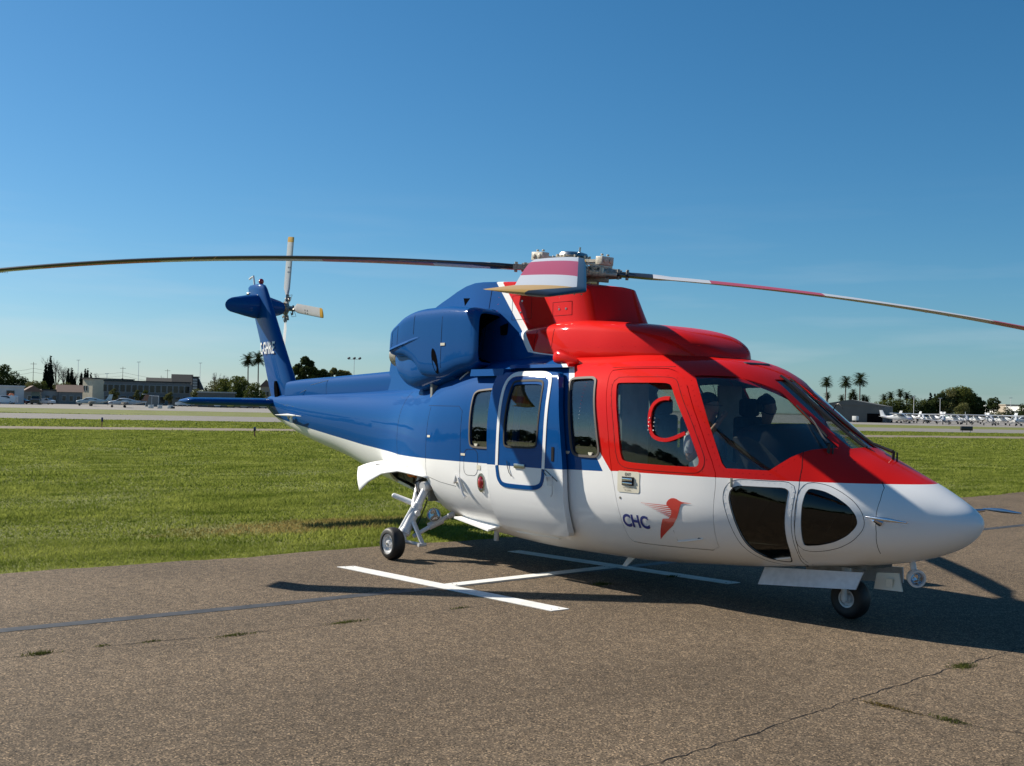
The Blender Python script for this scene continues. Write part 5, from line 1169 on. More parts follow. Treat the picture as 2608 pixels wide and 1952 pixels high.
# cockpit interior
fl_ = [(-1.05, -.3), (-1.5, -.55), (-2.0, -.72), (-2.8, -.85), (-5.2, -.85), (-6.0, -.68), (-6.9, -.28)]; b = MB(); b.add([(x, y, .62) for x, y in fl_]+[(x, -y, .62) for x, y in fl_[::-1]], [tuple(range(14))]); b.build('cabin_floor', M['liner'], heli, smooth=False)
b = MB(); R = []
for y in np.linspace(-.62, .62, 17):
    e_ = 1-(abs(y)/.66)**4; top = 1.42+.24*max(0, e_)**.5; R.append([(-1.50-.0*e_, y, 1.10), (-1.40+.05*e_, y, 1.25), (-1.50, y, 1.33+.13*e_), (-1.66, y, top-.05), (-1.80, y, top), (-1.98, y, top-.01), (-2.02, y, top-.05), (-1.96, y, top-.10), (-1.88, y, 1.0), (-1.7, y, .8)])
b.loft(R); b.build('instrument_panel', M['panelgrey'], heli, ang=50)
b = MB(); b.box((-2.35, 0, .95), (1.0, .30, .62)); b.build('centre_console', M['panelgrey'], heli, bevel=.02)
b = MB(); b.box((-2.55, 0, 2.17), (.7, .36, .10)); b.build('overhead_panel', M['panelgrey'], heli, bevel=.02)
def seat(x, y, nm='pilot_seat', fw=1):
    b = MB(); b.box((x+.22*fw, y, 1.02), (.48, .46, .12)); b.box((x-.03*fw, y, 1.38), (.11, .44, .66)); b.box((x-.05*fw, y, 1.80), (.09, .25, .18)); b.box((x+.2*fw, y, .80), (.36, .36, .34)); return b.build(nm, M['seat'], heli, bevel=.035)
seat(-2.50, -.45); seat(-2.62, .45)
for y in (-.68, -.23, .23, .68): seat(-4.1, y, 'passenger_seat', -1); seat(-5.6, y, 'passenger_seat')
b = MB(); b.box((-6.35, 0, 1.4), (.04, 1.7, 1.55)); b.build('rear_bulkhead', M['liner'], heli, smooth=False)
for y in (-.70, .70): b = MB(); b.box((-3.13, y, 1.35), (.03, .36, 1.35)); b.build('cockpit_bulkhead', M['liner'], heli, smooth=False)
b = MB(); b.tube([side_pt(s_, z_, -1, -.06)[0] for s_, z_ in ((1.98, 1.62), (1.78, 1.45), (1.52, 1.28))], .016, 6); b.build('window_brace', M['black'], heli)
# ring-shaped storm window in the pilot's door
ringP = [(-s_, -1, z_) for s_, z_ in STORM]
trim('storm_window_ring', ringP, .034, .012, M['red'], -1, 0, False, doors[0])
for k in range(4):
    for q in (-.028, .028): b = MB(); p, nn = side_pt(2.60+q, 1.68-.037*k, -1, .012); b.sphere(p, .0075, 5); b.build('screw', M['steel'], doors[0])

# ------------------------------------------------------------------ the two people in the cockpit
def skin_mesh(name, nodes, edges, root, m, parent=None, lv=2, xf=None):
    """one continuous surface grown round a skeleton; nodes = {name: (x, y, z, rx, ry)}"""
    ks = list(nodes); me = bpy.data.meshes.new(name); me.from_pydata([nodes[k][:3] for k in ks], [(ks.index(a), ks.index(b)) for a, b in edges], [])
    o = link(bpy.data.objects.new(name, me)); sk = o.modifiers.new('s', 'SKIN'); sk.use_smooth_shade = True; sk.branch_smoothing = .3
    if not me.skin_vertices: bm = bmesh.new(); bm.from_mesh(me); bm.verts.layers.skin.verify(); bm.to_mesh(me); bm.free()
    for i, k in enumerate(ks):
        v = nodes[k]; me.skin_vertices[0].data[i].radius = (v[3], v[4] if len(v) > 4 else v[3]); me.skin_vertices[0].data[i].use_root = (k == root)
    sb = o.modifiers.new('u', 'SUBSURF'); sb.levels = lv; sb.render_levels = lv
    dg = bpy.context.evaluated_depsgraph_get(); dg.update(); m2 = bpy.data.meshes.new_from_object(o.evaluated_get(dg)); o.modifiers.clear(); o.data = m2; m2.materials.clear(); m2.materials.append(m)
    m2.polygons.foreach_set('use_smooth', [True]*len(m2.polygons)); o.parent = parent; return o
def person(loc, label, hand_up, headset):
    # local frame: x forward, y left, z up, origin under the seat; torso upright, thighs forward
    root = tag(empty('person', loc), label, 'person')
    n = {'pelvis': (0, 0, .12, .15, .12), 'waist': (.0, 0, .27, .14, .11), 'chest': (.0, 0, .45, .17, .12), 'upper': (.01, 0, .56, .14, .10), 'neck': (.03, 0, .66, .055), 'chin': (.07, 0, .74, .060, .062), 'face': (.065, 0, .80, .075, .078), 'brow': (.055, 0, .86, .082, .088), 'crown': (.04, 0, .92, .058, .062)}
    e = [('pelvis', 'waist'), ('waist', 'chest'), ('chest', 'upper'), ('upper', 'neck'), ('neck', 'chin'), ('chin', 'face'), ('face', 'brow'), ('brow', 'crown')]
    for s, sd in ((-1, 'r'), (1, 'l')):
        n['hip'+sd] = (.08, .09*s, .10, .09); n['knee'+sd] = (.46, .12*s, .16, .062); n['calf'+sd] = (.52, .12*s, -.05, .055); n['ankle'+sd] = (.56, .12*s, -.25, .036); n['toe'+sd] = (.70, .13*s, -.28, .034)
        n['sh'+sd] = (.0, .19*s, .56, .062); e += [('pelvis', 'hip'+sd), ('hip'+sd, 'knee'+sd), ('knee'+sd, 'calf'+sd), ('calf'+sd, 'ankle'+sd), ('ankle'+sd, 'toe'+sd), ('upper', 'sh'+sd)]
        up = hand_up == sd
        el = (-.02, .29*s, .30) if not up else (.06, .27*s, .33); wr = (.34, .22*s, .24) if not up else (.19, .05*s, .66)
        n['el'+sd] = (*el, .042); n['fa'+sd] = (*[(a*.6+b*.4) for a, b in zip(el, wr)], .038); n['wr'+sd] = (*wr, .026)
        d = (Vector(wr)-Vector(el)).normalized(); pm = Vector(wr)+d*.05; n['pm'+sd] = (*pm, .030, .018); e += [('sh'+sd, 'el'+sd), ('el'+sd, 'fa'+sd), ('fa'+sd, 'wr'+sd), ('wr'+sd, 'pm'+sd)]
        side = Vector((0, 1, 0)) if not up else Vector((0, 1, .2)).normalized(); curl = Vector((.02, 0, -1)) if not up else Vector((-1, 0, .3))
        kn = pm+d*.035
        for q, (off, ln_) in enumerate(((-.030, .036), (-.010, .042), (.010, .040), (.030, .032))):
            a = kn+side*off; b_ = a+d*ln_; c = b_+(d*.45+curl.normalized()*.8).normalized()*ln_*.8
            n[f'f{q}a{sd}'] = (*a, .0095); n[f'f{q}b{sd}'] = (*b_, .0085); n[f'f{q}c{sd}'] = (*c, .0075); e += [('pm'+sd, f'f{q}a{sd}'), (f'f{q}a{sd}', f'f{q}b{sd}'), (f'f{q}b{sd}', f'f{q}c{sd}')]
        t0 = Vector(wr)+d*.03-side*.032*s*-1; n['t0'+sd] = (*t0, .012); t1 = t0+d*.035-side*.012*s*-1; n['t1'+sd] = (*t1, .010); e += [('pm'+sd, 't0'+sd), ('t0'+sd, 't1'+sd)]
    n['nose'] = (.150, 0, .80, .013, .012); e.append(('face', 'nose'))
    body = skin_mesh('body', n, e, 'pelvis', M['skin'], root)
    # face details
    for s in (-1, 1): b = MB(); b.sphere((.128, .030*s, .830), .012, 6, sc=(.7, 1, .8)); b.build('eye', M['print'], body)
    b = MB(); b.tube([(.137, -.022, .763), (.145, 0, .765), (.137, .022, .763)], .005, 5); b.build('mouth', M['beacon'], body)
    for s in (-1, 1): b = MB(); b.sphere((.045, .083*s, .815), .022, 6, sc=(.7, .45, 1.2)); b.build('ear', M['skin'], body)
    b = MB(); b.sphere((.035, 0, .868), .097, 12, sc=(1, .95, .86))
    v = [(x, y, max(z, .835-(x-.03)*-.25 if x > .03 else .79)) for x, y, z in b.v]; b.v = v; b.build('hair', M['hair'], root)
    # shirt and trousers follow the body
    n2 = {k: (*n[k][:3], n[k][3]+.012, (n[k][4] if len(n[k]) > 4 else n[k][3])+.012) for k in ('pelvis', 'waist', 'chest', 'upper', 'shr', 'shl')}
    n2['col'] = (.025, 0, .64, .068)
    e2 = [('pelvis', 'waist'), ('waist', 'chest'), ('chest', 'upper'), ('upper', 'col'), ('upper', 'shr'), ('upper', 'shl')]
    for sd in 'rl':
        a, c = Vector(n['sh'+sd][:3]), Vector(n['el'+sd][:3]); n2['m'+sd] = (*a.lerp(c, .5), .062); n2['c'+sd] = (*a.lerp(c, .86), .060); e2 += [('sh'+sd, 'm'+sd), ('m'+sd, 'c'+sd)]
    skin_mesh('shirt', n2, e2, 'pelvis', M['shirt'], root)
    n3 = {'p': (0, 0, .12, .165, .135)}
    e3 = []
    for sd in 'rl':
        for k in ('hip', 'knee', 'calf', 'ankle'): n3[k+sd] = (*n[k+sd][:3], n[k+sd][3]+.016)
        e3 += [('p', 'hip'+sd), ('hip'+sd, 'knee'+sd), ('knee'+sd, 'calf'+sd), ('calf'+sd, 'ankle'+sd)]
    skin_mesh('trousers', n3, e3, 'p', M['navy'], root)
    b = MB(); b.tube([(.16, .066, .825), (.148, .05, .83), (.152, .012, .832), (.152, -.012, .832), (.148, -.05, .83), (.05, -.088, .835)], .0028, 4)
    if not headset: b.build('spectacles', M['black'], root)
    else:
        b = MB(); b.tube([(.04, .1*math.cos(t), .84+.115*math.sin(t)) for t in [math.pi*i/10 for i in range(11)]], .011, 6)
        for s in (-1, 1): b.cyl((.045, .082*s, .815), (.045, .112*s, .815), .038, n=14)
        b.tube([(.045, -.11, .80), (.12, -.09, .765), (.165, -.03, .755)], .004, 5); b.build('headset', M['black'], root)
    return root
person((-2.33, -.60, .98), 'pilot in a white short-sleeved shirt and glasses, hand at his mouth, behind the side window', 'r', False)
person((-2.50, .45, .98), 'second pilot wearing a black headset, half hidden behind the instrument panel', None, True)

# ------------------------------------------------------------------ the far side of the airfield
def face_cam(p): d = CAM-p; return math.atan2(d.y, d.x)
VIEWA = math.atan2(CF.y, CF.x)
M['leafdark'] = leafmat('leaves_dark', (.028, .042, .016), (.07, .09, .03), .35, .25)
M['leafmid'] = leafmat('leaves_mid', (.055, .075, .02), (.13, .145, .04), .3, .3)
M['leafpale'] = leafmat('leaves_pale', (.09, .10, .035), (.19, .185, .08), .3, .3)
M['cypress'] = leafmat('cypress_leaves', (.006, .014, .012), (.018, .03, .018), .4, .1)
M['bark'] = mat('bark', (.11, .085, .065), .9, var=.3, vscale=3)
M['barepale'] = mat('bare_twigs', (.20, .17, .14), .9)
M['thatch'] = mat('palm_thatch', (.10, .075, .045), .95)
def leaf_cloud(name, cl, n, size, m, parent, seed, flat=.8):
    """many small leaf faces spread through a set of clumps (x, y, z, r)"""
    g = np.random.default_rng(seed); w = np.array([c[3]**2 for c in cl]); w /= w.sum(); k = g.choice(len(cl), n, p=w); C = np.array(cl)[k]
    d = g.normal(size=(n, 3)); d /= np.linalg.norm(d, axis=1)[:, None]; r = C[:, 3]*g.uniform(.35, 1.08, n)**.6; P = C[:, :3]+d*r[:, None]*np.array([1, 1, flat])
    u = g.normal(size=(n, 3)); u /= np.linalg.norm(u, axis=1)[:, None]; v = np.cross(u, g.normal(size=(n, 3))); v /= np.linalg.norm(v, axis=1)[:, None]; s = size*g.uniform(.5, 1.4, n)[:, None]
    V = np.empty((n*3, 3)); V[0::3] = P+u*s; V[1::3] = P-u*s*.6+v*s*.7; V[2::3] = P-u*s*.6-v*s*.7
    return np_mesh(name, V, np.arange(n*3).reshape(-1, 3), m, parent)
def tree(b, D, h, w, lb, m='leafmid', name='broadleaf_tree', seed=0, n=900, trunk=.3, nc=12, cat='tree', airy=0, tall=None, grp=None):
    r = random.Random(seed+int(b)); p = spot(b, D); root = tag(empty(name, p), lb, cat, grp); cl = []
    c0 = trunk*h
    if b < 700 or b in (756, 778, 800, 824, 852, 880): h *= (1.22 if b < 200 else 1.1)
    if 2240 < b < 2360: h *= 1.18
    cone = name == 'conifer_tree'
    if cone: nc = 16
    for i in range(nc):
        t = (i+.5)/nc; z = c0+(h-c0)*(.12+.76*t); prof = (1.05-t)*.95 if cone else math.sin(math.pi*min(1, .22+.72*t))**.7; rr = w/2*prof; a = i*2.4+r.uniform(-.5, .5); q = r.uniform(.2, .78)
        cl.append((rr*q*math.cos(a), rr*q*math.sin(a), z, w*(.17 if airy or cone else .22)*r.uniform(.6, 1.25)*(1.25-t if cone else 1)))
    if not airy and not cone: cl.append((0, 0, c0+(h-c0)*.42, w*.30))
    leaf_cloud('crown', cl, int(n*4.2), h*.014+.11, M[m], root, seed+int(b))
    mb = MB(); mb.cyl((0, 0, -.1), (w*.02, 0, c0+(h-c0)*.35), max(.12, w*.035), max(.07, w*.02), 7)
    for c in cl[:6]: mb.tube([(0, 0, c0*.7), (c[0]*.5, c[1]*.5, (c0*.7+c[2])*.5), (c[0], c[1], c[2])], [w*.018, w*.012, w*.006], 5)
    mb.build('trunk', M['bark'], root); return root
def cypress(b, D, h, w, lb, seed=0):
    h *= 1.24
    p = spot(b, D); root = tag(empty('cypress_tree', p), lb, 'tree', 'slender cypresses behind the houses'); cl = []
    for i in range(16): t = i/15; cl.append((random.Random(i+seed).uniform(-.1, .1)*w, 0, h*(.06+.90*t), w*.5*(1-t)**.6*(.75+.25*math.sin(3*t+.6))+.08))
    leaf_cloud('crown', cl, 3600, .20+h*.012, M['cypress'], root, seed, 1.5); mb = MB(); mb.cyl((0, 0, -.1), (0, 0, h*.3), .18, .12, 6); mb.build('trunk', M['bark'], root)
def bare_tree(b, D, h, w, lb, seed=0):
    h *= 1.13
    r = random.Random(seed); p = spot(b, D); root = tag(empty('bare_tree', p), lb, 'tree', 'leafless winter trees'); mb = MB(); tw = MB()
    def grow_(q, d, L, rad, dep):
        e_ = q+d*L; (mb if dep < 2 else tw).cyl(q, e_, rad, rad*.65, 5 if dep < 2 else 3, cap=False)
        if dep < 5:
            for _ in range(3 if dep else 4):
                nd = (d+Vector((r.uniform(-.6, .6), r.uniform(-.6, .6), r.uniform(-.1, .5)))).normalized(); grow_(q.lerp(e_, r.uniform(.55, 1)), nd, L*r.uniform(.55, .8), rad*.58, dep+1)
    grow_(Vector((0, 0, -.1)), Vector((0, 0, 1)), h*.3, w*.028+.05, 0)
    sc = h/max(v[2] for v in tw.v); 
    for x in (mb, tw): x.v = [(a*sc, b_*sc, c*sc) for a, b_, c in x.v]
    mb.build('trunk', M['bark'], root, smooth=False); tag(tw.build('twigs', M['barepale'], root, smooth=False), kind='stuff')
def palm(b, D, h, lb, fr=2.6, skirt=.5, seed=0, grp=None, n=34, cat='palm tree'):
    r = random.Random(seed+int(b)); p = spot(b, D); root = tag(empty('palm_tree', p), lb, cat, grp)
    mb = MB(); lean = r.uniform(-.4, .4); mb.tube([(0, 0, -.1), (lean*.3, 0, h*.4), (lean, 0, h)], [.28, .2, .17], 7); mb.build('trunk', M['bark'], root)
    g = MB()
    for i in range(n):
        a = i*2.399; el = math.radians(72-118*(i/n)); L = fr*r.uniform(.85, 1.1); d = Vector((math.cos(a)*math.cos(el), math.sin(a)*math.cos(el), math.sin(el))); P = [Vector((lean, 0, h))]
        for k in range(1, 5): P.append(P[-1]+(d+Vector((0, 0, -.17*k))).normalized()*L/4)
        sd = Vector((-math.sin(a), math.cos(a), 0))
        for k in range(1, 5):
            for q in (-1, 1):
                for z in (0, .5):
                    o = P[k-1].lerp(P[k], z); ww = 1.05*fr/2.6*(1.1 if k > 1 else .5); t = o+sd*q*ww*r.uniform(.7, 1)+(P[k]-P[k-1])*.9+Vector((0, 0, -.15))
                    g.add([o, o+(P[k]-P[k-1])*.42, t], [(0, 1, 2)])
        g.add([P[0]+sd*.05, P[4], P[0]-sd*.05], [(0, 1, 2)])
    g.build('fronds', M['palmleaf'], root, smooth=False)
    if skirt:
        sk = leaf_cloud('dead_fronds', [(lean, 0, h-.35-k*.45, .62*fr/2.6) for k in range(int(1+skirt*3))], 160, .35, M['thatch'], root, seed)
M['palmleaf'] = leafmat('palm_leaves', (.012, .022, .008), (.035, .048, .016), .6, .25)

# buildings
def wallmat(n, c): return mat(n, c, .85, var=.08, vscale=.6)
M['grey_wall'] = wallmat('grey_wall', (.17, .175, .17)); M['brightwall'] = wallmat('bright_wall', (.78, .76, .70)); M['cream'] = wallmat('cream_wall', (.62, .55, .40)); M['whitewall'] = wallmat('white_wall', (.58, .59, .57)); M['darkroof'] = wallmat('dark_roof', (.035, .038, .037)); M['tile'] = wallmat('tile_roof', (.14, .09, .07)); M['tan'] = wallmat('tan_wall', (.34, .29, .22)); M['pane'] = mat('dark_pane', (.015, .018, .02), .12); M['shed'] = wallmat('shed_wall', (.11, .115, .11)); M['palewall'] = wallmat('pale_wall', (.33, .34, .33))
def bframe(b0, b1, D, D1=None):
    """local frame along a facade seen between two bearings: returns (root position, along, inward, length)"""
    a, c = spot(b0, D), spot(b1, D1 or D-(b1-b0)*D/2801*(((b0+b1)/2-1304)/2801)); u = (c-a); L = u.length; u.normalize(); w_ = Vector((-u.y, u.x, 0))
    if w_.dot(a-CAM) < 0: w_ = -w_
    return a, u, w_, L
def block(name, b0, b1, D, h, dep, lb, wm, rm='darkroof', D1=None, roof='flat', rh=1.5, rows=(), grp=None, z0=0, ov=.4, parapet=.0):
    a, u, w_, L = bframe(b0, b1, D, D1); root = tag(empty(name, a), lb, 'building', grp); o = Vector((0, 0, -.1))
    mb = MB(); c = [o, o+u*L, o+u*L+w_*dep, o+w_*dep]; H = Vector((0, 0, h+.1)); mb.add(c+[p+H for p in c], [(0, 1, 5, 4), (1, 2, 6, 5), (2, 3, 7, 6), (3, 0, 4, 7), (4, 5, 6, 7)]); mb.build('wall', M[wm], root, smooth=False)
    T_ = Vector((0, 0, h)); rb = MB()
    if roof == 'flat': q = [p-o+T_ for p in c]; cc = (q[0]+q[2])/2; q = [p+(p-cc).normalized()*ov for p in q]; rb.add(q+[p+Vector((0, 0, .35)) for p in q], [(3, 2, 1, 0), (4, 5, 6, 7), (0, 1, 5, 4), (1, 2, 6, 5), (2, 3, 7, 6), (3, 0, 4, 7)])
    elif roof == 'gable':      # ridge along the facade
        q = [-u*ov-w_*ov+T_, u*(L+ov)-w_*ov+T_, u*(L+ov)+w_*(dep+ov)+T_, -u*ov+w_*(dep+ov)+T_]; r0 = -u*ov+w_*dep/2+T_+Vector((0, 0, rh)); r1 = r0+u*(L+2*ov); rb.add(q+[r0, r1], [(0, 1, 5, 4), (2, 3, 4, 5), (0, 4, 3), (1, 2, 5), (3, 2, 1, 0)])
    else:                      # gable end faces the viewer
        q = [-u*ov-w_*ov+T_, u*(L+ov)-w_*ov+T_, u*(L+ov)+w_*(dep+ov)+T_, -u*ov+w_*(dep+ov)+T_]; r0 = u*L/2-w_*ov+T_+Vector((0, 0, rh)); r1 = r0+w_*(dep+2*ov); rb.add(q+[r0, r1], [(0, 4, 5, 3), (1, 2, 5, 4), (0, 1, 4), (2, 3, 5), (3, 2, 1, 0)])
    rb.build('roof', M[rm], root, smooth=False)
    fz = math.atan2(u.y, u.x); Rz = Matrix.Rotation(fz, 3, 'Z')
    for (x0, x1, zb, zt, n, ww, kind) in rows:
        wb = None
        for i in range(n):
            x = x0+(x1-x0)*(i+.5)/n; cpt = u*x-w_*.04+Vector((0, 0, (zb+zt)/2))
            if wb is None:
                f_ = MB(); f_.box((0, 0, 0), (ww+.25, .10, zt-zb+.25), R=None); wb = f_.build(kind, M['palewall'] if kind == 'window' else M['shed'], root, smooth=False); pn = MB(); pn.box((0, -.05, 0), (ww, .06, zt-zb)); pane = pn.build('pane', M['pane'] if kind == 'window' else M['grey_wall'], wb, smooth=False); wo__ = wb
            else:
                wo__ = wb.copy(); col.objects.link(wo__); wo__.parent = root; p2 = pane.copy(); col.objects.link(p2); p2.parent = wo__
            wo__.location = cpt; wo__.rotation_euler = (0, 0, fz if w_.dot(Rz @ Vector((0, 1, 0))) > 0 else fz+math.pi)
    return root
px_ = lambda n, D: n*D/2801.0
# left: long two-storey office, its sunlit cream end, houses, shed row
block('office_building', 236, 484, 330, 7.0, 14, 'long grey two-storey building with a band of dark upper windows', 'grey_wall', rows=[(.8, 28.2, 3.9, 6.0, 16, 1.35, 'window'), (1, 28, .6, 2.6, 12, 1.5, 'window')])
block('stair_block', 211, 236, 331, 7.5, 14, 'sunlit cream end block of the long grey building', 'cream', rows=[(.2, 2.8, 4.0, 5.4, 2, .5, 'window')], D1=328)
block('house', 150, 211, 300, 3.3, 9, 'low house with a brownish tiled roof left of the cream end block', 'grey_wall', 'tile', roof='gable', rh=2.0, rows=[(.5, 6, .9, 2.2, 3, .9, 'window')])
block('house', 108, 150, 300, 3.6, 9, 'low pale house beside the tiled one, with a flat roof', 'palewall', 'darkroof', rows=[(.5, 4, .9, 2.2, 2, .9, 'window')])
block('house', 62, 108, 295, 3.2, 9, 'small house with a low brown gable right of the white hangar', 'grey_wall', 'tile', roof='end', rh=1.6, rows=[(.5, 4.2, .8, 2.0, 2, .9, 'window')])
wh = block('white_hangar', -70, 62, 255, 4.0, 16, 'white flat-roofed hangar with a round orange emblem at the left edge', 'whitewall', 'whitewall', rows=[(7.2, 9.0, 1.3, 3.1, 1, 1.6, 'window')])
p = spot(30, 254.6)-spot(-70, 255); b = MB(); n_ = (CAM-spot(30, 255)).normalized(); n_.z = 0; b.lathe(p+Vector((0, 0, 1.9))+n_*.05, n_, [(0, .62), (.05, .6), (.06, .0)], 20); em = b.build('round_emblem', mat('emblem_orange', (.75, .22, .10), .6), wh); b = MB(); b.lathe(p+Vector((0, 0, 1.9))+n_*.12, n_, [(0, .25), (.02, .0)], 14); b.build('emblem_centre', M['whitewall'], em)
block('house', 376, 440, 360, 6.9, 10, 'dark-roofed house rising behind the middle of the grey office', 'grey_wall', 'darkroof', roof='gable', rh=2.1)
block('house', 440, 490, 360, 6.9, 10, 'taller dark gabled house behind the right end of the office', 'grey_wall', 'darkroof', roof='gable', rh=3.4, rows=[(1, 5, 5.2, 6.4, 2, 1.0, 'window')])
block('shed', 505, 600, 300, 3.9, 8, 'low dark shed with a pale roof edge behind the stabiliser', 'shed', 'palewall', rows=[(1, 9, .3, 2.6, 4, 1.7, 'door')])
block('house', 664, 692, 330, 6.3, 9, 'small house with a reddish gabled roof just right of the tail fin base', 'tan', 'tile', roof='end', rh=2.2, rows=[(.6, 2.6, 3.4, 4.8, 2, .7, 'window')])
block('flat_roofed_building', 750, 860, 340, 6.8, 12, 'tan building with a long brown roof under the eucalyptus trees', 'tan', 'tile', roof='gable', rh=2.4, rows=[(1, 12, 4.0, 5.6, 6, 1.1, 'window')])
block('perimeter_wall', 440, 760, 318, 1.6, 1, 'low dark wall behind the row of parked cars', 'shed', 'shed', ov=.05)
hn = tag(empty('frame_canopy', spot(372, 250)), 'open pale metal canopy frame behind the nearer light aircraft tail', 'canopy')
b = MB(); q = [spot(x, 250)-spot(372, 250) for x in (372, 388, 405)]
for v in q: b.cyl(v, v+Vector((0, 0, 2.7)), .05, n=5)
b.cyl(q[0]+Vector((0, 0, 2.7)), q[2]+Vector((0, 0, 2.5)), .06, n=5); b.build('frame', M['gearwhite'], hn)
b = MB(); b.add([q[0]+Vector((0, 0, .1)), q[2]+Vector((0, 0, .1)), q[2]+Vector((0, 0, 2.45)), q[0]+Vector((0, 0, 2.65))], [(0, 1, 2, 3)]); b.build('mesh_panel', M['grey_wall'], hn, smooth=False)
# right: hangar, pale industrial buildings
hg = block('hangar', 2085, 2251, 262, 3.9, 24, 'dark grey hangar with a shallow gabled roof, gable end towards the viewer', 'shed', 'shed', D1=256, roof='end', rh=1.35, ov=.15)
b = MB(); a_, u_, w__, L_ = bframe(2085, 2251, 262, 256); Rz = Matrix.Rotation(math.atan2(u_.y, u_.x), 3, 'Z'); b.box(u_*(L_*.87)-w__*.08+Vector((0, 0, 1.0)), (3.4, .08, 2.1), R=Rz); b.build('dark_doorway', M['dark'], hg, smooth=False)
block('industrial_building', 2470, 2540, 590, 7.6, 20, 'long low white industrial building behind the parked aircraft', 'brightwall', 'whitewall', D1=566)
block('industrial_building', 2540, 2563, 566, 8.2, 20, 'beige section standing a little higher between the two white buildings', 'tan', 'tan', D1=558)
block('industrial_building', 2563, 2660, 558, 7.2, 20, 'white industrial building with a dark window band at the right edge', 'brightwall', 'whitewall', D1=526, rows=[(5, 17, 3.2, 5.2, 4, 2.6, 'window')])

# trees left
tree(8, 330, 9.5, 6.5, 'dark evergreen rising highest above the white hangar at the far left', 'leafdark', 'evergreen_tree', 1, 800, .15)
tree(30, 335, 7.6, 8, 'dark rounded tree behind the white hangar', 'leafdark', seed=2, trunk=.12)
tree(-20, 335, 8, 9, 'dark tree cut by the left edge of the photo', 'leafdark', seed=31, trunk=.12)
tree(56, 335, 6.6, 7, 'lower dark tree at the right end of the white hangar', 'leafdark', seed=3, trunk=.1)
tree(84, 325, 5.4, 6.5, 'brownish-green bushy tree left of the tall pair of cypresses', 'leafpale', seed=4, trunk=.08)
tree(104, 325, 5.2, 5, 'small olive tree just left of the tall pair of cypresses', 'leafmid', seed=5, trunk=.08)
tree(160, 330, 5.0, 7, 'reddish-brown scrubby tree between the cypress groups', 'leafpale', seed=6, trunk=.05)
for b_, h, w_, lb in ((116, 10.6, 2.6, 'cypress at the left of the tall pair'), (127, 12.2, 3.2, 'tallest and widest cypress, right of the tall pair'), (173, 9.0, 1.7, 'thin cypress left of the middle group, beside a bare tree'), (182, 9.2, 2.0, 'thin cypress in the middle group, next to a broad low one'), (190, 6.6, 2.6, 'short broad cypress right of two thin ones'), (207, 8.2, 1.9, 'cypress standing alone just left of the cream block'), (216, 9.0, 1.6, 'left one of the two close cypresses above the cream block'), (222, 9.2, 1.5, 'right one of the two close cypresses above the cream block'), (231, 8.0, 1.8, 'rightmost cypress, above the cream block')):
    cypress(b_, 345, h, w_, lb, int(b_))
bare_tree(143, 350, 13.4, 6, 'tallest bare tree, right of the wide cypress', 1); bare_tree(160, 350, 11, 6, 'wide bare tree between the wide cypress and the thin ones', 2); bare_tree(197, 350, 9.2, 5, 'bare tree among the middle cypresses', 3); bare_tree(249, 350, 8.8, 3.6, 'slim bare tree above the left end of the office', 4); bare_tree(410, 400, 9.3, 5, 'faint bare tree above the dark roofs', 5); bare_tree(474, 400, 8.3, 4, 'small faint bare tree beside the sign tower', 6)
bare_tree(548, 370, 10.2, 5, 'bare tree left of the big round tree by the fin', 8)
tree(312, 345, 8.3, 4.2, 'small dark tree rising above the office roof', 'cypress', 'conifer_tree', 7, 500, .1)
for b_, h, w_, lb in ((288, 4.5, 3.4, 'yellow-green young tree before the left part of the office'), (368, 4.0, 3.0, 'young tree before the middle of the office'), (432, 3.7, 3.2, 'small tree before the right part of the office'), (350, 4.2, 2.4, 'second young tree before the middle of the office')): tree(b_, 322, h, w_, lb, 'leafpale' if b_ != 368 else 'leafmid', seed=int(b_), n=420, nc=7)
tree(502, 318, 4.6, 4.5, 'brownish tree under the sign tower', 'leafpale', seed=9, n=500)
tree(548, 330, 7.4, 8, 'broad dull-green tree left of the rounder one', 'leafpale', seed=10, trunk=.1)
tree(574, 325, 8.0, 6.5, 'dull-green tree touching the big round one', 'leafmid', seed=11, trunk=.08)
tree(608, 315, 8.2, 8.5, 'big round green tree left of the tail fin', 'leafmid', seed=12, n=1400, trunk=.06, nc=16)
tree(648, 305, 6.2, 6.5, 'lower round green tree against the tail fin', 'leafmid', seed=13, n=1000, trunk=.05)
palm(632, 350, 15.0, 'left one of the two palms beside the tail fin', 2.7, seed=1); palm(658, 345, 15.4, 'right one of the two palms beside the tail fin', 2.8, seed=2)
for b_, h, w_, lb, mm, ai in ((756, 12.0, 6, 'thin eucalyptus just right of the tail fin', 'leafmid', 1), (778, 15.2, 9, 'tallest airy eucalyptus right of the tail fin', 'leafdark', 1), (800, 12.5, 7, 'middle eucalyptus of the group behind the boom', 'leafmid', 1), (824, 11.8, 7, 'dense dark eucalyptus in the middle of the group', 'leafdark', 0), (852, 12.0, 7.5, 'pale airy eucalyptus right of the dense one', 'leafpale', 1), (880, 11.2, 8, 'rightmost pale eucalyptus beside the floodlight mast', 'leafpale', 1), (815, 6.8, 7, 'low dark shrubby tree under the eucalyptus group', 'leafdark', 0)):
    tree(b_, 340, h, w_, lb, mm, 'eucalyptus_tree', int(b_), 1000 if ai else 900, .42 if ai else .3, 11, airy=ai)
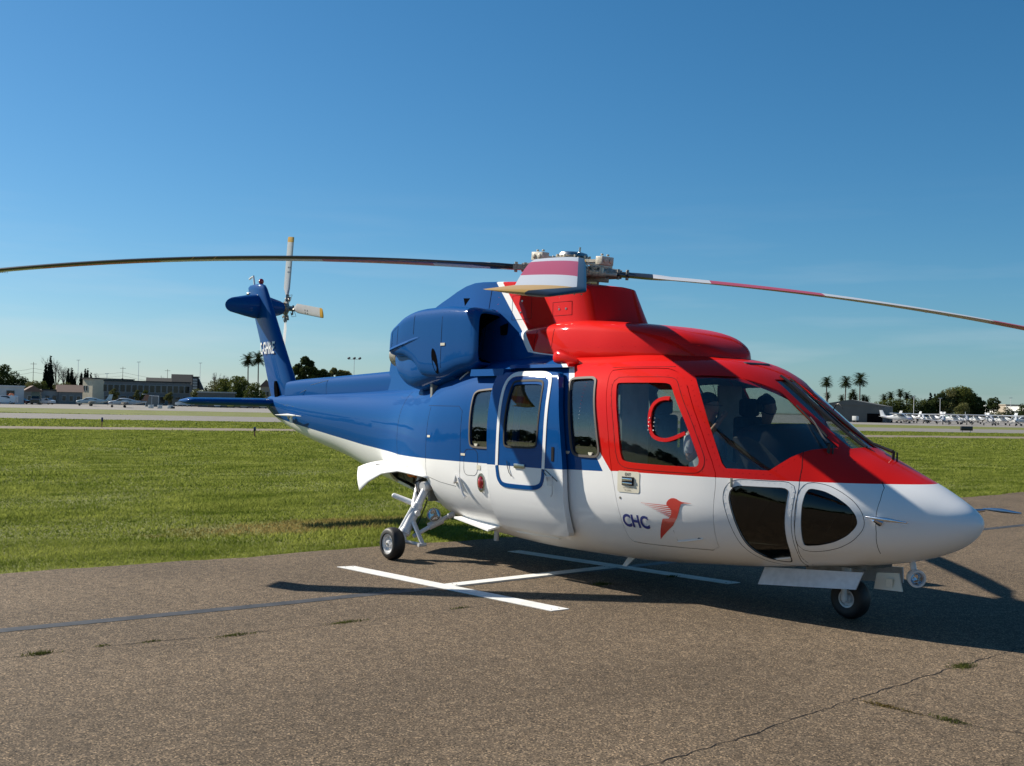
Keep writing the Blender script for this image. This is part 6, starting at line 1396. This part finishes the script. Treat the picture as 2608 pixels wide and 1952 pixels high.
# trees right
for b_, h, fr, lb in ((2106, 12.8, 2.3, 'left of the three tall palms above the hangar'), (2152, 12.9, 2.4, 'middle one of the three tall palms above the hangar'), (2190, 13.9, 2.8, 'right and tallest of the three palms above the hangar')): palm(b_, 345, h-1, lb, fr, .3, grp='palms behind the hangar')
for b_, h, lb in ((2110, 8.4, 'small palm under the left tall one'), (2142, 7.6, 'small round palm left of the middle tall one'), (2167, 8.4, 'small palm right of the middle tall one'), (2173, 9.6, 'higher small palm between the middle and right tall ones'), (2181, 7.9, 'small palm close to the right tall one'), (2198, 7.8, 'small palm right of the tallest one'), (2206, 7.2, 'lowest small palm right of the tallest one')): palm(b_, 385, h, lb, 1.5, .8, grp='palms behind the hangar', n=24)
for b_, h, lb in ((2254, 7.6, 'leftmost palm beyond the right end of the hangar'), (2270, 8.4, 'second palm right of the hangar'), (2293, 9.4, 'highest palm right of the hangar'), (2309, 8.4, 'slim palm right of the highest one there'), (2323, 7.3, 'last palm before the conifers')): palm(b_, 370, h, lb, 1.8, .8, grp='palms right of the hangar', n=26)
for b_, h, w_, lb, mm in ((2246, 5.4, 7, 'brown-green bushy tree at the corner of the hangar', 'leafmid'), (2266, 6.2, 8, 'bushy tree under the second palm', 'leafmid'), (2288, 6.0, 7, 'dark bushy tree under the highest palm', 'leafdark'), (2312, 5.6, 9, 'wide bushy tree under the slim palm', 'leafmid'), (2338, 5.8, 8, 'bushy tree left of the conifers', 'leafdark'), (2355, 6.2, 7, 'bushy tree at the foot of the conifers', 'leafmid')): tree(b_, 350, h, w_, lb, mm, seed=int(b_), n=650, trunk=.05)
tree(2371, 355, 10.4, 5.5, 'left conifer of the tall pair behind the aircraft', 'cypress', 'conifer_tree', 20, 900, .1); tree(2382, 357, 10.2, 4.2, 'right conifer of the tall pair behind the aircraft', 'cypress', 'conifer_tree', 21, 700, .1); tree(2366, 350, 6.5, 6, 'dark tree low in front of the conifers', 'leafdark', seed=24, trunk=.05)
for b_, h, w_, lb, mm in ((2398, 9.6, 6, 'slender airy eucalyptus right of the conifers', 'leafdark'), (2418, 11.0, 9, 'wide brownish eucalyptus behind the aircraft', 'leafpale'), (2438, 11.4, 9, 'dark crown in the middle of the eucalyptus clump', 'leafmid'), (2458, 11.4, 9, 'highest eucalyptus of the clump on the right', 'leafmid'), (2476, 9.6, 7, 'eucalyptus at the right side of the clump', 'leafdark'), (2492, 8.6, 5.5, 'small airy tree at the right end of the clump', 'leafdark')): tree(b_, 352, h, w_, lb, mm, 'eucalyptus_tree', int(b_), 1100, .22, 12)
tree(2453, 330, 6.0, 6, 'yellow-green tree low in front of the eucalyptus clump', 'leafpale', seed=28, trunk=.1)
tree(2530, 500, 11.2, 7, 'round dark tree standing above the white building', 'leafdark', seed=25, trunk=.35)
for b_, h, w_, lb in ((2482, 3.2, 6, 'low dark bush before the left end of the white building'), (2503, 4.2, 4.5, 'thin tree before the white building'), (2523, 3.4, 5.5, 'dark bush before the beige section'), (2545, 4.0, 4.5, 'thin brown tree before the beige section'), (2568, 5.6, 5, 'dark tree before the right white building'), (2606, 7.0, 6, 'dark tree cut by the right edge of the photo')): tree(b_, 390, h, w_, lb, 'leafdark' if w_ > 4.6 else 'leafpale', seed=int(b_), n=420, trunk=.15, nc=8)

# poles
def pole(b, D, h, lb, kind, grp=None, r=.10):
    h *= 1.12
    p = spot(b, D); root = tag(empty(kind, p), lb, 'pole' if kind == 'utility_pole' else 'light pole', grp); mb = MB(); mb.cyl((0, 0, -.1), (0, 0, h), r, r*.7, 7)
    pb = mb.build('pole', M['bark'] if kind == 'utility_pole' else M['gearwhite'], root); u = Vector((CR.x, CR.y, 0)).normalized(); mb = MB()
    if kind == 'utility_pole': mb.cyl(u*-1.0+Vector((0, 0, h-.6)), u*1.0+Vector((0, 0, h-.6)), .06, n=5); mb.build('crossarm', M['bark'], root)
    elif kind == 'floodlight_mast':
        mb.cyl(u*-1.9+Vector((0, 0, h)), u*1.9+Vector((0, 0, h)), .06, n=5); mb.build('crossarm', M['gearwhite'], root)
        for k in (-1.7, 0, 1.7): mb = MB(); mb.box(u*k+Vector((0, 0, h+.35)), (.7, .7, .5), R=Matrix.Rotation(.6, 3, 'X')); mb.build('floodlight', M['black'], root, smooth=False)
    else: mb.cyl(u*-.6+Vector((0, 0, h)), u*.6+Vector((0, 0, h+.05)), .08, n=5); mb.build('lamp_head', M['steel'], root)
pole(84, 340, 11.2, 'utility pole left of the tall cypresses', 'utility_pole'); pole(312, 380, 11.5, 'utility pole above the small dark tree on the office', 'utility_pole'); pole(426, 420, 12.0, 'short dark utility pole above the dark roofs', 'utility_pole')
pole(352, 360, 12.4, 'thin light pole above the middle of the office', 'street_lamp'); pole(198, 380, 13.2, 'thin light pole among the middle cypresses', 'street_lamp'); pole(509, 390, 13.4, 'thin light pole beside the sign tower', 'street_lamp'); pole(272, 335, 8.3, 'short lamp with a dark head above the office roof', 'street_lamp')
pole(901, 345, 14.0, 'tall three-headed floodlight mast right of the eucalyptus trees', 'floodlight_mast')
pole(2328, 330, 6.8, 'thin light pole right of the palms', 'street_lamp'); pole(2395, 330, 6.4, 'thin pale pole before the eucalyptus clump', 'street_lamp'); pole(2575, 400, 8.0, 'light pole before the right white building', 'street_lamp')
# overhead wires strung between the poles
wr = tag(empty('power_line', spot(84, 340)), 'overhead wires running between the utility poles above the houses', 'power line'); o0 = spot(84, 340)
for (ba, Da, ha), (bb_, Db, hb) in (((-60, 330, 10.6), (84, 340, 10.6)), ((84, 340, 10.6), (312, 380, 10.9)), ((312, 380, 10.9), (560, 440, 9.0))):
    for dz in (0, -1.2):
        A, B = spot(ba, Da)-o0+Vector((0, 0, ha+dz)), spot(bb_, Db)-o0+Vector((0, 0, hb+dz)); b = MB(); b.tube([A.lerp(B, t)-Vector((0, 0, 1.2*4*t*(1-t))) for t in [i/8 for i in range(9)]], .035, 3); b.build('wire', M['black'], wr)
# sign tower
p = spot(498, 330); sg = tag(empty('sign_tower', p), 'dark sign tower with pale lettered panels and a slanted side, behind the office', 'sign')
u = Vector((CR.x, CR.y, 0)).normalized(); vv = Vector((CF.x, CF.y, 0)).normalized(); Rs = Matrix((u, vv, Vector((0, 0, 1)))).transposed()
b = MB(); b.cyl(Vector((0, 0, -.1)), Vector((0, 0, 4.6)), .3, n=8); b.build('post', M['black'], sg)
b = MB(); b.box((0, 0, 6.7), (1.7, 1.0, 3.9), R=Rs); b.add([u*.85+Vector((0, 0, 8.4)), u*2.5+Vector((0, 0, 4.9)), u*.85+Vector((0, 0, 4.9)), u*.85+vv*.8+Vector((0, 0, 8.4)), u*2.5+vv*.8+Vector((0, 0, 4.9)), u*.85+vv*.8+Vector((0, 0, 4.9))], [(0, 1, 2), (3, 5, 4), (0, 3, 4, 1), (1, 4, 5, 2)]); b.box((0, 0, 8.75), (2.1, 1.2, .3), R=Rs); b.build('cabinet', M['black'], sg, smooth=False)
for k in range(4): b = MB(); b.box(vv*-.53+Vector((0, 0, 5.4+k*.85)), (1.3, .06, .6), R=Rs); b.build('sign_panel', M['palewall'], sg, smooth=False)

# parked vehicles
def vehicle(b, D, rz, L, h, w, lb, c, kind='parked_car', van=False):
    m = mat('car_paint', c, .3, 0, .8); p = spot(b, D); root = tag(empty(kind, p, rz), lb, 'van' if van else 'car', 'vehicles parked by the buildings')
    f = [(-.5, .22), (-.5, .60), (-.46, .64), (-.40, .66 if not van else .95), (-.34, .70 if not van else 1.0), (-.22, 1.0), (.12, 1.0), (.26, .66), (.46, .58), (.5, .45), (.5, .22)]
    if van: f = [(-.5, .18), (-.5, .9), (-.47, 1.0), (.22, 1.0), (.34, .62), (.48, .52), (.5, .40), (.5, .18)]
    R = []
    for y, k in ((-w/2, .93), (-w/2*.98, 1), (w/2*.98, 1), (w/2, .93)): R.append([(x*L*(1 if abs(y) < w/2 else .985), y*(1 if z < .67 else .82), .05+z*h*(k if z > .6 else 1)) for x, z in f])
    mb = MB(); mb.loft(R); mb.build('body', m, root, ang=30)
    gl = MB()
    for s in (-1, 1): gl.add([(L*(-.30), s*w*.452, h*.70), (L*.20, s*w*.452, h*.70), (L*.09, s*w*.415, h*.96), (L*-.20, s*w*.415, h*.96)], [(0, 1, 2, 3)])
    gl.add([(L*.285, -w*.40, h*.70), (L*.285, w*.40, h*.70), (L*.13, w*.36, h*1.0), (L*.13, -w*.36, h*1.0)], [(0, 1, 2, 3)]); gl.add([(L*-.37, -w*.38, h*.74), (L*-.37, w*.38, h*.74), (L*-.25, w*.36, h*1.02), (L*-.25, -w*.36, h*1.02)], [(0, 1, 2, 3)]); gl.build('window_pane', M['pane'], root, smooth=False)
    for x in (-.31, .31):
        for s in (-1, 1): wb = MB(); wb.lathe((x*L, s*w*.44, .32), (0, s, 0), [(-.1, .31), (.08, .33), (.10, .27), (.10, .2)], 14); wb.lathe((x*L, s*w*.44, .32), (0, s, 0), [(.09, .2), (.11, .17), (.11, 0)], 12, m=1); wb.build('wheel', [M['rubber'], M['steel']], root)
    return root
va = VIEWA
vehicle(14, 250, va+1.6, 5.2, 1.9, 1.9, 'white van partly out of view before the white hangar', (.65, .67, .68), 'parked_van', True)
vehicle(51, 262, va+1.5, 4.4, 1.35, 1.7, 'dull red car right of the white van', (.22, .05, .05))
vehicle(93, 255, va+.3, 4.6, 1.9, 1.9, 'black pick-up truck standing beside the white hangar', (.02, .02, .022))
vehicle(93, 262, va+.3, 3.0, 2.9, 2.2, 'dark truck cab with a yellow-brown top behind the black pick-up', (.16, .12, .04), 'parked_truck', True)
vehicle(116, 268, va+1.4, 4.6, 1.5, 1.8, 'white car with its windscreen glinting right of the black pick-up', (.62, .64, .66))
vehicle(472, 300, va+1.2, 5.0, 2.0, 1.95, 'grey sport utility car under the tip of the stabiliser', (.30, .33, .36), 'parked_van', True)
for b_, lb, c in ((541, 'black car at the left end of the row under the stabiliser', (.02, .02, .025)), (556, 'white car second in the row under the stabiliser', (.7, .7, .7)), (572, 'dark grey car right of the white one', (.06, .07, .07)), (589, 'yellow car in the row under the stabiliser', (.5, .42, .08)), (605, 'dark green car right of the yellow one', (.05, .09, .05)), (623, 'silver car in the right half of the row', (.35, .36, .38)), (640, 'dark blue car right of the silver one', (.04, .05, .09)), (655, 'brown car near the tail end of the row', (.14, .09, .06)), (671, 'pale car at the right end of the row, by the boom', (.5, .5, .46))):
    vehicle(b_, 290, va+.25, 4.4, 1.45, 1.75, lb, c)
for b_, s_, lb in ((386, .9, 'left one of the three white crates on the apron'), (409, .8, 'middle one of the three white crates on the apron'), (435, .9, 'right one of the three white crates, with a dark end')):
    p = spot(b_, 215); r_ = tag(empty('crate', p, .4), lb, 'crate', 'white crates on the apron'); b = MB(); b.box((0, 0, .35), (s_, s_*.7, .62)); b.build('box', M['whitewall'], r_, bevel=.04); b = MB(); b.box((0, 0, .69), (s_*1.04, s_*.74, .07)); b.build('lid', M['gearwhite'], r_, smooth=False)
    if b_ == 435: b = MB(); b.box((s_*.9, 0, .25), (s_*.5, s_*.5, .4)); b.build('dark_end', M['black'], r_, smooth=False)
p = spot(2180, 250); r_ = tag(empty('utility_box', p), 'small white box on wheels standing before the hangar', 'box'); b = MB(); b.box((0, 0, .9), (1.1, 1.0, 1.0)); b.build('box', M['whitewall'], r_, bevel=.05); b = MB()
for x in (-.4, .4): b.cyl((x, -.5, .22), (x, .5, .22), .22, n=10)
b.build('wheel', M['rubber'], r_)

# light aircraft
def aircraft(b, D, rz, lb, high=True, c=(.62, .65, .66), c2=(.1, .2, .45), grp='light aircraft tied down on the right', ttail=False, low=False):
    p = spot(b, D); root = tag(empty('light_aircraft', p, rz), lb, 'aircraft', grp); m = mat('aircraft_paint', c, .35, 0, .5); m2 = mat('aircraft_trim', c2, .35, 0, .5); z0 = .75 if high else .55
    K = [(3.05, .12, z0+.35, .14), (2.9, .30, z0+.30, .30), (2.4, .46, z0+.36, .40), (1.6, .52, z0+.42, .46), (.9, .55, z0+.62, .70), (0, .55, z0+.66, .72), (-1.2, .46, z0+.60, .58), (-2.2, .30, z0+.55, .36), (-3.6, .15, z0+.62, .20), (-4.3, .07, z0+.68, .13)]
    mb = MB(); R = [[(x, y*w*.98*(abs(math.cos(t))**0), 0) for t in ()] for x, w, z, hh in ()]
    for x, w, z, hh in K: R.append([(x, w*sgnpow(math.cos(t), .75), z+hh*sgnpow(math.sin(t), .75)) for t in [2*math.pi*i/16 for i in range(16)]])
    mb.loft(R); fu = mb.build('fuselage', m, root, ang=60)
    mb = MB()
    for s in (-1, 1): mb.add([(1.45, s*.45, z0+.86), (.9, s*.52, z0+1.18), (-1.2, s*.42, z0+1.02), (-1.3, s*.42, z0+.80), (1.2, s*.53, z0+.80)], [(0, 1, 2, 3, 4)])
    mb.add([(1.62, -.42, z0+.84), (1.62, .42, z0+.84), (.95, .42, z0+1.26), (.95, -.42, z0+1.26)], [(0, 1, 2, 3)])
    mb.v = [(x*1.005, y*1.06, z) for x, y, z in mb.v]; mb.build('window', M['cessglass'], root, smooth=False)
    zw = z0+1.36 if high else z0+.12; mb = MB(); rg_ = []
    for y in (-5.4, -5.1, -2.5, 0, 2.5, 5.1, 5.4): ch = 1.6-.45*max(0, abs(y)-2.5)/2.9; ch = ch*.6 if abs(y) > 5.3 else ch; rg_.append([(.75-(x_*ch) , y, zw+abs(y)*(.025 if high else .09)+yy*ch) for x_, yy in foil(8)])
    mb.loft(rg_); mb.build('wing', m, root, ang=50)
    if high:
        mb = MB()
        for s in (-1, 1): mb.cyl((.5, s*.5, z0+.15), (.35, s*2.7, zw+.04), .05, n=5)
        mb.build('wing_strut', m, root)
    zt = z0+2.25 if ttail else z0+.72; mb = MB(); mb.loft([[(-3.45-x_*(.9 if abs(y) < 1 else .7), y, zt+yy*.8) for x_, yy in foil(6)] for y in (-1.75, -.8, 0, .8, 1.75)]); mb.build('tailplane', m, root, ang=50)
    mb = MB(); mb.loft([[(-le-x_*(te-le), yy*.6, z) for x_, yy in foil(6)] for z, le, te in ((z0+.70, 3.0, 4.45), (z0+1.3, 3.5, 4.55), (z0+2.15, 3.95, 4.75))]); mb.build('tail_fin', m2 if ttail else m, root, ang=50)
    mb = MB(); mb.cyl((3.0, 0, z0+.35), (3.3, 0, z0+.35), .14, .04, 10); mb.box((3.12, 0, z0+.35), (.05, .14, 1.85), R=Matrix.Rotation(.9, 3, 'X')); mb.build('propeller', M['black'], root)
    mb = MB()
    for x, y in ((2.3, 0), (-.1, 1.2), (-.1, -1.2)): mb.cyl((x, y*.4, z0+.05), (x, y, .3), .05, n=5)
    mb.build('gear_leg', m, root)
    for x, y in ((2.3, 0), (-.1, 1.2), (-.1, -1.2)): mb = MB(); mb.cyl((x, y-.09, .24), (x, y+.09, .24), .25, n=12); mb.build('wheel', M['rubber'], root)
    mb = MB()
    for s in (-1, 1): mb.add([(2.7, s*.44, z0+.30), (-3.4, s*.175, z0+.60), (-3.4, s*.175, z0+.70), (2.7, s*.44, z0+.44)], [(0, 1, 2, 3)])
    mb.v = [(x, y*1.13, z) for x, y, z in mb.v]; mb.build('trim_stripe', m2, root, smooth=False)
    return root
aircraft(232, 247, va+2.05, 'left one of the two low-wing aircraft on the left apron', False, (.42, .50, .52), (.05, .20, .18), 'low-wing aircraft on the left apron')
aircraft(318, 222, va+1.95, 'right one of the two low-wing aircraft, with a brown T-tail', False, (.45, .48, .50), (.20, .09, .06), 'low-wing aircraft on the left apron', True)
for i, (b_, D, rz, lb, c2) in enumerate(((2262, 268, .45, 'high-wing aircraft nearest the hangar, mostly hidden behind the next one', (.1, .3, .28)), (2292, 250, -2.3, 'white high-wing aircraft with a purple-tipped tail, nose to the left', (.12, .10, .45)), (2318, 285, .3, 'high-wing aircraft in the back row behind the purple-tailed one', (.3, .05, .05)), (2350, 262, 2.9, 'white high-wing aircraft in the second row with a dark cowling', (.2, .2, .22)), (2376, 285, .35, 'back-row aircraft left of the grey low one', (.1, .2, .4)), (2403, 240, 2.75, 'grey aircraft with its wide wing towards the viewer, in the middle', (.1, .12, .3)), (2432, 262, -2.75, 'high-wing aircraft showing a dark blue nose in the middle of the row', (.03, .04, .12)), (2462, 245, 2.8, 'high-wing aircraft behind the black sign, front row', (.15, .15, .2)), (2488, 285, .3, 'back-row white aircraft right of the black sign', (.4, .08, .06)), (2522, 240, 2.95, 'high-wing aircraft with a shaded belly, second from the right', (.1, .1, .15)), (2552, 262, .4, 'aircraft half hidden behind the two rightmost ones', (.1, .2, .3)), (2588, 238, 2.7, 'white aircraft with a red stripe at the right edge of the photo', (.5, .06, .08)), (2610, 255, 1.9, 'aircraft cut off by the right edge of the photo', (.15, .2, .5)))):
    aircraft(b_, D, va+rz, lb, i not in (5,), (.66, .68, .69) if i not in (5, 7, 9) else (.40, .42, .45), c2)
# runway edge light, sign box
def edge_light(b, D, h, lb, c):
    p = spot(b, D); root = tag(empty('edge_light', p), lb, 'taxiway light', 'taxiway edge lights'); mb = MB(); mb.cyl((0, 0, -.05), (0, 0, h*.62), .035, n=8); mb.build('stake', mat('stake_paint', c, .6), root); mb = MB(); mb.lathe((0, 0, h*.55), (0, 0, 1), [(0, .05), (.05, .065), (h*.38, .06), (h*.45, .05), (h*.46, 0)], 14); mb.build('lamp_head', mat('blue_lens', (.01, .015, .09), .25), root)
edge_light(263, 68, .58, 'dark-headed taxiway light on an orange stake at the left', (.30, .13, .06)); edge_light(652, 56, .46, 'blue taxiway light close under the tail boom', (.35, .12, .08)); 
p = spot(2463, 127); r_ = tag(empty('runway_sign', p, VIEWA+.15), 'dark box-shaped airfield sign standing in the grass at the right', 'sign'); b = MB(); b.box((0, 0, .42), (.25, 1.45, .50)); b.build('cabinet', M['black'], r_, bevel=.03); b = MB(); b.box((.1, -.38, .42), (.14, .55, .40)); b.build('sign_face', mat('dark_red_face', (.06, .02, .02), .6), r_, smooth=False); b = MB()
for y in (-.5, .5): b.cyl((0, y, -.05), (0, y, .2), .04, n=6)
b.build('leg', M['steel'], r_)

# the wooded edge of the airfield on the viewer's side, seen mirrored in the paint
cl = []; r_ = random.Random(5)
for i in range(150):
    a = math.radians(-165+i*1.05); D_ = 170+r_.uniform(-15, 30); h = r_.choice((3, 4, 5, 6, 6, 7, 9, 11)); c = Vector((math.cos(a)*D_, math.sin(a)*D_, 0))
    cl += [(c.x, c.y, h*.35, h*.45), (c.x+r_.uniform(-2, 2), c.y, h*.7, h*.3)]
tag(leaf_cloud('woodland', cl, 42000, .75, M['leafdark'], None, 77), kind='stuff')
